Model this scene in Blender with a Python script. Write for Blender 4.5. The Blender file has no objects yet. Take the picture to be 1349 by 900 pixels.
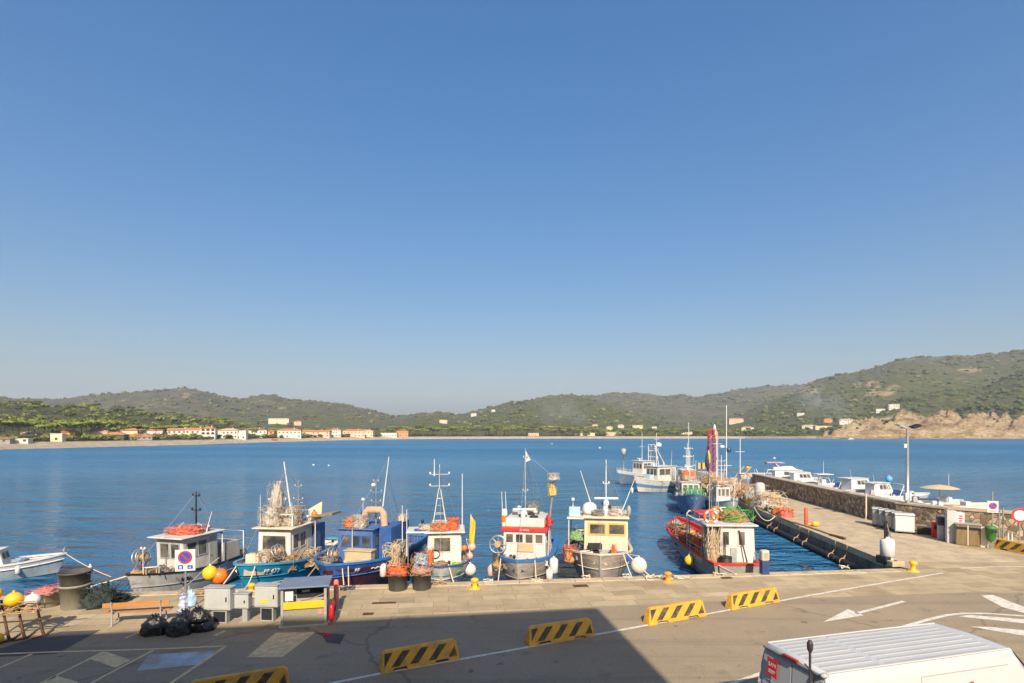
import bpy, bmesh, math, random
import numpy as np
from mathutils import Vector, Matrix, noise
V=Vector
RND=random.Random(11)
rad=math.radians
SC=bpy.context.scene; COL=SC.collection
# ---- camera numbers: a level camera 7 m above the quay, lens shifted up ----
F=720.0; CX=674.5; HY=570.0; CH=7.0; WZ=-1.2
def G(px,py,z=0.0):
    d=F*(CH-z)/(py-HY); return V(((px-CX)/F*d,d,z))
def A(px,py,Y): return V(((px-CX)/F*Y,Y,CH-(py-HY)/F*Y))
def lerp(a,b,t): return a+(b-a)*t
def interp(tab,x):
    if x<=tab[0][0]: return tab[0][1]
    for (a,b),(c,d) in zip(tab,tab[1:]):
        if x<=c: return b+(d-b)*(x-a)/(c-a)
    return tab[-1][1]
def sm(a,b,x):
    t=min(1,max(0,(x-a)/(b-a))); return t*t*(3-2*t)
def S(r,g,b):
    f=lambda c:(c/255/12.92 if c/255<=.04045 else ((c/255+.055)/1.055)**2.4)
    return (f(r),f(g),f(b))
# ---- materials ----
MATS={}
def nn(nt,t,**k):
    n=nt.nodes.new(t)
    for a,b in k.items(): setattr(n,a,b)
    return n
def mat(name,c,c2=None,scale=4,rough=.6,metal=0,bump=0,bscale=None,dirt=None,dscale=None,damt=.5,detail=6,stretch=None,lo=.35,hi=.65,ior=1.45,spec=.5,world=False):
    if name in MATS: return MATS[name]
    m=bpy.data.materials.new(name); m.use_nodes=True; nt=m.node_tree; L=nt.links
    b=nt.nodes['Principled BSDF']
    if c2 is None: c2=tuple(x*.72 for x in c)
    tc=nn(nt,'ShaderNodeTexCoord'); mp=nn(nt,'ShaderNodeMapping'); L.new(nn(nt,'ShaderNodeNewGeometry').outputs['Position'] if world else tc.outputs['Object'],mp.inputs[0])
    if stretch: mp.inputs['Scale'].default_value=stretch
    n1=nn(nt,'ShaderNodeTexNoise'); n1.inputs['Scale'].default_value=scale; n1.inputs['Detail'].default_value=detail; n1.inputs['Roughness'].default_value=.65
    L.new(mp.outputs[0],n1.inputs['Vector'])
    r=nn(nt,'ShaderNodeValToRGB'); e=r.color_ramp.elements
    e[0].position=lo; e[1].position=hi; e[0].color=(*c2,1); e[1].color=(*c,1)
    L.new(n1.outputs[0],r.inputs[0]); out=r.outputs[0]
    if dirt:
        n2=nn(nt,'ShaderNodeTexNoise'); n2.inputs['Scale'].default_value=dscale or scale*.4; n2.inputs['Detail'].default_value=8; n2.inputs['Roughness'].default_value=.7
        L.new(mp.outputs[0],n2.inputs['Vector'])
        mr=nn(nt,'ShaderNodeMapRange'); mr.inputs[1].default_value=.48; mr.inputs[2].default_value=.68; mr.inputs[3].default_value=0; mr.inputs[4].default_value=damt
        L.new(n2.outputs[0],mr.inputs[0])
        mx=nn(nt,'ShaderNodeMix',data_type='RGBA'); L.new(mr.outputs[0],mx.inputs[0]); L.new(out,mx.inputs[6]); mx.inputs[7].default_value=(*dirt,1); out=mx.outputs[2]
    L.new(out,b.inputs['Base Color'])
    b.inputs['Roughness'].default_value=rough; b.inputs['Metallic'].default_value=metal; b.inputs['IOR'].default_value=ior
    b.inputs['Specular IOR Level'].default_value=spec
    if bump:
        n3=nn(nt,'ShaderNodeTexNoise'); n3.inputs['Scale'].default_value=bscale or scale*6; n3.inputs['Detail'].default_value=4
        L.new(mp.outputs[0],n3.inputs['Vector'])
        bp=nn(nt,'ShaderNodeBump'); bp.inputs['Strength'].default_value=1; bp.inputs['Distance'].default_value=bump
        L.new(n3.outputs[0],bp.inputs['Height']); L.new(bp.outputs[0],b.inputs['Normal'])
    MATS[name]=m; return m
# ---- mesh builder ----
class MB:
    def __init__(s): s.v=[];s.f=[];s.m=[];s.s=[];s.M=None
    def add(s,vs,fs,mi=0,sm_=False):
        o=len(s.v)
        for p in vs:
            p=V(p); s.v.append(s.M@p if s.M else p)
        for f in fs: s.f.append([o+i for i in f]); s.m.append(mi); s.s.append(sm_)
        return s
    def hexa(s,p,mi=0):   # p: 4 bottom ccw, 4 top ccw
        return s.add(p,[(3,2,1,0),(4,5,6,7),(0,1,5,4),(1,2,6,5),(2,3,7,6),(3,0,4,7)],mi)
    def box(s,x0,x1,y0,y1,z0,z1,mi=0):
        return s.hexa([(x0,y0,z0),(x1,y0,z0),(x1,y1,z0),(x0,y1,z0),(x0,y0,z1),(x1,y0,z1),(x1,y1,z1),(x0,y1,z1)],mi)
    def cbox(s,c,d,mi=0,rz=0,rx=0,ry=0):
        M=Matrix.Translation(c)@Matrix.Rotation(rz,4,'Z')@Matrix.Rotation(ry,4,'Y')@Matrix.Rotation(rx,4,'X')
        x,y,z=d[0]/2,d[1]/2,d[2]/2
        return s.hexa([M@V(q) for q in [(-x,-y,-z),(x,-y,-z),(x,y,-z),(-x,y,-z),(-x,-y,z),(x,-y,z),(x,y,z),(-x,y,z)]],mi)
    def tube(s,pts,r=.02,n=6,mi=0,cap=True,closed=False):
        pts=[V(p) for p in pts]; N=len(pts)
        rs=r if isinstance(r,(list,tuple)) else [r]*N
        vs=[];prev=None
        for i,p in enumerate(pts):
            a=pts[i-1] if (i>0 or closed) else p; b=pts[(i+1)%N] if (i<N-1 or closed) else p
            t=(b-a); t=t.normalized() if t.length>1e-9 else V((0,0,1))
            if prev is None: u=t.cross(V((0,0,1)) if abs(t.z)<.9 else V((1,0,0))).normalized()
            else:
                u=prev-t*prev.dot(t); u=u.normalized() if u.length>1e-6 else t.orthogonal().normalized()
            prev=u; w=t.cross(u)
            for k in range(n):
                an=2*math.pi*k/n; vs.append(p+(u*math.cos(an)+w*math.sin(an))*rs[i])
        fs=[]
        for i in range(N if closed else N-1):
            j=(i+1)%N
            for k in range(n): fs.append((i*n+k,i*n+(k+1)%n,j*n+(k+1)%n,j*n+k))
        s.add(vs,fs,mi,True)
        if cap and not closed:
            s.add(vs[:n],[tuple(range(n))[::-1]],mi); s.add(vs[-n:],[tuple(range(n))],mi)
        return s
    def cyl(s,p0,p1,r0,r1=None,n=12,mi=0): return s.tube([p0,p1],[r0,r0 if r1 is None else r1],n,mi)
    def lathe(s,c,prof,n=20,mi=0,M=None,smooth=True):
        c=V(c);vs=[];fs=[]
        for r,z in prof:
            for k in range(n):
                a=2*math.pi*k/n; p=V((r*math.cos(a),r*math.sin(a),z)); vs.append(c+(M@p if M else p))
        for i in range(len(prof)-1):
            for k in range(n): fs.append((i*n+k,i*n+(k+1)%n,(i+1)*n+(k+1)%n,(i+1)*n+k))
        s.add(vs,fs,mi,smooth)
        if prof[0][0]>1e-4: s.add(vs[:n],[tuple(range(n))[::-1]],mi)
        if prof[-1][0]>1e-4: s.add(vs[-n:],[tuple(range(n))],mi)
        return s
    def ball(s,c,r,mi=0,n=14,m=9):
        r=(r,r,r) if not isinstance(r,(list,tuple)) else r; c=V(c)
        vs=[];fs=[]
        for i in range(m+1):
            t=math.pi*i/m
            for k in range(n):
                a=2*math.pi*k/n; vs.append(c+V((r[0]*math.sin(t)*math.cos(a),r[1]*math.sin(t)*math.sin(a),-r[2]*math.cos(t))))
        for i in range(m):
            for k in range(n): fs.append((i*n+k,i*n+(k+1)%n,(i+1)*n+(k+1)%n,(i+1)*n+k))
        return s.add(vs,fs,mi,True)
    def torus(s,c,Rr,r,mi=0,n=20,k=7,M=None):
        c=V(c); pts=[]
        for i in range(n):
            a=2*math.pi*i/n; p=V((Rr*math.cos(a),Rr*math.sin(a),0)); pts.append(c+(M@p if M else p))
        return s.tube(pts,r,k,mi,closed=True)
    def prism(s,poly,z0,z1,mi=0,M=None):
        n=len(poly); vs=[V((x,y,z0)) for x,y in poly]+[V((x,y,z1)) for x,y in poly]
        if M: vs=[M@p for p in vs]
        fs=[tuple(range(n))[::-1],tuple(range(n,2*n))]+[(i,(i+1)%n,n+(i+1)%n,n+i) for i in range(n)]
        return s.add(vs,fs,mi)
    def rope(s,p0,p1,sag=.2,r=.018,n=12,mi=0):
        p0=V(p0);p1=V(p1)
        return s.tube([p0.lerp(p1,i/n)-V((0,0,sag*4*(i/n)*(1-i/n))) for i in range(n+1)],r,5,mi)
    def lump(s,c,r,seed=0,amp=.25,fr=3.0,n=28,m=12,mi=0,low=-.15):
        c=V(c); off=V((seed*3.7,seed*1.3,seed*9.1)); vs=[];fs=[]
        for i in range(m+1):
            t=math.pi*.5*(1-i/m)*1.06
            for k in range(n):
                a=2*math.pi*k/n; d=V((math.sin(t)*math.cos(a),math.sin(t)*math.sin(a),math.cos(t)))
                q=d*fr+off; w=1+amp*(noise.noise(q)*.9+noise.noise(q*2.3)*.6+noise.noise(q*5)*.4)
                z=d.z*r[2]*w
                vs.append(c+V((d.x*r[0]*w,d.y*r[1]*w,max(z,low*r[2]) if i else 0)))
        for i in range(m):
            for k in range(n): fs.append((i*n+k,i*n+(k+1)%n,(i+1)*n+(k+1)%n,(i+1)*n+k))
        return s.add(vs,fs,mi,True)
    def tangle(s,c,r,count=20,th=.012,seed=0,mi=0,seg=10):
        rd=random.Random(seed+5); c=V(c)
        for q in range(count):
            p=V((rd.uniform(-1,1),rd.uniform(-1,1),rd.uniform(0,1))); d=V((rd.uniform(-1,1),rd.uniform(-1,1),rd.uniform(-.5,.5))); pts=[]
            for i in range(seg):
                pts.append(c+V((p.x*r[0],p.y*r[1],p.z*r[2])))
                d+=V((rd.uniform(-.8,.8),rd.uniform(-.8,.8),rd.uniform(-.6,.5)))*.6; d.normalize(); p=p+d*.28
                p=V((max(-1,min(1,p.x)),max(-1,min(1,p.y)),max(0.02,min(1,p.z))))
            s.tube(pts,th,4,(mi if isinstance(mi,int) else mi[q%len(mi)]),cap=False)
        return s
    def build(s,name,ms,par=None,bevel=0,loc=None):
        me=bpy.data.meshes.new(name)
        me.from_pydata([tuple(p) for p in s.v],[],s.f)
        for x in (ms if isinstance(ms,(list,tuple)) else [ms]): me.materials.append(x)
        me.polygons.foreach_set('material_index',s.m); me.polygons.foreach_set('use_smooth',s.s)
        me.update(); o=bpy.data.objects.new(name,me); COL.objects.link(o)
        if par is not None: o.parent=par
        if loc is not None: o.location=loc
        if bevel:
            b=o.modifiers.new('Bevel','BEVEL'); b.width=bevel; b.segments=2; b.limit_method='ANGLE'; b.angle_limit=rad(40)
        return o
def np_mesh(name,vs,fs,ms,mi=None,smooth=True):
    vs=np.asarray(vs,dtype=np.float32); fs=np.asarray(fs,dtype=np.int32); k=fs.shape[1]
    me=bpy.data.meshes.new(name); me.vertices.add(len(vs)); me.vertices.foreach_set('co',vs.ravel())
    me.loops.add(fs.size); me.loops.foreach_set('vertex_index',fs.ravel()); me.polygons.add(len(fs))
    me.polygons.foreach_set('loop_start',np.arange(0,fs.size,k,dtype=np.int32))
    for x in ms: me.materials.append(x)
    if mi is not None: me.polygons.foreach_set('material_index',np.asarray(mi,dtype=np.int32))
    me.polygons.foreach_set('use_smooth',np.full(len(fs),smooth)); me.update(calc_edges=True); me.validate()
    return me
def tag(o,label,cat,group=None):
    o['label']=label; o['category']=cat
    if group: o['group']=group
    return o
def thing(name,label,cat,loc=(0,0,0),rz=0,group=None):
    o=bpy.data.objects.new(name,None); COL.objects.link(o); o.empty_display_size=.3
    o.location=loc; o.rotation_euler=(0,0,rz); return tag(o,label,cat,group)
def struct(o,kind='structure'): o['kind']=kind; return o
def dup(root,loc=None,rz=None,label=None,group=None,scale=None):
    r=root.copy(); COL.objects.link(r)
    if loc is not None: r.location=loc
    if rz is not None: r.rotation_euler=(0,0,rz)
    if scale is not None: r.scale=scale if isinstance(scale,(tuple,list)) else (scale,)*3
    if label: r['label']=label
    if group: r['group']=group
    for ch in list(root.children):
        c=ch.copy(); COL.objects.link(c); c.parent=r
        for g in ch.children:
            d=g.copy(); COL.objects.link(d); d.parent=c
    return r
def text_mesh(txt,size,M,material,name,par=None,ext=.003):
    cu=bpy.data.curves.new('lettering','FONT'); cu.body=txt; cu.size=size; cu.extrude=ext; cu.align_x='CENTER'; cu.align_y='CENTER'; cu.resolution_u=3
    o=bpy.data.objects.new('lettering_curve',cu); COL.objects.link(o)
    me=bpy.data.meshes.new_from_object(o.evaluated_get(bpy.context.evaluated_depsgraph_get()))
    bpy.data.objects.remove(o); bpy.data.curves.remove(cu)
    me.transform(M); me.materials.clear(); me.materials.append(material)
    ob=bpy.data.objects.new(name,me); COL.objects.link(ob)
    if par is not None: ob.parent=par
    return ob
# ---- camera, light, sky ----
cam=bpy.data.cameras.new('camera'); co=bpy.data.objects.new('camera',cam); COL.objects.link(co)
co.location=(0,0,CH); co.rotation_euler=(rad(90),0,0); cam.sensor_width=36; cam.lens=F/1349*36
cam.shift_y=(HY-450)/1349; cam.clip_start=.1; cam.clip_end=30000; SC.camera=co
SUN_EL=37; SUN_DIR=V((.07,-1,0)).normalized()*math.cos(rad(SUN_EL))+V((0,0,math.sin(rad(SUN_EL))))
sl=bpy.data.lights.new('sun','SUN'); so=bpy.data.objects.new('sun',sl); COL.objects.link(so)
sl.energy=4.75; sl.angle=rad(.53); sl.color=(1,.865,.68); so.rotation_euler=SUN_DIR.to_track_quat('Z','Y').to_euler()
so.location=(0,-40,60)
w=bpy.data.worlds.new('World'); SC.world=w; w.use_nodes=True; nt=w.node_tree
sk=nn(nt,'ShaderNodeTexSky',sky_type='NISHITA'); sk.sun_disc=False; sk.sun_elevation=rad(SUN_EL)
sk.sun_rotation=math.atan2(SUN_DIR.x,SUN_DIR.y); sk.altitude=0; sk.air_density=1.2; sk.dust_density=4; sk.ozone_density=3.5
bg=nt.nodes['Background']; bg.inputs['Strength'].default_value=.15
gm=nn(nt,'ShaderNodeGamma'); gm.inputs['Gamma'].default_value=.7; nt.links.new(sk.outputs[0],gm.inputs['Color'])
hs=nn(nt,'ShaderNodeHueSaturation'); hs.inputs['Saturation'].default_value=1.69; hs.inputs['Hue'].default_value=.507; nt.links.new(gm.outputs[0],hs.inputs['Color']); nt.links.new(hs.outputs[0],bg.inputs[0])
SC.render.engine='CYCLES'
vs_=SC.view_settings; vs_.view_transform='Standard'; vs_.look='None'; vs_.exposure=.66; vs_.gamma=1; vs_.use_curve_mapping=False
SC.cycles.use_denoising=True; SC.cycles.max_bounces=6; SC.cycles.volume_bounces=0
# ---- shared materials ----
white=mat('white_paint',(.58,.58,.56),(.5,.49,.46),2.5,.45,dirt=(.34,.24,.15),dscale=2.2,damt=.5,stretch=(1,1,.3),bump=.006,bscale=6)
cleanwhite=mat('clean_white',(.6,.6,.6),(.54,.54,.54),2,.35)
cream=mat('cream_paint',(.66,.58,.44),(.56,.48,.35),2,.5,dirt=(.3,.22,.14),damt=.35,stretch=(1,1,.4))
glass=mat('window_glass',(.17,.15,.12),(.035,.04,.045),1.3,.07,lo=.38,hi=.66,detail=3)  # tan blotches in the pane colour imitate reflections
steel=mat('galvanised_steel',(.42,.42,.42),(.33,.33,.33),6,.42,.6)
blackm=mat('black_metal',(.02,.02,.022),(.012,.012,.014),5,.45)
rust=mat('rusty_iron',(.13,.06,.035),(.06,.03,.02),9,.85,.2,bump=.004)
rubber=mat('black_rubber',(.025,.025,.026),(.015,.015,.016),4,.6,bump=.003)
wood=mat('varnished_wood',(.45,.2,.05),(.34,.14,.035),3,.5,stretch=(.6,8,8))
oldwood=mat('old_wood',(.28,.2,.12),(.17,.12,.075),4,.8,stretch=(1,6,6),bump=.004)
orange=mat('orange_net',(.78,.17,.05),(.5,.1,.04),14,.8,bump=.02,bscale=30)
tan=mat('tan_net',(.5,.33,.17),(.28,.17,.09),16,.9,bump=.02,bscale=30)
pinknet=mat('pink_net',(.66,.22,.2),(.45,.12,.12),14,.9,bump=.02,bscale=30)
greennet=mat('dark_green_net',(.035,.05,.045),(.02,.028,.026),14,.9,bump=.02,bscale=30)
ropem=mat('pale_rope',(.62,.55,.42),(.48,.41,.3),30,.9)
dkrope=mat('dark_rope',(.06,.07,.09),(.03,.035,.05),30,.9)
yellow=mat('yellow_paint',(.85,.46,.02),(.72,.36,.02),4,.5,dirt=(.3,.2,.1),damt=.3)
buoyy=mat('yellow_buoy',(.85,.5,.02),(.75,.4,.02),4,.4)
buoyo=mat('orange_buoy',(.85,.2,.02),(.75,.14,.02),4,.4)
buoyw=mat('white_buoy',(.75,.68,.62),(.68,.55,.48),4,.45,dirt=(.5,.3,.25),damt=.35)
bluep=mat('blue_paint',(.03,.1,.32),(.022,.075,.25),3,.45,dirt=(.12,.14,.18),damt=.4)
redp=mat('red_paint',(.55,.03,.025),(.42,.025,.02),4,.45,dirt=(.3,.12,.08),damt=.3)
greyp=mat('grey_paint',(.36,.36,.35),(.28,.28,.27),3,.55,dirt=(.2,.16,.12),damt=.4,stretch=(1,1,.4))
deckm=mat('worn_deck',(.4,.36,.3),(.24,.21,.17),3,.75,dirt=(.12,.1,.08),damt=.5)
greenp=mat('green_plastic',(.1,.4,.08),(.07,.3,.06),3,.45)
# ================= SETTING =================
def quayY(x): return 25.8+.115*x
def pierX(y): return 20.2+.1*(y-28)
WALL=[(30.75,70),(30.3,65),(29.2,50),(28.8,41),(30.3,38.0),(33,35.6),(45,27),(75,8)]
def offset_poly(pts,d):
    out=[]
    for i,p in enumerate(pts):
        a=V(pts[max(0,i-1)]);b=V(pts[min(len(pts)-1,i+1)]); t=(b-a).normalized(); n=V((-t.y,t.x)); q=V(p)+n*d; out.append((q.x,q.y))
    return out
WOUT=offset_poly(WALL,.9)   # sea side of the wall
# materials for ground
def ground_mats():
    # stone quay
    m=bpy.data.materials.new('quay_stone'); m.use_nodes=True; nt=m.node_tree; L=nt.links; b=nt.nodes['Principled BSDF']
    tc=nn(nt,'ShaderNodeTexCoord'); mp=nn(nt,'ShaderNodeMapping'); mp.inputs['Rotation'].default_value=(0,0,-math.atan(.115)); L.new(tc.outputs['Object'],mp.inputs[0])
    nw=nn(nt,'ShaderNodeTexNoise'); nw.inputs['Scale'].default_value=.9; L.new(mp.outputs[0],nw.inputs['Vector'])
    mixv=nn(nt,'ShaderNodeMix',data_type='RGBA'); mixv.inputs[0].default_value=.05; L.new(mp.outputs[0],mixv.inputs[6]); L.new(nw.outputs['Color'],mixv.inputs[7])
    br=nn(nt,'ShaderNodeTexBrick'); br.offset=.43; br.squash=1.35; br.squash_frequency=3
    br.inputs['Scale'].default_value=1; br.inputs['Brick Width'].default_value=1.35; br.inputs['Row Height'].default_value=.62
    br.inputs['Mortar Size'].default_value=.02; br.inputs['Mortar Smooth'].default_value=.4
    br.inputs['Color1'].default_value=(.44,.35,.22,1); br.inputs['Color2'].default_value=(.32,.25,.155,1); br.inputs['Mortar'].default_value=(.26,.21,.15,1)
    L.new(mixv.outputs[2],br.inputs['Vector'])
    n1=nn(nt,'ShaderNodeTexNoise'); n1.inputs['Scale'].default_value=.55; n1.inputs['Detail'].default_value=9; n1.inputs['Roughness'].default_value=.72; L.new(mp.outputs[0],n1.inputs['Vector'])
    mr=nn(nt,'ShaderNodeMapRange'); mr.inputs[1].default_value=.35; mr.inputs[2].default_value=.7; mr.inputs[3].default_value=.78; mr.inputs[4].default_value=1.16; L.new(n1.outputs[0],mr.inputs[0])
    mu=nn(nt,'ShaderNodeMix',data_type='RGBA',blend_type='MULTIPLY'); mu.inputs[0].default_value=1; L.new(br.outputs[0],mu.inputs[6]); L.new(mr.outputs[0],mu.inputs[7])
    n2=nn(nt,'ShaderNodeTexNoise'); n2.inputs['Scale'].default_value=2.6; n2.inputs['Detail'].default_value=9; n2.inputs['Roughness'].default_value=.75; L.new(mp.outputs[0],n2.inputs['Vector'])
    m2=nn(nt,'ShaderNodeMapRange'); m2.inputs[1].default_value=.57; m2.inputs[2].default_value=.72; m2.inputs[4].default_value=.55; L.new(n2.outputs[0],m2.inputs[0])
    mx=nn(nt,'ShaderNodeMix',data_type='RGBA'); L.new(m2.outputs[0],mx.inputs[0]); L.new(mu.outputs[2],mx.inputs[6]); mx.inputs[7].default_value=(.17,.13,.09,1)
    L.new(mx.outputs[2],b.inputs['Base Color']); b.inputs['Roughness'].default_value=.88; b.inputs['Specular IOR Level'].default_value=.25
    bp=nn(nt,'ShaderNodeBump'); bp.inputs['Distance'].default_value=.03; L.new(n2.outputs[0],bp.inputs['Height']); L.new(bp.outputs[0],b.inputs['Normal'])
    MATS['quay_stone']=m
    # asphalt
    m=bpy.data.materials.new('old_asphalt'); m.use_nodes=True; nt=m.node_tree; L=nt.links; b=nt.nodes['Principled BSDF']
    tc=nn(nt,'ShaderNodeTexCoord')
    n1=nn(nt,'ShaderNodeTexNoise'); n1.inputs['Scale'].default_value=.22; n1.inputs['Detail'].default_value=9; n1.inputs['Roughness'].default_value=.68; L.new(tc.outputs['Object'],n1.inputs['Vector'])
    r=nn(nt,'ShaderNodeValToRGB'); e=r.color_ramp.elements; e[0].position=.3; e[1].position=.7; e[0].color=(.235,.188,.128,1); e[1].color=(.31,.248,.168,1); L.new(n1.outputs[0],r.inputs[0])
    n2=nn(nt,'ShaderNodeTexNoise'); n2.inputs['Scale'].default_value=28; n2.inputs['Detail'].default_value=3; L.new(tc.outputs['Object'],n2.inputs['Vector'])
    m2=nn(nt,'ShaderNodeMapRange'); m2.inputs[1].default_value=.3; m2.inputs[2].default_value=.7; m2.inputs[3].default_value=.72; m2.inputs[4].default_value=1.25; L.new(n2.outputs[0],m2.inputs[0])
    mu=nn(nt,'ShaderNodeMix',data_type='RGBA',blend_type='MULTIPLY'); mu.inputs[0].default_value=1; L.new(r.outputs[0],mu.inputs[6]); L.new(m2.outputs[0],mu.inputs[7])
    n3=nn(nt,'ShaderNodeTexNoise'); n3.inputs['Scale'].default_value=.9; n3.inputs['Detail'].default_value=7; n3.inputs['Roughness'].default_value=.6; L.new(tc.outputs['Object'],n3.inputs['Vector'])
    m3=nn(nt,'ShaderNodeMapRange'); m3.inputs[1].default_value=.58; m3.inputs[2].default_value=.74; m3.inputs[4].default_value=.55; L.new(n3.outputs[0],m3.inputs[0])
    mx=nn(nt,'ShaderNodeMix',data_type='RGBA'); L.new(m3.outputs[0],mx.inputs[0]); L.new(mu.outputs[2],mx.inputs[6]); mx.inputs[7].default_value=(.1,.088,.075,1)
    vo=nn(nt,'ShaderNodeTexVoronoi',feature='DISTANCE_TO_EDGE'); vo.inputs['Scale'].default_value=.16
    nv=nn(nt,'ShaderNodeTexNoise'); nv.inputs['Scale'].default_value=.8; nv.inputs['Detail'].default_value=6; L.new(tc.outputs['Object'],nv.inputs['Vector'])
    mv=nn(nt,'ShaderNodeMix',data_type='RGBA'); mv.inputs[0].default_value=.55; L.new(tc.outputs['Object'],mv.inputs[6]); L.new(nv.outputs['Color'],mv.inputs[7]); L.new(mv.outputs[2],vo.inputs['Vector'])
    m4=nn(nt,'ShaderNodeMapRange'); m4.inputs[1].default_value=.0; m4.inputs[2].default_value=.006; m4.inputs[3].default_value=.45; m4.inputs[4].default_value=0; L.new(vo.outputs[0],m4.inputs[0])
    mc=nn(nt,'ShaderNodeMix',data_type='RGBA'); L.new(m4.outputs[0],mc.inputs[0]); L.new(mx.outputs[2],mc.inputs[6]); mc.inputs[7].default_value=(.06,.05,.045,1)
    mpt=nn(nt,'ShaderNodeMapping'); mpt.inputs['Rotation'].default_value=(0,0,-.36); mpt.inputs['Scale'].default_value=(.05,1.5,1); L.new(tc.outputs['Object'],mpt.inputs[0])
    nt1=nn(nt,'ShaderNodeTexNoise'); nt1.inputs['Scale'].default_value=1.0; nt1.inputs['Detail'].default_value=6; nt1.inputs['Roughness'].default_value=.6; L.new(mpt.outputs[0],nt1.inputs['Vector'])
    mt=nn(nt,'ShaderNodeMapRange'); mt.inputs[1].default_value=.52; mt.inputs[2].default_value=.7; mt.inputs[4].default_value=.4; L.new(nt1.outputs[0],mt.inputs[0])
    mxt=nn(nt,'ShaderNodeMix',data_type='RGBA'); L.new(mt.outputs[0],mxt.inputs[0]); L.new(mc.outputs[2],mxt.inputs[6]); mxt.inputs[7].default_value=(.13,.105,.08,1)
    no_=nn(nt,'ShaderNodeTexNoise'); no_.inputs['Scale'].default_value=1.9; no_.inputs['Detail'].default_value=3; L.new(tc.outputs['Object'],no_.inputs['Vector'])
    mo=nn(nt,'ShaderNodeMapRange'); mo.inputs[1].default_value=.68; mo.inputs[2].default_value=.74; mo.inputs[4].default_value=.6; L.new(no_.outputs[0],mo.inputs[0])
    mc=nn(nt,'ShaderNodeMix',data_type='RGBA'); L.new(mo.outputs[0],mc.inputs[0]); L.new(mxt.outputs[2],mc.inputs[6]); mc.inputs[7].default_value=(.07,.058,.05,1)
    L.new(mc.outputs[2],b.inputs['Base Color']); b.inputs['Roughness'].default_value=.86; b.inputs['Specular IOR Level'].default_value=.3
    bp=nn(nt,'ShaderNodeBump'); bp.inputs['Distance'].default_value=.012; L.new(n2.outputs[0],bp.inputs['Height']); L.new(bp.outputs[0],b.inputs['Normal'])
    MATS['old_asphalt']=m
    # stone wall
    m=bpy.data.materials.new('rubble_wall'); m.use_nodes=True; nt=m.node_tree; L=nt.links; b=nt.nodes['Principled BSDF']
    tc=nn(nt,'ShaderNodeTexCoord'); vo=nn(nt,'ShaderNodeTexVoronoi'); vo.inputs['Scale'].default_value=3.2; L.new(tc.outputs['Object'],vo.inputs['Vector'])
    ve=nn(nt,'ShaderNodeTexVoronoi',feature='DISTANCE_TO_EDGE'); ve.inputs['Scale'].default_value=3.2; L.new(tc.outputs['Object'],ve.inputs['Vector'])
    sp=nn(nt,'ShaderNodeSeparateColor'); L.new(vo.outputs['Color'],sp.inputs[0])
    r=nn(nt,'ShaderNodeValToRGB'); e=r.color_ramp.elements; e[0].color=(.10,.075,.05,1); e[1].color=(.46,.37,.26,1); x=e.new(.5); x.color=(.27,.2,.13,1); L.new(sp.outputs[0],r.inputs[0])
    m4=nn(nt,'ShaderNodeMapRange'); m4.inputs[1].default_value=.02; m4.inputs[2].default_value=.09; L.new(ve.outputs[0],m4.inputs[0])
    mx=nn(nt,'ShaderNodeMix',data_type='RGBA'); L.new(m4.outputs[0],mx.inputs[0]); mx.inputs[6].default_value=(.3,.25,.18,1); L.new(r.outputs[0],mx.inputs[7])
    L.new(mx.outputs[2],b.inputs['Base Color']); b.inputs['Roughness'].default_value=.9
    bp=nn(nt,'ShaderNodeBump'); bp.inputs['Distance'].default_value=.12; L.new(m4.outputs[0],bp.inputs['Height']); L.new(bp.outputs[0],b.inputs['Normal'])
    MATS['rubble_wall']=m
ground_mats()
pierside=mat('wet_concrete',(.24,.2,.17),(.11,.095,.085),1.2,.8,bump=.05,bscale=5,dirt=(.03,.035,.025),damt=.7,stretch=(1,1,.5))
concr=mat('pale_concrete',(.5,.4,.26),(.37,.29,.19),.8,.85,bump=.02,bscale=6,dirt=(.22,.17,.12),dscale=1.4,damt=.6)
coping=mat('wall_coping',(.46,.37,.28),(.34,.27,.2),1.5,.85,bump=.02)
linep=mat('worn_white_line',(.62,.58,.5),(.36,.32,.26),5,.8,lo=.3,hi=.55,detail=9)
liney=mat('worn_yellow_line',(.66,.5,.27),(.42,.33,.2),4,.8,lo=.35,hi=.6,detail=9)
patchd=mat('dark_tar_patch',(.085,.078,.074),(.06,.055,.052),1.5,.85)
bluew=mat('mottled_pale_blue',(.36,.46,.55),(.3,.27,.22),1.3,.85,lo=.4,hi=.62,detail=10)
# quay slab with pier
QP=[(-90,quayY(-90)),(-90,-60),(90,-60),(90,-2)]
QP+=[p for p in WOUT[::-1]]
QP+=[(31.2,78),(pierX(78),78),(pierX(28.2),28.2)]
mb=MB(); n=len(QP)
mb.add([(x,y,0) for x,y in QP],[tuple(range(n))],0)
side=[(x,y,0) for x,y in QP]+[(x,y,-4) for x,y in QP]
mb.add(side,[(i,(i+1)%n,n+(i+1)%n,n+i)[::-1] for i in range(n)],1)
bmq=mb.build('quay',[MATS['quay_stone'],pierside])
bm=bmesh.new(); bm.from_mesh(bmq.data); bmesh.ops.recalc_face_normals(bm,faces=bm.faces); bmesh.ops.triangulate(bm,faces=[f for f in bm.faces if len(f.verts)>4]); bm.to_mesh(bmq.data); bm.free(); struct(bmq)
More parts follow.
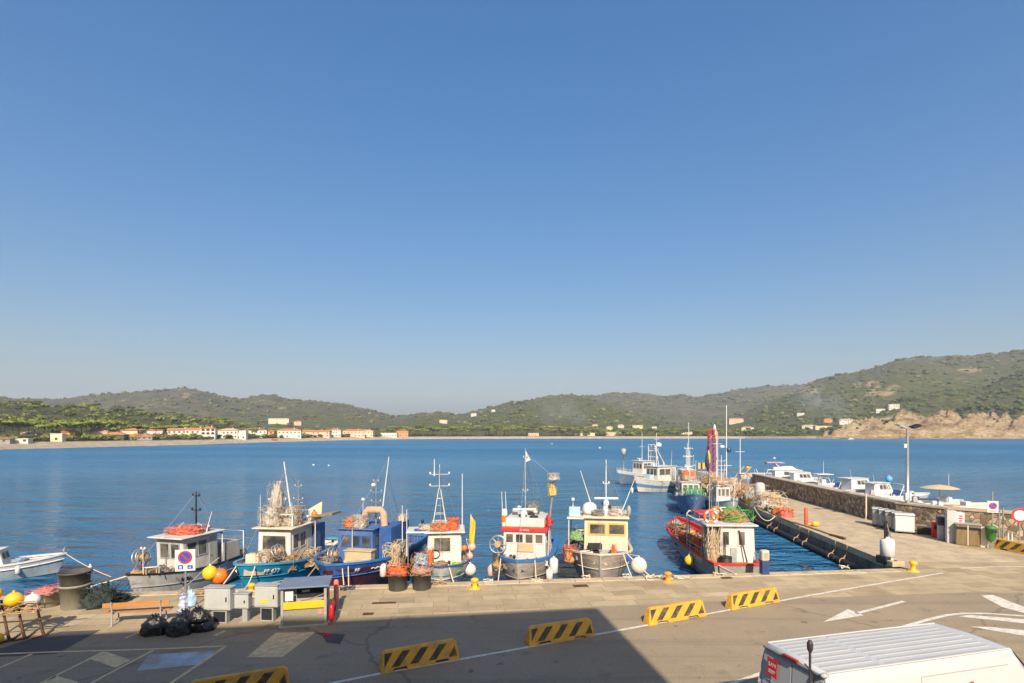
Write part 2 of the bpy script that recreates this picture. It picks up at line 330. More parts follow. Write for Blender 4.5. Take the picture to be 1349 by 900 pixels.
# stone edge course along quay lip (real kerb stones, slightly proud)
mb=MB(); x=-60.0
while x<19.2:
    l=RND.uniform(1.1,1.9); x1=min(x+l-.02,19.6); y0,y1=quayY(x),quayY(x1); d=.55
    mb.hexa([(x,y0-d,-.3),(x1,y1-d,-.3),(x1,y1+.03,-.3),(x,y0+.03,-.3),(x,y0-d,.03),(x1,y1-d,.03),(x1,y1+.03,.03),(x,y0+.03,.03)]); x+=l
struct(mb.build('quay_edge',concr,bevel=.02))
mb=MB(); y=29.0
while y<75.5:
    l=RND.uniform(1.6,2.6); a,b=pierX(y),pierX(y+l-.02)
    mb.hexa([(a-.03,y,-.35),(a+.5,y,-.35),(b+.5,y+l-.02,-.35),(b-.03,y+l-.02,-.35),(a-.03,y,.035),(a+.5,y,.035),(b+.5,y+l-.02,.035),(b-.03,y+l-.02,.035)]); y+=l
struct(mb.build('pier_edge',concr,bevel=.02))
# pier surface: poured concrete slabs
mb=MB(); y=29.5; R2=random.Random(3)
while y<70:
    y1=y+5.2
    for a,b in ((.5,.5),(.5,1)):
        pass
    xa0,xa1=pierX(y)+.52,pierX(y1)+.52; xb0=interp([(p[1],p[0]) for p in WALL[:4][::-1]],y) if y>41 else 27.8; xb1=interp([(p[1],p[0]) for p in WALL[:4][::-1]],y1) if y1>41 else 27.8
    mb.add([(xa0,y,.004),(xb0-.05,y,.004),(xb1-.05,y1-.03,.004),(xa1,y1-.03,.004)],[(0,1,2,3)]); y=y1
struct(mb.build('pier_paving',concr))
# asphalt road
def roadY(x): return 21.5+.135*x
mb=MB()
rp=[(-60,-40),(60,-40),(60,16)]+[(40,24),(26,23.9)]+[(20,23.9),(10,22.85),(0,21.45),(-10,20.1),(-16,18.6),(-60,12.5)]
mb.add([(x,y,.004) for x,y in rp],[tuple(range(len(rp)))]); o=mb.build('road',MATS['old_asphalt'])
bm=bmesh.new(); bm.from_mesh(o.data); bmesh.ops.triangulate(bm,faces=bm.faces); bm.to_mesh(o.data); bm.free(); struct(o)
def strip(mb,pts,wd,z,mi=0):
    pts=[V((p.x,p.y,0)) for p in pts]
    vs=[]
    for i,p in enumerate(pts):
        t=(pts[min(i+1,len(pts)-1)]-pts[max(0,i-1)]).normalized(); n=V((-t.y,t.x,0))*wd/2
        vs+= [p+n+V((0,0,z)),p-n+V((0,0,z))]
    mb.add(vs,[(2*i,2*i+1,2*i+3,2*i+2) for i in range(len(pts)-1)],mi)
def poly(mb,pts,z,mi=0): mb.add([(p.x,p.y,z) for p in pts],[tuple(range(len(pts)))],mi)
mb=MB()
strip(mb,[G(*p) for p in [(330,922),(440,900),(500,888),(693,853.5),(850,824.5),(960,804),(1100,779),(1180,765.5),(1243,755)]],.13,.012)
strip(mb,[G(1128,808.5),G(1160,800.5),G(1191,792.5)],.16,.012)
poly(mb,[G(1084,820),G(1138,811),G(1117,803)],.012)
strip(mb,[G(960,902),G(990,892),G(1012,884)],.14,.012)
strip(mb,[G(1190,826),G(1222,817),G(1246,811),G(1268,808.5),G(1300,808.5),G(1349,812),G(1420,819)],.16,.012)
poly(mb,[G(1262,812.5),G(1278,810.5),G(1420,822),G(1420,829)],.012)
poly(mb,[G(1278,826),G(1300,826),G(1420,838),G(1420,850)],.012)
poly(mb,[G(1292,785),G(1308,784),G(1349,800),G(1349,808),G(1320,800)],.012)
strip(mb,[G(1265,749),G(1310,747),G(1349,747)],.13,.012)
for f in mb.f: pass
o=mb.build('road_markings',linep); struct(o)
mb=MB()
strip(mb,[G(-60,864),G(0,862),G(82,859),G(160,857),G(230,854.5),G(297,851.5)],.11,.012)
strip(mb,[G(-30,893),G(42,862)],.11,.012)
strip(mb,[G(20,922),G(57,899),G(137,859)],.11,.012)
strip(mb,[G(95,920),G(123,899),G(202,857)],.11,.012)
strip(mb,[G(212,918),G(226,900),G(297,852)],.12,.012)
strip(mb,[G(165,841),G(190,831)],.1,.012)
strip(mb,[G(283,838),G(296,831.5)],.12,.012)
poly(mb,[G(139,859),G(119,869),G(152,880.5),G(173,870)],.012); poly(mb,[G(73,890.5),G(50,905),G(88,925),G(103,899)],.012)  # two filled quads in the same colour as the lines
struct(mb.build('parking_lines',liney))
mb=MB(); 
poly(mb,[G(-40,868),G(75,861.5),G(132,830.5),G(80,832.5),G(30,845)][::-1],.008)
poly(mb,[G(412,833),G(455,836),G(448,849),G(430,847),G(425,838)][::-1],.008)
struct(mb.build('asphalt_patches',patchd))
mb=MB(); poly(mb,[G(196,863),G(285,857),G(262,876),G(180,884)][::-1],.008); struct(mb.build('pale_blue_patch',bluew))  # mottled pale blue quad laid over the asphalt
mb=MB(); poly(mb,[G(363,834),G(416,833),G(372,866),G(325,866)][::-1],.008); struct(mb.build('beige_patch',liney))  # mottled beige quad laid over the asphalt
# stone strip between apron and road (low kerb of dressed stones)
# ---- water ----
m=bpy.data.materials.new('sea_water'); m.use_nodes=True; nt=m.node_tree; L=nt.links; b=nt.nodes['Principled BSDF']
b.inputs['Roughness'].default_value=.12; b.inputs['IOR'].default_value=1.33
geo=nn(nt,'ShaderNodeNewGeometry')
def wnoise(sc,det,st,rot=0,vec=None):
    mp=nn(nt,'ShaderNodeMapping'); mp.inputs['Scale'].default_value=st; mp.inputs['Rotation'].default_value=(0,0,rot); L.new(geo.outputs['Position'],mp.inputs[0])
    n=nn(nt,'ShaderNodeTexNoise'); n.inputs['Scale'].default_value=sc; n.inputs['Detail'].default_value=det; n.inputs['Roughness'].default_value=.55; L.new(mp.outputs[0],n.inputs['Vector']); return n
a1=wnoise(.9,5,(.55,1.2,1),.25); a2=wnoise(.26,4,(.55,1.15,1),.1); a3=wnoise(3.2,3,(.7,1.1,1),-.2)
big=wnoise(.012,5,(.22,1,1),.08)
ad=nn(nt,'ShaderNodeMath',operation='MULTIPLY_ADD'); L.new(a2.outputs[0],ad.inputs[0]); ad.inputs[1].default_value=3.6; L.new(a1.outputs[0],ad.inputs[2])
ad2=nn(nt,'ShaderNodeMath',operation='MULTIPLY_ADD'); L.new(a3.outputs[0],ad2.inputs[0]); ad2.inputs[1].default_value=.3; L.new(ad.outputs[0],ad2.inputs[2])
bp=nn(nt,'ShaderNodeBump'); bp.inputs['Strength'].default_value=1; L.new(ad2.outputs[0],bp.inputs['Height'])
mr=nn(nt,'ShaderNodeMapRange'); mr.inputs[1].default_value=.35; mr.inputs[2].default_value=.65; mr.inputs[3].default_value=.6; mr.inputs[4].default_value=1.15; L.new(big.outputs[0],mr.inputs[0]); L.new(mr.outputs[0],bp.inputs['Distance'])
L.new(bp.outputs[0],b.inputs['Normal'])
r=nn(nt,'ShaderNodeValToRGB'); e=r.color_ramp.elements; e[0].position=.38;e[1].position=.62; e[0].color=(.018,.11,.24,1); e[1].color=(.05,.185,.335,1); L.new(big.outputs[0],r.inputs[0]); L.new(r.outputs[0],b.inputs['Base Color'])
sx=nn(nt,'ShaderNodeSeparateXYZ'); L.new(geo.outputs['Position'],sx.inputs[0])
rr=nn(nt,'ShaderNodeMapRange'); rr.inputs[1].default_value=30; rr.inputs[2].default_value=220; rr.inputs[3].default_value=.07; rr.inputs[4].default_value=.36; L.new(sx.outputs[1],rr.inputs[0]); L.new(rr.outputs[0],b.inputs['Roughness'])
MATS['sea']=m
mb=MB(); mb.add([(-6000,-200,WZ),(6000,-200,WZ),(6000,6000,WZ),(-6000,6000,WZ)],[(0,1,2,3)]); struct(mb.build('water',m))
# ---- terrain ----
SHORE=[(-900,150),(-400,205),(0,268),(120,310),(250,369),(400,520),(520,680),(700,740),(1000,765),(1100,745),(1400,730),(2200,690)]
def Ysh(px): return interp(SHORE,px)+6*noise.noise(V((px*.02,3,0)))
SKY=[(-900,520),(-300,510),(0,524),(40,526.5),(75,527),(130,521),(190,517),(240,514),(275,519),(300,526),(318,528),(345,523),(365,524),(400,530),(415,529.5),(450,533),(480,540),(520,550),(545,548),(575,547),(600,549),(640,548),(690,540),(760,525),(790,523),(820,520),(835,519),(860,522),(885,524.5),(897,521),(915,525),(940,522),(975,515),(1010,511),(1045,511),(1100,506),(1200,500),(2200,500)]
YA=[(-900,1500),(0,1600),(500,1900),(760,2600),(2200,2600)]
RB=[(500,560),(545,546),(575,545),(600,548),(640,541),(665,534),(690,528),(720,523),(750,522),(765,525),(800,533),(840,545),(880,556),(920,566),(960,575)]
RC=[(880,574),(920,562),(940,556),(985,541),(1010,531),(1035,522),(1060,507),(1080,501),(1100,497),(1150,486),(1180,478),(1220,474),(1270,473),(1310,470),(1349,463),(1450,455),(1700,470),(2200,500)]
RD=[(960,575),(1010,569),(1090,562),(1135,547),(1180,527),(1200,524),(1238,516),(1295,512),(1317,502),(1349,488),(1420,480),(1600,490),(2200,520)]
RE=[(-900,500),(-300,522),(0,533),(60,536),(120,538),(180,546),(240,553),(300,561),(360,572)]
CL=[(1070,582),(1090,574),(1110,566),(1140,554),(1165,548),(1220,546.5),(1260,547.5),(1300,550),(1349,556),(1500,560),(1700,566),(2200,570)]
def ridge(px,Y,cr,Yc,Y0,back=900,p=1.25):
    yc=interp(cr,px); H=CH+(HY-yc)/F*Yc
    if Y<=Y0 or H<=0: return 0
    if Y<=Yc:
        s=(Y-Y0)/(Yc-Y0); return H*(math.sin(s*math.pi/2)**p)
    return H*(1-.7*min(1,(Y-Yc)/back))
def TZ(px,Y,detail=True):
    ys=Ysh(px); X=(px-CX)/F*Y; d=Y-ys
    if d<0: return WZ+d*.05
    z=WZ+ (d/26)*2.8 if d<26 else WZ+2.8+min(2.5,(d-26)*.03)
    g=0
    hs=[ridge(px,Y,SKY,interp(YA,px),950 if px<760 else 1200),ridge(px,Y,RB,1750,850),ridge(px,Y,RC,1750,900),ridge(px,Y,RE,720,ys+60,600)]
    if px>940: hs.append(ridge(px,Y,RD,1080,ys+30,500))
    h=max(hs)
    if detail:
        q=V((X*.004,Y*.0022,1.7)); gul=abs(noise.noise(q))+.5*abs(noise.noise(q*2.1))
        h*=1-.13*max(0,.45-gul)*min(1,h/30)-.0
        h+=min(1,h/50)*(noise.fractal(V((X*.012,Y*.008,5)),1,2,4)*5)
    c=CH+(HY-interp(CL,px))/F*(ys+45)
    if px>1060 and c>0:
        t=d/(38+10*noise.noise(V((px*.05,1,1)))); 
        rk=noise.fractal(V((X*.05,Y*.05,c*.02)),.8,2.1,5)
        ch=(c+1.2)*(1-(1-min(1,max(0,t)))**1.8)
        if detail: ch+=min(1,max(0,t*1.5))*(1-sm(.9,1.6,t))*(rk*6+8*noise.ridged_multi_fractal(V((X*.05-Y*.05-ch*.05,Y*.015,2)),.75,2.1,6,1,2)-8+3*abs(noise.noise(V((X*.16-ch*.12,Y*.05,7)))))
        z=max(z,WZ+max(ch,0)) if t<1.15 else max(z,c-1)
    return max(z,h)
def TP(px,py):
    Y=Ysh(px)+6; 
    while Y<3200:
        z=TZ(px,Y,True)
        if z>=CH-(py-HY)/F*Y: return V(((px-CX)/F*Y,Y,z))
        Y+=max(2,Y*.004)
    return None
cols=list(np.arange(-880,-40,16))+list(np.arange(-40,1064,3))+list(np.arange(1064,1390,1.5))+list(np.arange(1390,2200,16))
offs=[-60,-25,-8,0,4,8,12,16,20,24,27,31,36,41,46,51,57,64,72,82,94,108,124,142,162,185,210,238,268,300]
nr=len(offs)
rows=offs+list(np.geomspace(330,3000,95))
vs=[];zn=[]
for px in cols:
    ys=Ysh(px)
    for d in rows:
        Y=ys+d; z=TZ(px,Y); X=(px-CX)/F*Y; vs.append((X,Y,z))
        sand=1-sm(24,32,d+4*noise.noise(V((px*.1,d*.1,0)))) if px<1075 else 0
        if px>980: sand*=.6
        rock=0
        if px>1062:
            rock=1-sm(40,58,d+16*noise.noise(V((X*.03,Y*.03,4))))
        yy=HY-(z-CH)*F/Y
        for (cx,cy,rx,ry) in ((1064,513,14,5),(1150,508,12,6),(1178,512,13,5),(1160,519,22,4),(1280,487,14,4),(245,520,7,3),(1128,507,8,5)):
            e=((px-cx)/rx)**2+((yy-cy)/ry)**2
            if Y>1000 or px<500: rock=max(rock,(1-sm(.2,1.1,e+1.6*noise.noise(V((X*.03,Y*.02,8)))+.8*noise.noise(V((X*.08,Y*.05,3)))))*.85)
        lush=1-sm(500,900,d+120*noise.noise(V((px*.01,d*.004,2))))
        zn.append((rock,sand,lush,1))
nc=len(cols);nrw=len(rows); idx=np.arange(nc*nrw).reshape(nc,nrw)
fs=np.stack([idx[:-1,:-1],idx[1:,:-1],idx[1:,1:],idx[:-1,1:]],-1).reshape(-1,4)
def terrain_mat():
    m=bpy.data.materials.new('hill_scrub_ground'); m.use_nodes=True; nt=m.node_tree; L=nt.links; b=nt.nodes['Principled BSDF']
    geo=nn(nt,'ShaderNodeNewGeometry'); at=nn(nt,'ShaderNodeAttribute',attribute_name='zone'); sp=nn(nt,'ShaderNodeSeparateColor'); L.new(at.outputs['Color'],sp.inputs[0])
    def no(sc,det,ro=.65,st=(1,1,1),rot=(0,0,0)):
        mp=nn(nt,'ShaderNodeMapping'); mp.inputs['Scale'].default_value=st; mp.inputs['Rotation'].default_value=rot; L.new(geo.outputs['Position'],mp.inputs[0])
        n=nn(nt,'ShaderNodeTexNoise'); n.inputs['Scale'].default_value=sc; n.inputs['Detail'].default_value=det; n.inputs['Roughness'].default_value=ro; L.new(mp.outputs[0],n.inputs['Vector']); return n
    def ramp(n,els):
        r=nn(nt,'ShaderNodeValToRGB'); e=r.color_ramp.elements
        e[0].position,e[0].color=els[0][0],(*els[0][1],1); e[1].position,e[1].color=els[-1][0],(*els[-1][1],1)
        for p,c in els[1:-1]: x=e.new(p); x.color=(*c,1)
        L.new(n.outputs[0],r.inputs[0]); return r
    def mix(f,a,bb):
        x=nn(nt,'ShaderNodeMix',data_type='RGBA'); L.new(f,x.inputs[0]); L.new(a,x.inputs[6]); L.new(bb,x.inputs[7]); return x.outputs[2]
    far=ramp(no(.02,11,.78),[(.34,(.05,.058,.034)),(.48,(.105,.103,.06)),(.58,(.155,.14,.085)),(.68,(.26,.215,.15))])
    near=ramp(no(.05,9,.7),[(.3,(.045,.055,.022)),(.5,(.1,.11,.035)),(.64,(.15,.145,.055)),(.78,(.24,.2,.1))])
    rock=ramp(no(.07,11,.8,(.5,.7,1.9),(0,.65,.3)),[(.34,(.09,.065,.04)),(.46,(.36,.26,.15)),(.58,(.56,.44,.28)),(.7,(.2,.14,.08))])  # dark ramp tones paint the shade of crevices into the cliff colour
    sand=ramp(no(.2,5),[(.35,(.58,.47,.33)),(.65,(.7,.6,.45))])
    c=mix(sp.outputs[2],far.outputs[0],near.outputs[0]); cr=ramp(no(.3,9,.8,(.5,.8,2.4),(0,.7,.35)),[(.36,(.35,.33,.3)),(.5,(.95,.93,.9)),(.66,(1.25,1.22,1.15))])
    rm=nn(nt,'ShaderNodeMix',data_type='RGBA',blend_type='MULTIPLY'); rm.inputs[0].default_value=1; L.new(rock.outputs[0],rm.inputs[6]); L.new(cr.outputs[0],rm.inputs[7])
    c=mix(sp.outputs[0],c,rm.outputs[2]); c=mix(sp.outputs[1],c,sand.outputs[0])
    L.new(c,b.inputs['Base Color']); b.inputs['Roughness'].default_value=.95; b.inputs['Specular IOR Level'].default_value=.1
    n3=no(.12,10,.75); bp=nn(nt,'ShaderNodeBump'); bp.inputs['Distance'].default_value=8; bp.inputs['Strength'].default_value=1; L.new(n3.outputs[0],bp.inputs['Height']); L.new(bp.outputs[0],b.inputs['Normal'])
    return m
me=np_mesh('hills',vs,fs,[terrain_mat()])
ca=me.color_attributes.new('zone','FLOAT_COLOR','POINT'); ca.data.foreach_set('color',np.asarray(zn,dtype=np.float32).ravel())
o=bpy.data.objects.new('hills',me); COL.objects.link(o); struct(o)
# ---- air: one closed box of pale even haze round the whole place ----
hz=bpy.data.materials.new('pale_air'); hz.use_nodes=True; nt=hz.node_tree
nt.nodes.remove(nt.nodes['Principled BSDF']); pv=nn(nt,'ShaderNodeVolumePrincipled'); pv.inputs['Density'].default_value=.00014; pv.inputs['Color'].default_value=(.72,.82,1.0,1); pv.inputs['Anisotropy'].default_value=0.0
nt.links.new(pv.outputs[0],nt.nodes['Material Output'].inputs['Volume'])
mb=MB(); mb.box(-8600,8600,-205,6100,WZ-5,430); hzo=mb.build('haze',hz); struct(hzo,'stuff'); tag(hzo,'thin pale haze over the bay and the hills','haze')
# ================= FAR SHORE =================
leafA=mat('pine_leaf',(.21,.24,.045),(.11,.14,.03),.5,.85,lo=.35,hi=.65,spec=.15)
leafB=mat('oak_leaf',(.10,.12,.035),(.045,.06,.02),.5,.85,spec=.15)
leafC=mat('dry_scrub',(.19,.18,.075),(.1,.1,.04),.05,.9,spec=.1)
trunkm=mat('pine_bark',(.2,.14,.1),(.11,.08,.06),3,.9)
NPR=np.random.default_rng(4)
def ico(l):
    bm=bmesh.new(); bmesh.ops.create_icosphere(bm,subdivisions=l,radius=1); v=np.array([x.co[:] for x in bm.verts]); f=np.array([[q.index for q in x.verts] for x in bm.faces]); bm.free(); return v,f
I1=ico(1); I2=ico(2)
def crown_np(seed,kind,lumps=9,leaves=150,base=I2):
    rg=np.random.default_rng(seed); VS=[];FS=[];o=0
    for i in range(lumps):
        if kind=='umbrella':
            a=rg.uniform(0,6.28); r=.68*math.sqrt(rg.uniform(0,1)); c=np.array([r*math.cos(a),r*math.sin(a),.16*(1-r*r)+rg.uniform(-.06,.06)]); s=np.array([1,1,.42])*rg.uniform(.26,.44)
        else:
            d=rg.normal(size=3); d/=np.linalg.norm(d); c=d*rg.uniform(.3,.62)*np.array([1,1,.85]); s=np.array([1,1,.9])*rg.uniform(.3,.5)
        v=base[0].copy(); k=np.array([1+.5*noise.noise(V(tuple(p*2.6+seed+i*3)))+.25*noise.noise(V(tuple(p*6+seed+i))) for p in v])
        VS.append(v*k[:,None]*s+c); FS.append(base[1]+o); o+=len(v)
    if leaves:
        allv=np.concatenate(VS); pick=allv[rg.integers(0,len(allv),leaves)]
        sz=rg.uniform(.06,.14,(leaves,1,1)); tri=rg.normal(size=(leaves,3,3))*sz
        VS.append((pick[:,None,:]*1.07+tri).reshape(-1,3)); FS.append(np.arange(leaves*3).reshape(-1,3)+o)
    return np.concatenate(VS),np.concatenate(FS)
CR={'umbrella':[crown_np(s,'umbrella',10,220) for s in (1,2,3)],'round':[crown_np(s,'round',8,200) for s in (4,5,6)]}
CRL={'umbrella':[crown_np(s,'umbrella',9,190,I1) for s in (1,2,3,7,8)],'round':[crown_np(s,'round',7,190,I1) for s in (4,5,6,9,10)]}
CME={k:[np_mesh('crown',v,f,[leafA if k=='umbrella' else leafB]) for v,f in l] for k,l in CR.items()}
def trunk_mesh(seed,kind):
    rg=random.Random(seed); mb=MB(); b=(rg.uniform(-.05,.05),rg.uniform(-.05,.05))
    top=.8 if kind=='umbrella' else .5
    mb.tube([(0,0,-.1),(b[0],b[1],.3),(b[0]*.5,b[1]*.6,top)],[.028,.02,.014],7)
    for i in range(4):
        a=rg.uniform(0,6.28); mb.tube([(b[0]*.6,b[1]*.7,top*.78),(.14*math.cos(a),.14*math.sin(a),top*.95),(.28*math.cos(a),.28*math.sin(a),top+.1)],[.014,.01,.006],5)
    o=mb.build('trunk',trunkm); me=o.data; bpy.data.objects.remove(o); return me
TME={k:[trunk_mesh(s,k) for s in (1,2,3)] for k in ('umbrella','round')}
def tree(name,kind,p,h,wd,label,group,i):
    t=thing(name,label,'tree',p,RND.uniform(0,6.28),group)
    a=bpy.data.objects.new('trunk',TME[kind][i%3]); COL.objects.link(a); a.parent=t; a.scale=(h,h,h)
    c=bpy.data.objects.new('crown',CME[kind][i%3]); COL.objects.link(c); c.parent=t
    if kind=='umbrella': c.location=(0,0,h*.8); c.scale=(wd/2,wd/2,h*.56)
    else: c.location=(0,0,h*.6); c.scale=(wd/2,wd/2,h*.42)
    return t
R3=random.Random(21)
i=0
for px,d,h,wd in [(-18,70,11,13),(8,62,12.5,11),(17,75,12,12),(26,66,11.5,12),(36,80,12,13),(45,72,11.5,11),(60,60,10,8),(74,64,11,9),(90,70,13,12),(99,52,12.5,13),(106,58,13.5,11),(113,66,13.5,13),(121,55,13,12),(129,62,13.5,12),(136,56,13,11),(145,75,13,12),(152,90,12,11),(182,70,10,11),(206,75,9,11),(222,90,9.5,12),(238,95,10,12),(262,100,10,11)]:
    Y=Ysh(px)+d; tree('pine_tree','umbrella',((px-CX)/F*Y,Y,TZ(px,Y)),h,wd*1.45,'umbrella pine with a flat green crown and bare trunk behind the sandy beach','umbrella pines among the beach houses',i); i+=1
for px,py,h in [(1263,548,13),(1271,544,12),(1279,546,14),(1286,541,12),(1292,545,13),(1300,546,12),(1308,540,11),(1314,546,13),(1322,547,13),(1330,544,12),(1338,548,14),(1346,546,13),(1183,531,11),(1191,530,12),(1199,529,10),(1175,535,10)]:
    p=TP(px,py)
    if p: tree('pine_tree','round',p,h,h*.95,'dark rounded pine on the green headland above the rocky cliff','dark pines on the headland',i); i+=1
# masses of far-off wood
def mass(name,items,low=True,trunks=True):
    VS=[];FS=[];MI=[];o=0
    tv=np.array([(math.cos(a)*r,math.sin(a)*r,z) for z,r in ((0,.028),(1,.018)) for a in (0,1.57,3.14,4.71)]); tf=np.array([(0,1,5),(0,5,4),(1,2,6),(1,6,5),(2,3,7),(2,7,6),(3,0,4),(3,4,7)])
    for (x,y,z,h,wd,kind,m) in items:
        v,f=(CRL if low else CR)[kind][R3.randrange(len((CRL if low else CR)[kind]))]
        a=R3.uniform(0,6.28); c,s=math.cos(a),math.sin(a); Rm=np.array([[c,-s,0],[s,c,0],[0,0,1]])
        VS.append((v@Rm.T)*np.array([wd/2,wd/2,h*(.5 if kind=='umbrella' else .46)])+np.array([x,y,z+h*(.8 if kind=='umbrella' else .5)])); FS.append(f+o); o+=len(v); MI+= [m]*len(f)
        if trunks:
            VS.append(tv*np.array([h*.8,h*.8,h*.85])+np.array([x,y,z])); FS.append(tf+o); o+=8; MI+=[2]*len(tf)
    me=np_mesh(name,np.concatenate(VS),np.concatenate(FS),[leafA,leafB,trunkm,leafC],MI,False)
    ob=bpy.data.objects.new(name,me); COL.objects.link(ob); struct(ob,'stuff'); return ob
def place(px,d,h,wd,kind,m):
    Y=Ysh(px)+d; return ((px-CX)/F*Y,Y,TZ(px,Y)-.3,h,wd,kind,m)
it=[]
for q in range(170):
    px=R3.uniform(-150,335); d=R3.uniform(85,420); k='umbrella' if R3.random()<.45 else 'round'
    it.append(place(px,d,R3.uniform(5.5,9.5),R3.uniform(8,13),k,R3.choice([0,0,1,1,3])))
for q in range(90):
    px=R3.uniform(320,530); d=R3.uniform(55,240); it.append(place(px,d,R3.uniform(6,9),R3.uniform(8,12),'umbrella',R3.choice([0,0,1])))
for q in range(420):
    px=R3.uniform(-90,345); d=R3.uniform(130,800); h=R3.uniform(4,8); it.append(place(px,d,h,h*R3.uniform(1,1.7),R3.choice(['round','round','umbrella']),R3.choice([0,0,1,3,3])))
for q in range(400):   # low garden shrubs between the houses
    px=R3.uniform(-60,520); d=R3.uniform(34,62); h=R3.uniform(2,5.2); it.append(place(px,d,h,h*R3.uniform(1.2,1.9),'round',R3.choice([0,1,3])))
tag(mass('coastal_wood',it),'loose green woodland and gardens behind the houses on the long sandy beach','wood')
it=[]
for q in range(230):
    px=R3.uniform(515,790); d=R3.uniform(36,170); it.append(place(px,d,R3.uniform(9,13.5),R3.uniform(9,13),'umbrella',R3.choice([0,0,1,3])))
for q in range(200):
    px=R3.uniform(760,1010); d=R3.uniform(36,170); it.append(place(px,d,R3.uniform(5.5,9.5),R3.uniform(8,12),R3.choice(['umbrella','umbrella','round']),R3.choice([0,0,0,1])))
tag(mass('pine_wood',it),'dense belt of pine wood with bare trunks at the middle of the bay','wood')
it=[]
for q in range(260):
    px=R3.uniform(985,1150); d=R3.uniform(36,520); h=R3.uniform(4,8.5)
    if px>1075 and d<75: continue
    it.append(place(px,d,h,h*R3.uniform(1,1.5),'round',R3.choice([0,1,1])))
for q in range(200):
    px=R3.uniform(1110,1420); d=R3.uniform(75,330); h=R3.uniform(3,6.5); it.append(place(px,d,h,h*R3.uniform(1,1.6),'round',R3.choice([0,0,1,3])))
tag(mass('hillside_wood',it,trunks=False),'scattered green trees on the slope above the rocky shore','wood')
it=[]
for q in range(17000):
    px=R3.uniform(-60,1410); Y=math.exp(R3.uniform(math.log(700),math.log(2750)))
    z=TZ(px,Y,True)
    if z<12: continue
    h=(1.3+6*R3.random()**2.5)*(Y/1500)**.5
    if noise.noise(V(((px-CX)/F*Y*.006,Y*.004,9)))<R3.uniform(-.45,.35): continue
    it.append(((px-CX)/F*Y,Y,z-.4*h,h*1.4,h*R3.uniform(1.3,3.2),'s',R3.choice([1,1,1,1,1,3])))
# scrub uses single displaced lumps
CRL['s']=[]
for s in range(6):
    v,f=I1; k=np.array([1+.6*noise.noise(V(tuple(p*1.9+s*7))) for p in v]); CRL['s'].append((v*k[:,None],f))
tag(mass('hill_scrub',it,trunks=False),'dark evergreen scrub dotted over the dry hillsides across the bay','scrub')
# ---- houses ----
wallc={'white':mat('house_white',(.6,.57,.51),(.52,.49,.43),.6,.8),'cream':mat('house_cream',(.66,.55,.38),(.58,.47,.32),.6,.8),'pink':mat('house_pink',(.64,.44,.34),(.56,.37,.28),.6,.8),'orange':mat('house_orange',(.6,.27,.11),(.5,.22,.09),.6,.8),'grey':mat('house_grey',(.3,.29,.27),(.22,.21,.2),.6,.8),'navy':mat('house_navy',(.05,.07,.12),(.035,.05,.09),.6,.7),'yellow':mat('house_yellow',(.68,.5,.2),(.6,.44,.17),.6,.8)}
roofc={'orange':mat('roof_tile',(.5,.2,.085),(.38,.14,.06),1.5,.85),'brown':mat('roof_brown',(.27,.14,.085),(.2,.1,.065),1.5,.85),'pale':mat('roof_pale',(.5,.36,.25),(.42,.3,.2),1.5,.85),'flat':mat('roof_flat',(.55,.5,.42),(.48,.43,.36),1,.85)}
shut=mat('dark_opening',(.05,.045,.04),(.03,.03,.03),2,.4); shutg=mat('green_shutter',(.05,.1,.06),(.035,.07,.045),2,.6)
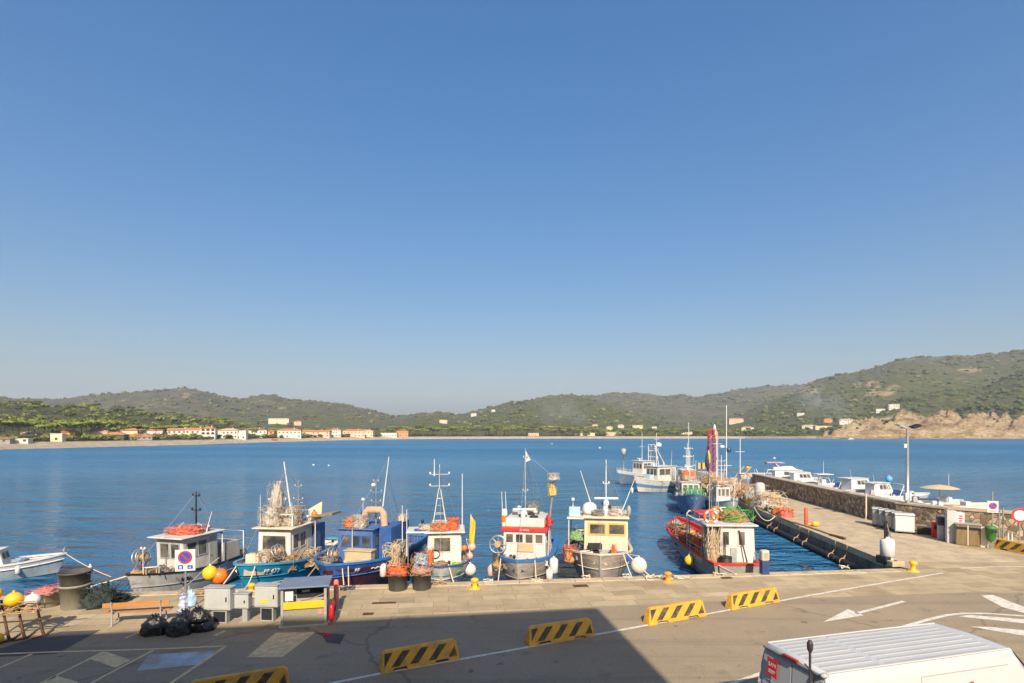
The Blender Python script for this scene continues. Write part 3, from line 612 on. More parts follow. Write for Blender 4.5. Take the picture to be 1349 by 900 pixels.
def house(px,py,wpx,hpx,wc,rc,label,rf='hip',yaw=0,ht=None,storeys=None,arch=False):
    p=TP(px,py)
    if p is None: return
    Y=p.y; k=Y/F; w=wpx*k; h=max(2.3,hpx*k); d=max(5,min(w*.7,11)); rh=0 if rc=='flat' else min(1.9,.18*d+.4)
    h=max(2.3,h-rh*.8)
    t=thing('house',label,'house',p,rad(yaw)+math.atan2(-p.x,p.y)*.5)
    MB().box(-w/2,w/2,0,d,-2.5,h).build('wall',wallc[wc],t)
    mb=MB(); e=.45
    if rc=='flat': mb.box(-w/2-.2,w/2+.2,-.2,d+.2,h+.003,h+.35)
    elif rf=='hip':
        r=min(d/2,w/2)*.9; b=[(-w/2-e,-e,h),(w/2+e,-e,h),(w/2+e,d+e,h),(-w/2-e,d+e,h)]; tp=[(-w/2+r,d/2,h+rh),(w/2-r,d/2,h+rh)]
        mb.add(b+[(x,y,z+.16) for x,y,z in b]+tp,[(3,2,1,0),(0,1,5,4),(1,2,6,5),(2,3,7,6),(3,0,4,7),(4,5,9,8),(6,7,8,9),(5,6,9),(7,4,8)])
    else:
        b=[(-w/2-e,-e,h),(w/2+e,-e,h),(w/2+e,d+e,h),(-w/2-e,d+e,h)]
        if rf=='gable': tp=[(-w/2-e,d/2,h+rh),(w/2+e,d/2,h+rh)]; mb.add(b+[(x,y,z+.14) for x,y,z in b]+tp,[(3,2,1,0),(0,1,5,4),(1,2,6,5),(2,3,7,6),(3,0,4,7),(4,5,9,8),(6,7,8,9),(5,6,9),(7,4,8)])
        else: tp=[(0,-e,h+rh),(0,d+e,h+rh)]; mb.add(b+[(x,y,z+.14) for x,y,z in b]+tp,[(3,2,1,0),(0,1,5,4),(1,2,6,5),(2,3,7,6),(3,0,4,7),(4,5,8),(5,6,9,8),(6,7,9),(7,4,8,9)])
    mb.build('roof',roofc[rc],t)
    if rc!='flat' and w>6: MB().box(w*.18,w*.18+.6,d*.35,d*.35+.6,h+.2,h+rh+.7).build('chimney',wallc[wc],t)
    ns=storeys or max(1,int(h/2.7)); nw=max(1,min(6,int(w/3.0)))
    sh=(shut if RND.random()<.6 else shutg)
    for s in range(ns):
        z0=s*h/ns+(.9 if s or not arch else .1)
        for q in range(nw):
            if not arch and RND.random()<.3: continue
            xc=-w/2+w*(q+.5)/nw; ww=.65 if not arch else w/nw*.33
            mb=MB()
            if arch: mb.prism([(-ww,z0),(ww,z0),(ww,z0+1.1),(ww*.7,z0+1.6),(0,z0+1.85),(-ww*.7,z0+1.6),(-ww,z0+1.1)],-.0,.1,0,Matrix.Translation((xc,0,0))@Matrix.Rotation(rad(90),4,'X'))
            else: mb.box(xc-ww,xc+ww,-.05,.05,z0,z0+min(1.35,h/ns-1.2))
            mb.build('window',sh,t)
    return t
HS=[
(5,585,13,6,'grey','brown','low beach hut with a brown roof at the near end of the sandy beach','hip',0),
(23,584.5,22,4.6,'white','flat','row of low white bathing cabins beside the brown roofed beach hut'),
(38,577,18,8,'pink','pale','pale pink house under the first umbrella pines, half hidden'),
(74,582,13,10,'cream','flat','pale cream flat roofed building standing in front of shrubs near tall pines'),
(89,579,17,12,'orange','orange','orange walled house just before the clump of tall umbrella pines'),
(126,579,26,13,'pink','pale','large pale pink house behind the trunks of the tall pines'),
(149,580,24,10,'navy','orange','dark blue fronted beach building with an orange roof'),
(172,576.5,24,12,'cream','orange','cream house with a broad orange roof behind the grey beach pavilion'),
(183,580,30,7,'grey','orange','low grey beach pavilion with open front and orange roof'),
(204,576,18,11,'white','orange','small white house with an orange roof left of an autumn coloured shrub'),
(236,576.5,28,12,'white','orange','white two storey house with orange roof and grey shutters, long side to the beach','gable'),
(257,577,24,13,'white','orange','long white house with a wide orange roof joined to the arched villa','gable'),
(274,578.5,17,16,'white','orange','white gabled villa with rows of dark arches facing the sea','front',0),
(300,578,24,13,'white','pale','white stepped villa with a pale roof and small openings'),
(317,579,13,11,'white','flat','bright white cube shaped house close to the sand'),
(335,576.5,30,12,'white','brown','wide white house under a weathered brown roof'),
(357,576,8,9,'orange','orange','narrow orange brick house between green trees'),
(381,577,29,12,'white','orange','white seafront house with a hipped orange roof and hedge in front'),
(367,559,26,7,'cream','flat','pale cream villa high among the trees above the seafront'),
(392,561,9,6,'pink','orange','small pink house above the trees beside the pale villa'),
(416,576,35,9,'pink','orange','long low pink building with an orange roof facing the beach','gable'),
(441,576,15,11,'white','orange','tall white house with red shutters and an orange roof'),
(466,576,28,10,'pink','orange','wide pink house under a spreading terracotta roof'),
(482,575.5,18,9,'cream','pale','cream house with a pale tiled roof at the start of the pine wood'),
(512,576,21,5,'white','flat','long low white beach restaurant in front of the pines'),
(530,575.5,15,9,'orange','brown','orange brick house with brown roof at the edge of the pine belt'),
(584,558,10,4.5,'cream','flat','solitary pale villa on the low saddle of the hills'),
(624,549,7,4,'white','flat','tiny white house near the hill crest left of the central hill'),
(650,543,5,3,'white','flat','tiny white house highest on the flank of the central hill'),
(715,566,9,4,'white','flat','white house first of the line of villas above the pine belt'),
(727,566,12,4.2,'yellow','flat','ochre yellow villa second in the line above the pine belt'),
(751,567,9,4,'pink','flat','pinkish villa half sunk in the trees above the pine belt'),
(773,567,8,4,'white','pale','small white villa with pale roof above the pine belt centre'),
(784,563.5,8,4,'pink','pale','pinkish villa with pale roof slightly higher than its neighbours'),
(803,566,8,4,'cream','pale','small cream villa midway along the line above the pines'),
(818,564,8,4.5,'white','pale','white villa with a pale roof on the rise above the pines'),
(840,564.5,13,4,'cream','flat','long pale cream block above the pine belt'),
(862,566,6,3.5,'white','flat','last small white house of the line above the pine belt'),
(703,574.6,14,3.5,'pink','flat','low pinkish beach building at the foot of the pines left of centre bay'),
(770,574.3,27,3.6,'cream','flat','long low cream beach pavilion at the foot of the pines'),
(806,574.3,17,4.5,'pink','flat','pinkish beach building beside the long cream pavilion'),
(905,573.5,14,3.5,'cream','pale','low cream beach building near the far end of the sand'),
(970,558,18,7,'pink','orange','pink villa with an orange roof alone on the green slope'),
(985,567,15,4.5,'cream','pale','low pale villa below the pink villa on the green slope'),
(1055,548,9,3.4,'white','flat','white house high in the dark trees under the smoky hillside'),
(1066,566,17,6,'white','pale','white house with pale roof lowest of the cluster on the rocky slope'),
(1085,566,20,4.5,'cream','flat','cream terraced house next to the lowest white house of the cluster'),
(1091,558,10,6,'orange','orange','orange red house in the middle of the cluster on the slope'),
(1116,558.5,18,6.5,'white','pale','wide white house just before the rocky cliff begins'),
(1160,543.5,10,4.5,'white','flat','white house above the rocky cliff among pines'),
(1178,539.5,12,6.5,'white','flat','white villa on the brow of the headland above the cliff'),
]
for h in HS:
    a=h[:7]; kw={}
    rf=h[7] if len(h)>7 else 'hip'
    house(*a,rf=rf,arch=('arches' in a[6]),yaw=RND.uniform(-8,8))
# small things on the far shore and bay
p=TP(362,581); t=thing('rowing_boat','dark red boat lying on the sand in front of the villas','boat',p,.1)
mb=MB(); n=10
vs=[];fs=[]
for i2 in range(n+1):
    u=i2/n; b=1.0*math.sin(math.pi*min(.97,max(.03,u)))**.6; x=-3+6*u
    vs+=[(x,-b,.9+.3*(2*u-1)**2),(x,-b*.7,.3),(x,0,.05),(x,b*.7,.3),(x,b,.9+.3*(2*u-1)**2)]
for i2 in range(n):
    for k in range(4): fs.append((i2*5+k,i2*5+k+1,i2*5+5+k+1,i2*5+5+k))
mb.add(vs,fs,0,True); mb.build('hull',redp,t)
MB().box(-.15,.15,-.75,.75,.6,.68).build('seat',oldwood,t)
# ================= THINGS ON THE QUAY =================
def yrot(p): return math.atan2(p[1].y-p[0].y,p[1].x-p[0].x)
# building behind the camera that shades the quay
t=thing('harbour_building','ochre harbour front building whose shadow falls across the road','building',(0,-.9,0),math.atan(.154))
ox=mat('ochre_render',(.55,.36,.17),(.48,.3,.14),.5,.85)
BH=21.9*math.tan(rad(37))
mb=MB(); mb.box(-48,4.95,-12,0,-.2,BH-.25); mb.build('wall',ox,t)
mb=MB(); mb.box(-48.1,5.0,-12.1,.1,BH-.24,BH); mb.build('roof',roofc['orange'],t)
MB().box(-2.9,-2.3,-.9,-.3,BH,BH+.35).build('chimney',ox,t)
for fl in range(4):
    for k in range(9):
        if fl==1 and k==8: continue
        x=-44+k*5.6; mb=MB(); mb.box(x-.6,x+.6,-.05,.06,1+fl*3.8,3+fl*3.8); mb.build('window',shutg,t)
# --- barriers ---
ystripe=mat('barrier_yellow',(.68,.36,.025),(.5,.27,.04),3,.5,dirt=(.2,.14,.08),dscale=2.6,damt=.6,world=True); bstripe=mat('barrier_black',(.03,.028,.027),(.06,.05,.04),5,.6,dirt=(.3,.2,.06),dscale=4,damt=.45,world=True)
def barrier():
    t=thing('road_barrier','x','barrier',(0,0,0))
    L_,H_=2.45,.6; th=lambda z:.21-.14*z/H_
    pr=[(-L_/2,0),(-.88,0),(-.84,.085),(-.46,.085),(-.42,0),(.42,0),(.46,.085),(.84,.085),(.88,0),(L_/2,0),(L_/2-.02,.16),(L_/2-.07,.52),(L_/2-.16,H_),(-L_/2+.16,H_),(-L_/2+.07,.52),(-L_/2+.02,.16)]
    n=len(pr); mb=MB()
    vs=[V((x,-th(z),z)) for x,z in pr]+[V((x,th(z),z)) for x,z in pr]
    mb.add(vs,[tuple(range(n)),tuple(range(n,2*n))[::-1]]+[(i,n+i,n+(i+1)%n,(i+1)%n) for i in range(n)][::1],0)
    o=mb.build('body',ystripe,t)
    bm=bmesh.new(); bm.from_mesh(o.data); bmesh.ops.recalc_face_normals(bm,faces=bm.faces); bm.to_mesh(o.data); bm.free()
    b=o.modifiers.new('Bevel','BEVEL'); b.width=.018; b.segments=2; b.angle_limit=rad(35)
    for sgn in (-1,1):
        mb=MB(); z0,z1=.13,.53; y=lambda z:sgn*(th(z)+.004)
        def par(a,b2,c,d):
            q=[V((a,y(z0),z0)),V((b2,y(z0),z0)),V((c,y(z1),z1)),V((d,y(z1),z1))]
            if sgn>0: q=q[::-1]
            mb.add(q,[(0,1,2,3)])
        w,k=.25,.2
        for c in (-.62,-.05,.52): par(c-w/2-k*.9,c+w/2-k*.9,c+w/2+k*.9,c-w/2+k*.9)
        tri=[V((-1.12,y(z0+.02),z0+.02)),V((-.86,y(z1),z1)),V((-1.1,y(z1),z1))]; mb.add(tri if sgn<0 else tri[::-1],[(0,1,2)])
        tri=[V((.86,y(z0),z0)),V((1.14,y(z0),z0)),V((1.08,y(z0+.3),z0+.3))]; mb.add(tri if sgn<0 else tri[::-1],[(0,1,2)])
        mb.build('stripe_marking',bstripe,t)
    return t
BP=[((250,906),(384,901),'black and yellow striped barrier cut off by the bottom edge of the photo'),
((500,885),(603,865.5),'shaded striped barrier second from the bottom edge, beside the white line'),
((694,849.5),(780,836),'striped barrier lying just inside the corner of the building shadow'),
((851,822.5),(926,809.5),'sunlit striped barrier nearest the shadow corner'),
((959.5,802.5),(1022.5,791.5),'sunlit striped barrier nearest the red rimmed fishing boat'),
((1312,722),(1374,735),'striped barrier under the round no entry sign by the wall')]
b0=None
for a,c,l in BP:
    p,q=G(*a),G(*c)
    if l.startswith('black'): p,q=V((-8.35,14.05,0)),V((-6.1,15.05,0))
    m=(p+q)/2; rz=math.atan2(q.y-p.y,q.x-p.x)
    if b0 is None: b0=barrier(); o=b0; o.location=m; o.rotation_euler=(0,0,rz); o['label']=l; o['group']='striped traffic barriers along the road'
    else: o=dup(b0,m,rz,l)
    L0=(q-p).length; o.scale=(min(1.1,L0/2.45),1,1)
# --- bench ---
p,q=V((-14.75,19.85,0)),V((-12.7,20.25,0)); t=thing('park_bench','bench with varnished orange planks facing the water','bench',(p+q)/2,yrot((p,q)))
mb=MB(); mb.cbox((0,-.12,.74),(2.2,.035,.17),rx=rad(-8)); mb.build('backrest',wood,t,.006)
mb=MB()
for k in range(3): mb.cbox((0,.03+.13*k,.44),(2.15,.11,.035))
mb.build('seat',wood,t,.006)
for x in (-.8,.8):
    mb=MB(); mb.tube([(x,-.17,.86),(x,-.1,.42),(x,-.14,0)],.028,8); mb.tube([(x,-.1,.41),(x,.36,.41),(x,.38,0)],.026,8); mb.box(x-.05,x+.05,-.22,-.06,0,.015); mb.box(x-.05,x+.05,.3,.46,0,.015); mb.build('leg',greyp,t)
# --- rubbish bags ---
bagm=mat('black_plastic_bag',(.018,.018,.022),(.012,.012,.014),6,.28,bump=.05,bscale=7)
def bag(px,py,r,label,seed,z=0,rr=(1,1,.9)):
    p=G(px,py,z); t=thing('rubbish_bag',label,'rubbish bag',p,0,'black rubbish bags by the sign post')
    mb=MB(); mb.lump((0,0,0),(r*rr[0],r*rr[1],r*2*rr[2]*.8),seed,.16,2.2,36,16); mb.build('bag_body',bagm,t)
    mb=MB(); zt=r*1.6*rr[2]; 
    for k in range(5):
        a=k*1.3+seed; mb.tube([(0,0,zt*.86),(.03*math.cos(a),.03*math.sin(a),zt*.98),(.11*math.cos(a),.11*math.sin(a),zt+.07)],[.03,.012,.03],6)
    mb.build('tied_neck',bagm,t)
bag(204,834.5,.44,'smooth black rubbish bag nearest the bench',3,0,(1.05,.8,.85))
bag(237,834.5,.43,'black rubbish bag in the middle of the three on the ground',7)
bag(266,829.5,.4,'black rubbish bag on the ground nearest the grey cabinets',12,0,(1.15,.9,.8))
bag(261,816,.33,'creased grey black rubbish bag lying on top of the others',17,.42,(1.15,.9,.75))
bag(243,821,.3,'black rubbish bag squeezed behind the others against the post',23,.1)
# --- no parking sign on post with blue panels, shopping bag ---
redS=mat('sign_red',(.6,.03,.03),(.55,.03,.03),3,.4); blueS=mat('sign_blue',(.03,.09,.4),(.03,.08,.36),3,.4); whiteS=mat('sign_white',(.6,.6,.6),(.56,.56,.56),3,.4)
Rx=Matrix.Rotation(rad(90),4,'X')
def disc(mb,c,r0,r1,y0,y1,mi=0,n=28,M=None):   # ring/disc facing -y
    pts=[]
    for k in range(n):
        a=2*math.pi*k/n; pts.append((math.cos(a),math.sin(a)))
    c=V(c)
    if r0<=0:
        vs=[c+V((x*r1,y0,z*r1)) for x,z in pts]+[c+V((x*r1,y1,z*r1)) for x,z in pts]
        mb.add(vs,[tuple(range(n)),tuple(range(n,2*n))[::-1]]+[(i,n+i,n+(i+1)%n,(i+1)%n) for i in range(n)],mi)
    else:
        vs=[c+V((x*r,y,z*r)) for r,y in ((r1,y0),(r0,y0),(r0,y1),(r1,y1)) for x,z in pts]
        fs=[]
        for k in range(4):
            for i in range(n): fs.append((k*n+i,k*n+(i+1)%n,((k+1)%4)*n+(i+1)%n,((k+1)%4)*n+i))
        mb.add(vs,[f[::-1] for f in fs],mi)
def nopark(par,z,r,y=-.05,base=True):
    mb=MB(); disc(mb,(0,0,z),0,r,y,y+.01); mb.build('sign_disc',blueS,par)
    mb=MB(); disc(mb,(0,0,z),r*.78,r,y-.006,y); mb.build('red_ring',redS,par)
    mb=MB(); mb.M=Matrix.Translation((0,y-.004,z))@Matrix.Rotation(rad(45),4,'Y'); mb.box(-r*.8,r*.8,-.003,.003,-r*.11,r*.11); mb.build('red_slash',redS,par)
pb=G(244.5,805)
t=thing('no_parking_sign','no parking sign with blue pictograms on a white board above the rubbish bags','sign',pb,.25)
k=720/pb.y
MB().cyl((0,0,0),(0,0,2.62),.038,n=12).build('post',steel,t)
zc=2.0
MB().box(-.36,.36,-.055,-.035,zc-.42,zc+.42).build('sign_board',whiteS,t,.004)
nopark(t,zc+.12,.25,-.066)
mb=MB(); mb.box(-.25,-.07,-.06,-.056,zc-.34,zc-.18); mb.box(.08,.27,-.06,-.056,zc-.34,zc-.2); mb.build('pictogram',blueS,t)
mb=MB(); mb.box(-.2,-.12,-.064,-.0605,zc-.31,zc-.22); mb.add([(.1,-.0605,zc-.3),(.2,-.0605,zc-.3),(.2,-.0605,zc-.24)],[(0,1,2)]); mb.build('pictogram_mark',whiteS,t)
p=G(241,817); p.y+=.12
bagw=mat('striped_bag',(.55,.58,.66),(.12,.14,.3),.9,.4,stretch=(1,1,9),lo=.45,hi=.55,bump=.02)
t=thing('shopping_bag','white and blue striped plastic bag standing against the sign post','bag',G(242,812,.25),0)
mb=MB(); mb.lump((0,0,0),(.21,.18,.85),31,.2,2.5,28,14); mb.build('bag_body',bagw,t)
mb=MB(); mb.tube([(-.08,0,.75),(-.02,0,1.05),(.1,0,.8)],.012,6); mb.build('handle',bagw,t)
t=thing('shopping_bag','pale blue translucent plastic bag hanging higher on the sign post','bag',G(252,797,.62),0)
mb=MB(); mb.lump((0,0,0),(.2,.16,.55),35,.25,2.5,26,12); mb.build('bag_body',mat('pale_blue_bag',(.4,.55,.66),(.3,.45,.58),3,.3,bump=.02),t)
mb=MB(); mb.tube([(-.1,0,.42),(-.09,0,.72),(-.02,0,.5)],.012,6); mb.build('handle',cleanwhite,t)
# --- utility cabinets ---
scr=mat('dark_panel',(.03,.035,.045),(.02,.022,.03),3,.15)
cabm=mat('cabinet_grey',(.44,.45,.44),(.38,.39,.38),2,.5,dirt=(.3,.27,.22),damt=.25)
def cabinet(pl,pr,z0,h,d,label,pedx=None,pedw=.5,yellowlab=False,zp=None):
    a,b=G(*pl),G(*pr); w=(b-a).length; t=thing('utility_cabinet',label,'cabinet',(a+b)/2,yrot((a,b)))
    MB().box(-w/2,w/2,0,d,z0,z0+h).build('cabinet_body',cabm,t,.015)
    mb=MB(); mb.box(-w/2+.05,w/2-.05,-.015,-.001,z0+.05,z0+h-.05); o=mb.build('door',cabm,t,.006)
    mb=MB(); mb.box(w/2-.16,w/2-.12,-.035,-.016,z0+h*.4,z0+h*.6); mb.build('handle',blackm,o)
    mb=MB(); mb.box(-w/2-.02,w/2+.02,-.03,d+.02,z0+h+.002,z0+h+.04); mb.build('lid',greyp,t,.01)
    px=pedx or 0
    MB().box(px-pedw/2,px+pedw/2,.06,d-.06,0,z0-.003).build('pedestal',greyp,t,.01)
    if zp is None:
        mb=MB(); mb.box(px-pedw/2+.05,px+pedw/2-.05,.045,.057,.06,z0-.07); mb.build('dark_panel',scr,t)
    if yellowlab: mb=MB(); mb.box(-w/2+.22,w/2-.35,-.022,-.016,z0+.16,z0+.3); mb.build('yellow_label',mat('label_yellow',(.75,.5,.05),(.7,.45,.04),3,.5),t)
cabinet((269,821.5),(303,822.5),.5,.8,.35,'wide grey utility cabinet with a dark panel in its pedestal, nearest the rubbish bags',.05,.55)
cabinet((308.5,819.5),(327,820),.5,.52,.3,'small grey utility cabinet between the two wide ones',.1,.2,zp=1)
cabinet((335,819),(365.5,820),.55,.78,.35,'wide grey utility cabinet with a yellow label next to the fuel kiosk',.0,.5,True)
# --- fuel kiosk ---
a,b=G(370,828),G(430,824.5); t=thing('fuel_kiosk','grey fuel dispenser kiosk with yellow band and blue grey roof on the quay','fuel kiosk',(a+b)/2,yrot((a,b))+.06); w=(b-a).length
alu=mat('aluminium_frame',(.5,.47,.43),(.42,.4,.37),4,.4,.3); mesh=mat('kiosk_panel',(.3,.27,.2),(.22,.2,.15),40,.6,stretch=(1,1,.2)); kroof=mat('kiosk_roof',(.16,.2,.28),(.12,.15,.22),2,.5)
h=1.42; d=1.25
for x in (-w/2,w/2-.09):
    for y in (0,d-.09): MB().box(x,x+.09,y,y+.09,0,h).build('frame_post',alu,t,.006)
MB().box(-w/2+.02,w/2-.02,.03,d-.03,.08,.62).build('lower_panel',mesh,t)
MB().box(-w/2+.02,w/2-.02,.35,d-.03,.625,h-.02).build('upper_panel',greyp,t)
MB().box(-w/2+.09,w/2-.09,.012,.06,.66,.92).build('yellow_band',mat('kiosk_yellow',(.75,.46,.02),(.68,.4,.02),3,.45),t,.006)
MB().box(-w/2-.1,w/2+.1,-.1,d+.1,h+.003,h+.06).build('roof',kroof,t,.012)
MB().box(-w/2-.06,w/2+.06,-.06,d+.06,0,.078).build('plinth',alu,t,.01)
MB().box(-w/2+.14,-w/2+.42,.02,.05,.96,1.3).build('price_display',whiteS,t,.006)
MB().box(-w/2+.5,w/2-.12,.32,.348,.97,1.32).build('meter_panel',scr,t)
MB().box(-.1,.16,.315,.319,1.17,1.25).build('display',whiteS,t)
MB().box(w/2-.3,w/2-.14,.005,.011,.42,.6).build('warning_label',mat('pink_label',(.6,.25,.22),(.55,.22,.2),3,.5),t)
mb=MB(); mb.tube([(-.1,.05,.95),(.2,-.02,1.0),(w/2-.1,0,1.15),(w/2+.03,.2,1.3)],.022,8); mb.build('hose',oldwood,t)
MB().ball((w/2+.03,.6,.95),(.03,.16,.2)).build('hose_reel',yellow,t)
redx=mat('extinguisher_red',(.62,.02,.02),(.55,.02,.02),3,.35)
M=Matrix.Translation((a+b)/2)@Matrix.Rotation(yrot((a,b))+.06,4,'Z')
for y,l in ((.12,'red fire extinguisher nearest the front of the fuel kiosk'),(.42,'red fire extinguisher in the middle beside the fuel kiosk'),(.7,'red fire extinguisher furthest back beside the fuel kiosk')):
    e=thing('fire_extinguisher',l,'fire extinguisher',M@V((w/2+.16,y,.12)),0,'extinguishers by the fuel kiosk')
    MB().lathe((0,0,0),[(.08,0),(.085,.03),(.085,.45),(.06,.53),(.03,.56),(.03,.6)],16).build('cylinder',redx,e)
    mb=MB(); mb.tube([(0,0,.6),(.0,-.02,.66),(.08,-.04,.62)],.012,6); mb.tube([(.02,0,.62),(.11,-.03,.5),(.1,-.05,.2)],.012,6); mb.build('valve',blackm,e)
    MB().box(-.1,.1,.0,.1,-.12,.0).build('wall_bracket',alu,e)
p=G(443,799); t=thing('hose_post','short pinkish red post standing behind the fuel kiosk','post',p)
MB().lathe((0,0,0),[(.1,0),(.1,1.0),(.085,1.06),(.03,1.09)],16).build('post_body',mat('faded_red',(.55,.12,.1),(.5,.2,.17),3,.5),t)
MB().lathe((0,0,0),[(.14,0),(.14,.03)],16).build('base_plate',greyp,t)
t=thing('spilled_cloth','red cloth lying in a damp patch beside the fuel kiosk','cloth',G(431,836)); MB().lump((0,0,0),(.16,.12,.05),3,.5,3,20,6).build('cloth',redx,t)
t.name='cloth'
# --- left: fishing gear, tubs, nets ---
tubm=mat('black_tub',(.075,.073,.07),(.05,.049,.047),3,.55,dirt=(.12,.11,.09),damt=.4); tubg=mat('grey_tub',(.3,.29,.23),(.22,.21,.17),2.5,.65,dirt=(.12,.11,.08),damt=.5,stretch=(1,1,.3))
def tub(par,r,h,m,n=26):
    MB().lathe((0,0,0),[(r*.84,0),(r*.88,.03),(r*.97,h*.9),(r*1.05,h*.9),(r*1.06,h),(r*.96,h),(r*.82,.12),(0.0,.1)],n).build('tub_body',m,par)
    mb=MB()
    for s in (-1,1): mb.tube([(s*r*1.0,-.1,h*.86),(s*r*1.12,-.08,h*.8),(s*r*1.12,.08,h*.8),(s*r*1.0,.1,h*.86)],.016,6)
    mb.build('handle',m,par)
def netpile(name,label,loc,r,m,seed,strands=26,group=None,cat='fishing net',th=.012,extra=None):
    th*=.55; strands=int(strands*1.7)
    t=thing(name,label,cat,loc,0,group)
    MB().lump((0,0,0),r,seed,.42,3.4,40,16).build('net_bulk',m,t)
    mb=MB(); mb.tangle((0,0,r[2]*.1),(r[0]*1.08,r[1]*1.08,r[2]*1.08),strands,th,seed); mb.build('net_strands',extra or m,t)
    return t
p=G(63,797.5); t=thing('fish_tub','squat grey green tub at the quay edge with red net on top','tub',p); tub(t,.52,.62,tubg)
netpile('fishing_net','red net heaped in the squat grey green tub',p+V((0,0,.52)),(.46,.46,.2),pinknet,5)
p=G(99,800); t=thing('fish_tub','tall pale weathered tub at the quay edge with a second tub on it','tub',p); tub(t,.52,.95,tubg)
t=thing('fish_tub','empty black tub stacked on top of the tall pale weathered tub','tub',p+V((0,0,.951))); tub(t,.55,.5,tubm)
netpile('fishing_net','dark green net sheet spread beside the stacked tubs on the quay edge',G(134,797),(.62,.6,.7),greennet,9,40,th=.018)
netpile('fishing_net','low trailing end of the dark green net toward the grey boat',G(152,791),(.6,.45,.25),greennet,14,30,th=.018)
for px,py,l1,l2,m,s,h in ((521.5,780,'black tub nearest the dark blue boat holding bright orange net','bright orange net piled over the rim of the black tub',orange,3,.78),(553.5,779,'black tub in front of the white boat holding pale pinkish net','pale pinkish net filling the black tub to the rim',mat('pale_pink_net',(.6,.34,.22),(.45,.22,.13),14,.9,bump=.02,bscale=30),8,.78)):
    p=G(px,py); p.y+=.4; t=thing('fish_tub',l1,'tub',p); tub(t,.45,h,tubm)
    netpile('fishing_net',l2,p+V((0,0,h-.1)),(.42,.42,.3 if s==3 else .18),m,s,40)
# anchor and marker buoy rack, far left
p=G(12,845); t=thing('anchor_rack','rusty iron rack of anchors leaning on the quay with floats tied on top','rack',p,.25)
for k,(x,y) in enumerate(((-.55,0),(-.1,.1),(.28,.2),(.75,.35))):
    mb=MB(); mb.tube([(x-.45,y+.5,1.25),(x,y,.25),(x+.12,y-.1,.0)],[.03,.045,.05],7); mb.tube([(x-.15,y-.3,.02),(x+.12,y-.1,.02),(x+.3,y+.15,.12)],[.02,.05,.02],6); mb.build('anchor_shank',rust,t)
mb=MB(); mb.tube([(-.9,.4,.95),(0,.45,1.02),(1.15,.62,1.05)],.035,7); mb.tube([(-.8,.2,.6),(1.1,.5,.5)],.025,6); mb.build('cross_bar',rust,t)
mb=MB(); mb.tangle((0,.4,.85),(.7,.25,.4),26,.02,4); mb.build('rope_tangle',tan,t)
for k,(x,y,z,r,m,l) in enumerate(((-.62,.35,1.55,.24,buoyy,'yellow float highest on the anchor rack'),(-.05,.35,1.3,.27,buoyy,'large yellow float in the middle of the anchor rack'),(.42,.5,1.2,.24,buoyw,'white float beside the large yellow one on the anchor rack'),(-.62,.3,1.12,.22,mat('pale_blue_float',(.4,.5,.6),(.35,.42,.52),4,.45),'pale blue float low on the anchor rack'),(-.2,-.28,.22,.2,buoyy,'yellow float lying on the ground at the foot of the anchor rack'))):
    q=Matrix.Translation(p)@Matrix.Rotation(.25,4,'Z')@V((x,y,z)); f=thing('net_float',l,'float',q,0,'floats on the anchor rack')
    MB().ball((0,0,0),(r,r,r*.92)).build('float_body',m,f); MB().cyl((0,0,r*.85),(0,0,r*1.15),.05,.035,10).build('lug',m,f)
# --- bollards / cleats / grates ---
def bollard(px,py,h,label,m,ring=True):
    p=G(px,py); t=thing('mooring_bollard',label,'bollard',p)
    MB().lathe((0,0,0),[(.17,0),(.17,.04),(.12,.06),(.1,h*.45),(.12,h*.6),(.17,h*.72),(.175,h*.85),(.13,h*.97),(.04,h)],20).build('bollard_body',m,t)
    MB().lathe((0,0,0),[(.27,0),(.27,.022),(.2,.03)],20).build('base_plate',m,t)
    return p
bollard(625.5,775,.46,'yellow mooring bollard between the white boat and the red banded boat',yellow)
bollard(880,766,.46,'orange mooring bollard left of the red rimmed boat, with ropes around it',mat('orange_bollard',(.75,.3,.03),(.65,.24,.03),3,.5))
bollard(1203,752.5,.52,'yellow mooring bollard at the pier corner beside the white hoist',yellow)
bollard(331,781,.42,'orange yellow bollard between the grey cabinets and the turquoise boat',yellow)
def ropeheap(px,py,label,s=.3,seed=1,m=None):
    t=thing('rope_coil',label,'rope',G(px,py)); mb=MB(); mb.tangle((0,0,.02),(s,s*.7,.14),12,.022,seed,seg=14); mb.build('coil',m or ropem,t)
for i,(px,py,l,s) in enumerate(((580,770.5,'brown rope bundle on the edge in front of the white boat',.28),(643,767.5,'short rope bundle on the edge before the red banded boat',.22),(707,766,'rope bundle on the edge under the right bow of the red banded boat',.28),(772,762.5,'small rope bundle at the bow of the cream cabin boat',.22),(826,761,'small rope bundle on the edge beside the cream cabin boat',.22),(862,763,'pale rope heap left of the orange bollard',.42),(897,762,'pale rope heap right of the orange bollard',.36),(948,759,'rope end on the edge below the red rimmed boat',.26),(320,786,'jumbled pale ropes behind the grey cabinets',.75),(262,783,'brown rope heap by the sign post',.6),(1063,750,'dark rope end on the edge near the pier corner',.26),(1112,749,'pale rope end on the edge close to the pier corner',.2),(458,777,'rope bundle on the edge before the dark blue boat',.28))):
    ropeheap(px,py,l,s,i+2,tan if 'brown' in l else (dkrope if 'dark' in l else ropem))
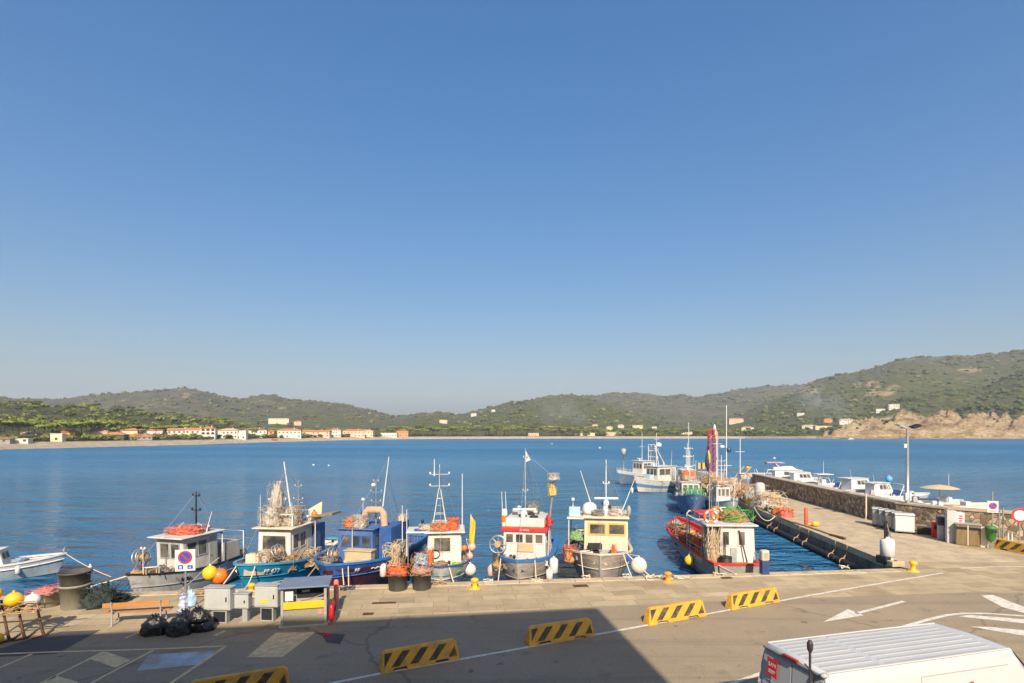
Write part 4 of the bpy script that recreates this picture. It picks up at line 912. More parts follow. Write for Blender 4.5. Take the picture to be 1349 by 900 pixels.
for px,py,w,d,l in ((765,772,.62,.32,'rusty grate in the paving before the cream cabin boat'),(485,809,.34,.22,'rusty grate in the paving near the shadow edge'),(506,794.5,.9,.16,'long dark slot drain in the paving behind the shadow edge'),(957,761.5,.5,.24,'rusty plate on the quay edge below the blue supply post')):
    p=G(px,py); t=thing('drain_cover',l,'drain cover',(p.x,p.y,0),.1)
    MB().box(-w/2-.03,w/2+.03,-d/2-.03,d/2+.03,.005,.012).build('frame',rust,t)
    mb=MB()
    for k in range(7): x=-w/2+w*k/7; mb.box(x+.01,x+w/7-.012,-d/2,d/2,.013,.022)
    mb.build('grating',rust,t)
# utility supply post blue and beige
p=G(1007,757); t=thing('supply_post','blue and beige shore supply post on the quay edge beside the red rimmed boat','supply post',p,.1)
MB().box(-.19,.19,-.15,.15,.0,.68).build('post_base',mat('navy_plastic',(.03,.06,.17),(.025,.045,.13),3,.45),t,.03)
MB().box(-.2,.2,-.16,.16,.684,1.22).build('post_head',mat('beige_plastic',(.5,.42,.3),(.45,.38,.27),3,.5),t,.08)
MB().box(-.11,.11,-.172,-.161,.8,1.1).build('socket_cover',greyp,t,.01)
# --- pier things ---
p=G(1169,741.5); t=thing('cargo_hoist','white cylinder hoist with black folding arm at the pier corner','hoist',p,.2)
MB().lathe((0,0,0),[(.42,0),(.42,.06),(.27,.07),(.27,.36),(.34,.4),(.345,1.15),(.3,1.26),(.14,1.33),(.12,1.4)],24).build('column',cleanwhite,t)
mb=MB(); mb.tube([(-.16,0,1.3),(-.14,0,2.2)],.05,8); mb.tube([(.18,0,1.35),(-.08,0,2.25)],.045,8); mb.tube([(-.02,0,1.4),(-.02,0,1.7)],.05,8); mb.build('folding_arm',blackm,t)
mb=MB(); mb.tube([(.14,-.03,1.4),(-.06,-.02,2.1)],.03,8); mb.build('hydraulic_ram',steel,t)
MB().box(-.45,-.12,-.35,.3,0,.4).build('pump_box',rubber,t,.03)
t=thing('concrete_block','pale concrete block at the foot of the white hoist','block',G(1180,746),.1); MB().box(-.35,.35,-.2,.2,0,.28).build('block_body',concr,t,.03); MB().torus((0,0,.3),.06,.014).build('lifting_ring',rust,t)
p=G(1062,693); t=thing('valve_post','slender orange red post with a yellow valve on the pier','post',p); MB().lathe((0,0,0),[(.13,0),(.13,1.3),(.08,1.38)],12).build('post_body',mat('orange_red',(.6,.1,.04),(.5,.08,.035),3,.5),t)
mb=MB(); mb.ball((.55,-.3,.2),(.28,.2,.2)); mb.cyl((.1,-.05,.15),(.5,-.3,.15),.06); mb.build('yellow_valve',yellow,t)
t=thing('fuel_hose','long brown hose lying along the pier edge','hose',(0,0,0)); mb=MB(); mb.tube([G(px,py)+V((0,0,.06)) for px,py in ((1000,667),(1012,675),(1030,684),(1045,690),(1060,694),(1078,700),(1095,706),(1113,711))],.075,8); o=mb.build('hose_pipe',mat('brown_hose',(.24,.15,.05),(.17,.1,.035),4,.6),t)
MB().cyl(G(1094,706.3)+V((0,0,.07)),G(1113,711.3)+V((0,0,.07)),.1,n=10).build('hose_coupling',rust,t)
t=thing('wrapped_engine','white covered engine on a low white box far along the pier','covered engine',G(1003,668),.1)
MB().box(-.8,.8,-.6,.6,0,.45).build('base_box',cleanwhite,t,.03); MB().lathe((-.15,0,.455),[(.45,0),(.48,.4),(.46,1.3),(.42,1.7),(.25,1.85),(0,1.88)],18).build('cover',mat('grey_cover',(.45,.44,.42),(.36,.35,.34),2,.7,bump=.03,bscale=4),t)
# long black fender pipes and rope ties along the pier side
y=29.3; k=0
while y<72:
    l=5.1; a=V((pierX(y)-.32,y,-.98)); b=V((pierX(y+l)-.32,y+l,-.98))
    t=thing('pipe_fender','long black pipe fender hung on the dark pier side','fender',a,0,'black pipe fenders along the pier'); d=b-a
    MB().tube([(0,0,0),d],.2,12).build('pipe',rubber,t)
    for f in (.12,.88):
        mb=MB(); c=d*f; mb.torus(c,.215,.035,M=Matrix.Rotation(rad(90),4,'X')); mb.tube([c+V((.0,0,.2)),c+V((.26,0,.5)),c+V((.26,0,1.02))],.035,6); mb.build('hanging_strap',tan,t)
    y+=l+.25
# wall
t=thing('stone_wall','rubble stone harbour wall with pale coping running along the pier','wall',(0,0,0))
mb=MB(); n=len(WALL)
def wallring(z0,z1,ea,eb):
    vin=offset_poly(WALL,-ea); vo=offset_poly(WALL,.9+eb)
    vs=[];fs=[]
    for (a,b),(c,d) in zip(vin,vo): vs+=[(a,b,z0),(c,d,z0),(c,d,z1),(a,b,z1)]
    for i in range(n-1):
        for k in range(4): fs.append((i*4+k,i*4+(k+1)%4,i*4+4+(k+1)%4,i*4+4+k))
    fs.append((0,3,2,1)); e=(n-1)*4; fs.append((e,e+1,e+2,e+3)); return vs,fs
vs,fs=wallring(0,1.66,0,0); vs2=[(x,y,z if z>0 else -3 if i%4==1 else z) for i,(x,y,z) in enumerate(vs)]
mb.add(vs2,fs); o=mb.build('masonry',MATS['rubble_wall'],t)
mb=MB(); vs,fs=wallring(1.663,1.78,.06,.12); mb.add(vs,fs); o2=mb.build('coping',coping,t)
for q in (o,o2):
    bm=bmesh.new(); bm.from_mesh(q.data); bmesh.ops.recalc_face_normals(bm,faces=bm.faces); bm.to_mesh(q.data); bm.free()
# lamp on the wall
Yl=40.5; p=V(((1195.5-CX)/F*Yl,Yl,1.78)); t=thing('street_lamp','tall grey lamp with two floodlight heads standing on the harbour wall','street lamp',p)
hh=A(1195,562,Yl).z-1.78
MB().lathe((0,0,0),[(.16,0),(.16,.9),(.12,.95),(.1,hh*.5),(.075,hh)],14).build('pole',steel,t)
MB().box(-.22,.22,-.12,.12,.2,.75).build('junction_box',whiteS,t,.02)
MB().box(-.3,-.1,-.1,.1,hh*.72,hh*.72+.3).build('loudspeaker',whiteS,t,.03)
mb=MB(); mb.tube([(-.5,0,hh-.1),(.5,0,hh-.1)],.04,8); mb.build('cross_arm',steel,t)
for s in (-1,1):
    mb=MB(); mb.cbox((s*.5,-.1,hh+.02),(.62,.5,.14),ry=rad(-s*18),rx=rad(12)); mb.build('floodlight',greyp if s<0 else blackm,t,.03)
# row of five bins against wall
binm=mat('bin_grey',(.26,.27,.28),(.2,.21,.22),3,.5); bind=mat('bin_dark',(.06,.065,.07),(.045,.05,.055),3,.5)
pts=[(1154,694),(1162.5,696),(1171,698.3),(1180,700.8),(1190,703.6)]
for i,(px,py) in enumerate(pts):
    p=G(px,py); p.x+=.1; l=['recycling bin farthest along the pier in the row of five','recycling bin second from the far end of the row of five','recycling bin in the middle of the row of five','recycling bin fourth from the far end of the row','wider pale recycling bin at the near end of the row of five'][i]
    t=thing('recycling_bin',l,'bin',p,-.55,'row of recycling bins by the harbour wall')
    wd=.3 if i<4 else .55; M5=1.28
    MB().box(-wd,wd,.0,.75,.14,M5).build('bin_body',binm if i<4 else cleanwhite,t,.03)
    MB().box(-wd+.05,wd-.05,-.03,-.002,.2,1.02).build('front_panel',[cabm,bluew,cream,cabm,cabm][i] if i!=4 else cleanwhite,t,.01)
    MB().box(-wd-.03,wd+.03,-.08,.8,M5+.003,M5+.1).build('lid',cabm if i<4 else cleanwhite,t,.03)
    for sx in (-1,1): MB().box(sx*(wd-.06)-.05,sx*(wd-.06)+.05,.1,.6,0,.137).build('foot',bind,t)
t=thing('pallet_stack','low dark weathered crate between the bins and the red pump','crate',G(1209,700.5),-.55); MB().box(-.5,.5,0,.6,.1,.4).build('crate_body',oldwood,t,.02); MB().box(-.52,.52,-.02,.62,.403,.46).build('crate_lid',oldwood,t,.01); MB().box(-.45,.45,.05,.55,0,.098).build('runner',rust,t)
t.name='storage_crate'
t=thing('storage_crate','black plastic crate on the ground next to the red pump','crate',G(1222,705),-.55); MB().box(-.55,.55,0,.5,.0,.45).build('crate_body',rubber,t,.03); MB().box(-.57,.57,-.02,.52,.453,.5).build('crate_rim',bind,t,.01)
p=G(1234,708.5); t=thing('fuel_pump','small bright red fuel pump against the wall','fuel pump',p,-.5); MB().box(-.24,.24,0,.4,0,.95).build('pump_body',mat('pump_red',(.6,.04,.02),(.52,.035,.02),3,.45),t,.03); MB().box(-.15,.15,-.012,-.002,.55,.8).build('meter',blackm,t); MB().box(-.26,.26,-.02,.42,.953,1.0).build('cap',redp,t,.02)
p=G(1242,711.5); t=thing('fuel_pump','grey fuel pump with a dark blue top beside the red one','fuel pump',p,-.5); MB().box(-.24,.24,0,.4,0,.95).build('pump_body',cabm,t,.03); MB().box(-.28,.28,-.03,.43,.954,1.5).build('pump_head',mat('navy_paint',(.04,.06,.1),(.03,.045,.08),3,.4),t,.03); MB().box(-.2,.2,-.045,-.032,1.1,1.4).build('display',scr,t)
p=G(1250,714); t=thing('fuel_pump','dark red and black fuel pump beside the brown cupboard','fuel pump',p,-.5); MB().box(-.2,.2,0,.4,0,.9).build('pump_body',mat('wine_red',(.2,.03,.05),(.15,.025,.04),3,.45),t,.03); MB().box(-.2,.2,0,.4,.903,1.45).build('pump_head',blackm,t,.03); mb=MB(); mb.tube([(.1,-.05,1.2),(.25,-.15,.8),(.15,-.05,.3)],.02,6); mb.build('hose',rubber,t)
p=G(1258,716); t=thing('control_cabinet','tall grey control cabinet with a white face and red lettering over the brown cupboard','cabinet',p,-.45); MB().box(-.4,.1,0,.5,0,2.05).build('cabinet_body',cabm,t,.02); MB().box(.105,.5,.05,.5,.0,1.95).build('side_cabinet',cleanwhite,t,.02)
mb=MB()
for k in range(4): mb.box(.2+.03*(k%2),.4-.02*(k%2),.035,.045,1.25+.15*k,1.33+.15*k)
mb.build('red_lettering',redS,t)
a,b=G(1259,718),G(1291,720.5); a=G(1259,717.5); b=G(1292,721)
t=thing('brown_cupboard','brown double cupboard with dark slots under the grey control cabinet','cupboard',(a+b)/2,yrot((a,b))); w=(b-a).length
brn=mat('brown_metal',(.25,.17,.085),(.19,.13,.065),4,.5,stretch=(3,3,.3)); 
MB().box(-w/2,w/2,0,.6,0,1.3).build('cupboard_body',brn,t,.015); MB().box(-w/2-.04,w/2+.04,-.04,.64,1.303,1.36).build('cupboard_top',greyp,t,.01)
for s in (-1,1):
    o=MB().box(s*w/4-w/4+.05,s*w/4+w/4-.05,-.02,-.002,.05,1.25).build('door',brn,t,.006); MB().box(s*w/4-.3,s*w/4+.3,-.026,-.022,.98,1.15).build('slot',scr,o)
MB().box(-.03,.03,-.03,-.021,.03,1.27).build('centre_post',cream,t)
MB().box(w/2+.002,w/2+.35,.02,.6,0,1.2).build('side_panel',cream,t,.01)
# signs at right
p=G(1307.5,722); t=thing('no_parking_sign','no parking sign on a thin post above the green litter bin','sign',p,-.35)
MB().cyl((0,0,0),(0,0,3.45),.035,n=10).build('post',steel,t); MB().box(-.27,.27,-.055,-.035,2.15,2.85).build('sign_board',whiteS,t,.004); nopark(t,2.56,.2,-.066)
MB().box(-.16,.16,-.06,-.056,2.2,2.3).build('pictogram',greyp,t)
p=G(1305,723); t=thing('litter_bin','green plastic litter bin on a short post under the no parking sign','litter bin',p,0)
MB().cyl((0,0,0),(0,0,.5),.04,n=8).build('post',steel,t); MB().lathe((0,-.02,.45),[(.12,0),(.22,.15),(.27,.75),(.29,.76),(.29,.85),(.2,.92),(0,.94)],18).build('bin_body',mat('bin_green',(.055,.19,.05),(.04,.14,.035),3,.5,dirt=(.1,.12,.07),damt=.4),t); MB().box(-.16,.16,-.31,-.27,1.02,1.14).build('opening',scr,t)
for px,hh,l in ((1316.5,2.1,'bare thin steel pole nearest the green litter bin'),(1321.5,2.35,'bare thin steel pole nearest the no entry sign')):
    t=thing('steel_pole',l,'pole',G(px,718)); MB().cyl((0,0,0),(0,0,hh),.04,n=8).build('pole_shaft',steel,t); MB().lathe((0,0,0),[(.09,0),(.09,.03)],10).build('base_plate',steel,t); MB().lathe((0,0,hh),[(.045,0),(.045,.03),(0,.05)],8).build('end_cap',blackm,t)
for px,l in ((1328,'short white stake under the no entry sign, nearest the poles'),(1333,'short white stake under the no entry sign, nearest its post')):
    t=thing('marker_stake',l,'stake',G(px,720)); MB().cyl((0,0,0),(0,0,.8),.04,n=8).build('stake_shaft',whiteS,t); MB().cyl((0,0,.801),(0,0,.9),.045,n=8).build('reflector_band',greyp,t)
p=G(1343,721); t=thing('no_entry_sign','round no vehicles sign with a red ring on a white disc near the wall','sign',p,-.25)
MB().cyl((0,0,0),(0,0,2.35),.035,n=10).build('post',steel,t)
mb=MB(); disc(mb,(0,0,1.95),0,.44,-.055,-.04); mb.build('sign_disc',whiteS,t); mb=MB(); disc(mb,(0,0,1.95),.32,.44,-.061,-.055); mb.build('red_ring',redS,t)
t=thing('steel_pole','thin pale pole standing against the wall left of the recycling bins','pole',G(1141,684)); MB().cyl((0,0,0),(0,0,2.0),.06,n=8).build('pole_shaft',cream,t); MB().lathe((0,0,0),[(.13,0),(.13,.04)],10).build('base_plate',cream,t)
# ================= BOATS =================
dkglass=glass
class Hull:
    def __init__(s,L,B,fb,fm,fs,rake=.9,sw=.8,flare=.95,full=.42,keel=-.5,stern='transom'):
        s.L,s.B,s.fb,s.fm,s.fs,s.rake,s.sw,s.flare,s.full,s.keel,s.st=L,B,fb,fm,fs,rake,sw,flare,full,keel,stern
    def hb(s,t):
        if t<s.full: f=math.sin(math.pi/2*t/s.full)**.72
        else:
            u=(t-s.full)/(1-s.full)
            f=1-(1-s.sw)*u**2 if s.st=='transom' else max(.02,(1-u**2.6))**.6
        return s.B/2*max(f,.015)
    def zs(s,t):
        if t<.6: return s.fm+(s.fb-s.fm)*(1-t/.6)**2
        return s.fm+(s.fs-s.fm)*((t-.6)/.4)**2
    def pt(s,t,v,sd):
        z=s.keel+v*(s.zs(t)-s.keel); p=lerp(s.flare,.3,min(1,t/.5)**.8)
        if s.st!='transom' and t>.7: p=lerp(.3,.8,(t-.7)/.3)
        b=s.hb(t)*max(v,1e-4)**p
        y=t*s.L+s.rake*(1-v)*(1-t)**3-(s.rake*.5*(1-v)*t**4 if s.st!='transom' else .25*(1-v)*t**6)
        return V((sd*b,y,z))
    def vz(s,t,z): return (z-s.keel)/(s.zs(t)-s.keel)
    def hull(s,par,mats,bands,N=30,name='hull'):
        vv=[0]
        for b,_ in bands:
            a=vv[-1]; k=max(2,int((b-a)*9))
            vv+=[a+(b-a)*(i+1)/k for i in range(k)]
        mb=MB(); m=len(vv)
        def mi(v):
            for b,i in bands:
                if v<b: return i
            return bands[-1][1]
        for sd in (-1,1):
            vs=[s.pt((i/N)**1.25,v,sd) for i in range(N+1) for v in vv]
            for j in range(m-1):
                fs=[]
                for i in range(N):
                    q=(i*m+j,i*m+j+1,(i+1)*m+j+1,(i+1)*m+j); fs.append(q if sd<0 else q[::-1])
                mb.add(vs,fs,mi((vv[j]+vv[j+1])/2),True) if False else None
                o=len(mb.v)
            o=len(mb.v); mb.add(vs,[])
            for j in range(m-1):
                for i in range(N):
                    q=[o+i*m+j,o+i*m+j+1,o+(i+1)*m+j+1,o+(i+1)*m+j]; mb.f.append(q if sd<0 else q[::-1]); mb.m.append(mi((vv[j]+vv[j+1])/2)); mb.s.append(True)
        for j in range(m-1):
            a,b=vv[j],vv[j+1]; mb.add([s.pt(1,a,-1),s.pt(1,a,1),s.pt(1,b,1),s.pt(1,b,-1)],[(0,1,2,3)],mi((a+b)/2))
            mb.add([s.pt(0,a,-1),s.pt(0,a,1),s.pt(0,b,1),s.pt(0,b,-1)],[(3,2,1,0)],mi((a+b)/2))
        return mb.build(name,mats,par)
    def inner(s,par,m_in,m_deck,bul=.5,N=24,th=.07):
        mb=MB(); T=[.02+.975*(i/N) for i in range(N+1)]
        def pin(t,sd,z):
            b=max(.01,abs(s.pt(t,max(.05,s.vz(t,z)),1).x)-th); return V((sd*b,t*s.L+.03*(1-t),z))
        for sd in (-1,1):
            vs=[]
            for t in T: vs+=[pin(t,sd,s.zs(t)-.005),pin(t,sd,s.zs(t)-bul)]
            fs=[(2*i,2*i+1,2*i+3,2*i+2) for i in range(N)]
            mb.add(vs,fs if sd>0 else [f[::-1] for f in fs],0,True)
        mb.add([pin(T[-1],-1,s.zs(1)),pin(T[-1],1,s.zs(1)),pin(T[-1],1,s.zs(1)-bul),pin(T[-1],-1,s.zs(1)-bul)],[(0,1,2,3)])
        mb.build('bulwark',m_in,par)
        mb=MB(); vs=[]
        for t in T: vs+=[pin(t,-1,s.zs(t)-bul+.01),pin(t,1,s.zs(t)-bul+.01)]
        mb.add(vs,[(2*i,2*i+1,2*i+3,2*i+2) for i in range(N)]); mb.build('deck',m_deck,par)
    def gunwale(s,par,m,wd=.14,h=.07,N=30,out=.03):
        mb=MB()
        for sd in (-1,1):
            vs=[];fs=[]
            for i in range(N+1):
                t=(i/N)**1.25; p=s.pt(t,1,sd); x=p.x
                xi=sd*max(.0,abs(x)-wd+out); xo=x+sd*out
                for a,z in ((xo,-.02),(xo,h),(xi,h),(xi,-.02)): vs.append(V((a,p.y-(out if i==0 else 0),p.z+z)))
            for i in range(N):
                for k in range(4):
                    q=(i*4+k,i*4+(k+1)%4,i*4+4+(k+1)%4,i*4+4+k); fs.append(q if sd<0 else q[::-1])
            fs.append((0,1,2,3)); e=N*4; fs.append((e+3,e+2,e+1,e)); mb.add(vs,fs)
        p=s.pt(1,1,1); 
        if s.st=='transom': mb.box(-p.x-out,p.x+out,p.y-wd+out,p.y+out,p.z-.021,p.z+h-.002)
        return mb.build('gunwale',m,par)
    def strake(s,par,m,v=.8,r=.035,t1=1.0):
        for sd in (-1,1):
            mb=MB(); mb.tube([s.pt((i/24)**1.2*t1,v,sd)+V((sd*.01,0,0)) for i in range(25)],r,6); mb.build('rubbing_strake',m,par)
    def rail(s,par,m,t0,t1,h,n=8,off=.08,r=.018):
        for sd in (-1,1):
            mb=MB(); P=[]
            for i in range(n+1):
                t=lerp(t0,t1,i/n); p=s.pt(t,1,sd); p=V((sd*max(.03,abs(p.x)-off),p.y,p.z)); P.append(p+V((0,0,h))); mb.tube([p,p+V((0,0,h))],r,6)
            mb.tube(P,r,6); mb.tube([q-V((0,0,h*.5)) for q in P],r*.8,6); mb.build('hand_rail',m,par)
    def text(s,par,txt,t,v,sd,size,m,name='registration_lettering'):
        p=s.pt(t,v,sd); du=(s.pt(t+.02,v,sd)-s.pt(t-.02,v,sd)).normalized(); 
        if sd>0: x=du
        else: x=-du
        up=(s.pt(t,v+.05,sd)-s.pt(t,v-.05,sd)).normalized(); n=x.cross(up).normalized(); up=n.cross(x)
        M=Matrix((( x.x,up.x,n.x,p.x+n.x*.03),(x.y,up.y,n.y,p.y+n.y*.03),(x.z,up.z,n.z,p.z+n.z*.03),(0,0,0,1)))
        return text_mesh(txt,size,M,m,name,par,.02)
class Boat:
    def __init__(s,name,label,loc,yaw,hull,cat='fishing boat',group=None,z=WZ):
        s.root=thing(name,label,cat,(loc[0],loc[1],z),-rad(yaw),group); s.H=hull
        s.M=Matrix.Translation((loc[0],loc[1],z))@Matrix.Rotation(-rad(yaw),4,'Z')
    def W(s,*p): return s.M@V(p)
    def deckz(s,y,bul=.5): return s.H.zs(y/s.H.L)-bul
def window(par,a,b,c,d,fm,fw=.05,th=.025,pm=None):
    a,b,c,d=map(V,(a,b,c,d)); n=(b-a).cross(d-a).normalized(); ctr=(a+b+c+d)/4
    def ins(p,k): 
        u=(b-a).normalized(); w=(d-a).normalized(); q=p.copy()
        q+=u*(k if (p-ctr).dot(u)<0 else -k); q+=w*(k if (p-ctr).dot(w)<0 else -k); return q
    o=[a,b,c,d]; i=[ins(p,fw) for p in o]; mb=MB()
    vs=[p-n*.01 for p in o]+[p+n*th for p in o]+[p+n*th for p in i]+[p-n*.01 for p in i]
    fs=[]
    for k in range(4):
        j=(k+1)%4; fs+=[(k,j,4+j,4+k),(4+k,4+j,8+j,8+k),(8+k,8+j,12+j,12+k)]
    mb.add(vs,fs); f=mb.build('window',fm,par)
    mb=MB(); q=[ins(p,fw*.9) for p in o]; mb.add([p+n*.004 for p in q],[(0,1,2,3)]); mb.build('pane',pm or dkglass,f); return f
def cabin(par,x0,x1,y0,y1,z0,z1,wm,rm,fm,rake=.12,tap=.04,over=(.15,.15,.15),nf=3,ns=2,wz=(.52,.88),rt=.07,door=True,fwx=None,roof=True,pm=None,fw=.05):
    """front wall faces -y"""
    b=[V((x0,y0,z0)),V((x1,y0,z0)),V((x1,y1,z0)),V((x0,y1,z0))]; t=[V((x0+tap,y0+rake,z1)),V((x1-tap,y0+rake,z1)),V((x1-tap,y1,z1)),V((x0+tap,y1,z1))]
    MB().hexa(b+t).build('wheelhouse_wall',wm,par,.02)
    if roof: MB().box(x0-over[0],x1+over[0],y0+rake-over[1],y1+over[2],z1+.003,z1+rt).build('roof',rm,par,.025)
    def panel(A,B_,C,D,n,m0,m1,lo,hi,gap=.06):
        f=lambda u,v:(A.lerp(B_,u)).lerp(D.lerp(C,u),v)
        for k in range(n):
            u0=m0+(m1-m0)*k/n+gap/2/max(.3,(B_-A).length); u1=m0+(m1-m0)*(k+1)/n-gap/2/max(.3,(B_-A).length)
            window(par,f(u0,lo),f(u1,lo),f(u1,hi),f(u0,hi),fm,fw=fw,pm=pm)
    if nf: panel(b[0],b[1],t[1],t[0],nf,*(fwx or (.05,.95)),*wz)
    if ns: 
        panel(b[1],b[2],t[2],t[1],ns,.08,.7,*wz); panel(b[3],b[0],t[0],t[3],ns,.3,.92,*wz)
    if door:
        f=lambda u,v:(b[1].lerp(b[2],u)).lerp(t[1].lerp(t[2],u),v); mb=MB(); n=V((1,0,0))
        q=[f(.74,.06),f(.95,.06),f(.95,.9),f(.74,.9)]; mb.add([p-n*.005 for p in q]+[p+n*.02 for p in q],[(3,2,1,0),(4,5,6,7),(0,1,5,4),(1,2,6,5),(2,3,7,6),(3,0,4,7)]); o=mb.build('door',fm,par)
        MB().cbox(f(.78,.45)+n*.035,(.03,.1,.03)).build('handle',steel,o)
def mast(par,p,h,r=.045,m=None,cross=(),name='mast',tilt=(0,0),lights=True):
    m=m or white; p=V(p); top=p+V((tilt[0],tilt[1],h)); mb=MB(); mb.tube([p,top],[r,r*.6],8)
    for f,wd in cross:
        c=p.lerp(top,f); mb.tube([c-V((wd/2,0,0)),c+V((wd/2,0,0))],r*.45,6)
        if lights:
            for s in (-1,1): mb.lathe(c+V((s*wd/2,0,0)),[(.03,0),(.05,.02),(.05,.1),(.02,.13)],8)
    return mb.build(name,m,par)
def antenna(par,a,b,r=.014,m=None): return MB().tube([a,V(a).lerp(V(b),.3),b],[r*1.6,r,r*.6],6).build('antenna',m or cleanwhite,par)
def radar(par,p,wd=1.1,rz=0):
    p=V(p); t=MB(); t.lathe(p,[(.16,0),(.17,.05),(.13,.2),(.09,.26),(.09,.3)],12); o=t.build('radar_pedestal',cleanwhite,par)
    MB().cbox(p+V((0,0,.35)),(wd,.12,.1),rz=rz).build('radar_bar',cleanwhite,o,.02)
def dome(par,p,r=.25): return MB().lathe(p,[(r*.6,0),(r*.95,r*.15),(r,r*.6),(r*.85,r*1.2),(r*.5,r*1.5),(0,r*1.6)],16).build('satellite_dome',cleanwhite,par)
def stays(par,top,pts,r=.009):
    for p in pts: MB().tube([top,p],r,4,0,False).build('rigging_wire',steel,par)
def fittings(par,x0,x1,y0,y1,z,n,seed):
    rd=random.Random(seed)
    for i in range(n):
        x,y=rd.uniform(x0,x1),rd.uniform(y0,y1); k=rd.randrange(4)
        if k==0: MB().lathe((x,y,z),[(.05,0),(.05,.18),(.12,.2),(.12,.28),(.04,.32)],10).build('roof_vent',rd.choice([white,greyp,steel]),par)
        elif k==1: MB().cbox((x,y,z+.12),(rd.uniform(.2,.45),rd.uniform(.2,.4),.24),rz=rd.uniform(0,1)).build('roof_locker',rd.choice([cream,greyp,oldwood,white]),par,.02)
        elif k==2: MB().tube([(x,y,z),(x,y,z+.35),(x+.1,y-.1,z+.42)],.018,6).build('lamp_bracket',steel,par); MB().lathe((x+.1,y-.1,z+.36),[(.05,0),(.08,.05),(.08,.14),(.03,.18)],10).build('deck_lamp',blackm,par)
        else: MB().torus((x,y,z+.06),.2,.035,n=14,k=5).build('hose_coil',rd.choice([rubber,tan,blueS]),par)
def hauler(par,p,r=.42,ax=None,post=.5,m=None):
    p=V(p); M=ax or Matrix.Rotation(rad(90),4,'X'); t=MB(); t.torus(p,r,.035,M=M,n=24); t.torus(p+M@V((0,0,.2)),r*.95,.03,M=M,n=24)
    for k in range(8):
        a=k*math.pi/4; d=M@V((math.cos(a)*r,math.sin(a)*r,0)); t.tube([p,p+d],.016,5); t.tube([p+M@V((0,0,.2)),p+d*.95+M@V((0,0,.2))],.014,5)
    o=t.build('net_hauler_wheel',m or steel,par)
    MB().cyl(p-M@V((0,0,.12)),p+M@V((0,0,.34)),r*.42,r*.36,14).build('drum',tan,o)
    MB().tube([p+M@V((0,0,.1)),p+V((0,.1,-r)),p+V((0,.1,-r-post))],.05,8).build('hauler_post',steel,par)
def arch(par,x0,x1,y,z0,z1,r=.04,m=None,leg=.0,name='goal_post'):
    return MB().tube([(x0,y,z0),(x0,y+leg,z1-.15),(x0+.15,y+leg,z1),(x1-.15,y+leg,z1),(x1,y+leg,z1-.15),(x1,y,z0)],r,8).build(name,m or white,par)
# things lying on or hanging from boats: each its own
def fender(loc,r,label,m=buoyw,long=1.0,rope=None,cat='fender',name='ball_fender'):
    t=thing(name,label,cat,loc); mb=MB()
    if long==1: mb.ball((0,0,0),(r,r,r*1.06))
    else: mb.lathe((0,0,-r*long),[(0,0),(r*.6,r*.12),(r,r*.5),(r,r*(2*long-.5)),(r*.6,r*(2*long-.12)),(0,2*long*r)],14)
    mb.build('fender_body',m,t)
    zt=r*(long if long>1 else 1.06); mb=MB(); mb.lathe((0,0,zt-.02),[(.06,0),(.05,.07),(.02,.1)],8); 
    if rope is not None: mb.tube([(0,0,zt+.05),V(rope)-V(loc)],.014,5)
    mb.build('hanging_rope',ropem if m is not buoyo else bluep,t); return t
def crate(loc,size,m,label,rz=0,name='fish_crate'):
    t=thing(name,label,'crate',loc,rz); x,y,z=size; mb=MB(); w=.03
    mb.box(-x/2,x/2,-y/2,y/2,0,.03); mb.build('crate_floor',m,t)
    mb=MB(); mb.box(-x/2,x/2,-y/2,-y/2+w,.032,z); mb.box(-x/2,x/2,y/2-w,y/2,.032,z); mb.box(-x/2,-x/2+w,-y/2+w+.002,y/2-w-.002,.032,z); mb.box(x/2-w,x/2,-y/2+w+.002,y/2-w-.002,.032,z)
    mb.build('crate_side',m,t,.006); return t
def nets(loc,r,m,label,seed,strands=30,th=.014,extra=None): return netpile('fishing_net',label,loc,r,m,seed,strands,None,'fishing net',th,extra)
def mooring(a,b,label,sag=.15,m=None,r=.022):
    t=thing('mooring_rope',label,'rope',a); mb=MB(); mb.rope((0,0,0),V(b)-V(a),sag,r); mb.build('rope_line',m or ropem,t); return t
def lifebuoy(loc,label,rz=0,r=.33):
    t=thing('lifebuoy',label,'lifebuoy',loc,rz); M=Matrix.Rotation(rad(90),4,'X'); MB().torus((0,0,0),r,.085,M=M,n=28,k=10).build('ring',mat('lifebuoy_orange',(.75,.16,.03),(.65,.12,.03),4,.5),t)
    for k in range(4):
        a=k*math.pi/2+.78; MB().cbox((r*math.cos(a),0,r*math.sin(a)),(.1,.19,.19),ry=-a).build('white_band',whiteS,t)
def flagpole(base,top,label,cols,fl=.5,seed=1):
    t=thing('marker_flag',label,'flag',base); b=V(top)-V(base); MB().tube([(0,0,0),b],.018,6).build('pole',oldwood if False else cream,t)
    mb=MB(); n=8; m_=6; vs=[]
    for i in range(n+1):
        for j in range(m_+1):
            u=i/n; v=j/m_; vs.append(b*(1-.0)-V((0,0,v*fl))+V((u*fl*.28+.05*math.sin(v*5+seed),.06*math.sin(u*7+v*3+seed),-u*fl*.25)))
    fs=[(i*(m_+1)+j,i*(m_+1)+j+1,(i+1)*(m_+1)+j+1,(i+1)*(m_+1)+j) for i in range(n) for j in range(m_)]
    mb.add(vs,fs,0,True); o=mb.build('flag_cloth',cols,t); o.scale=(.62,1,1); sd=o.modifiers.new('Solid','SOLIDIFY'); sd.thickness=.006; return t
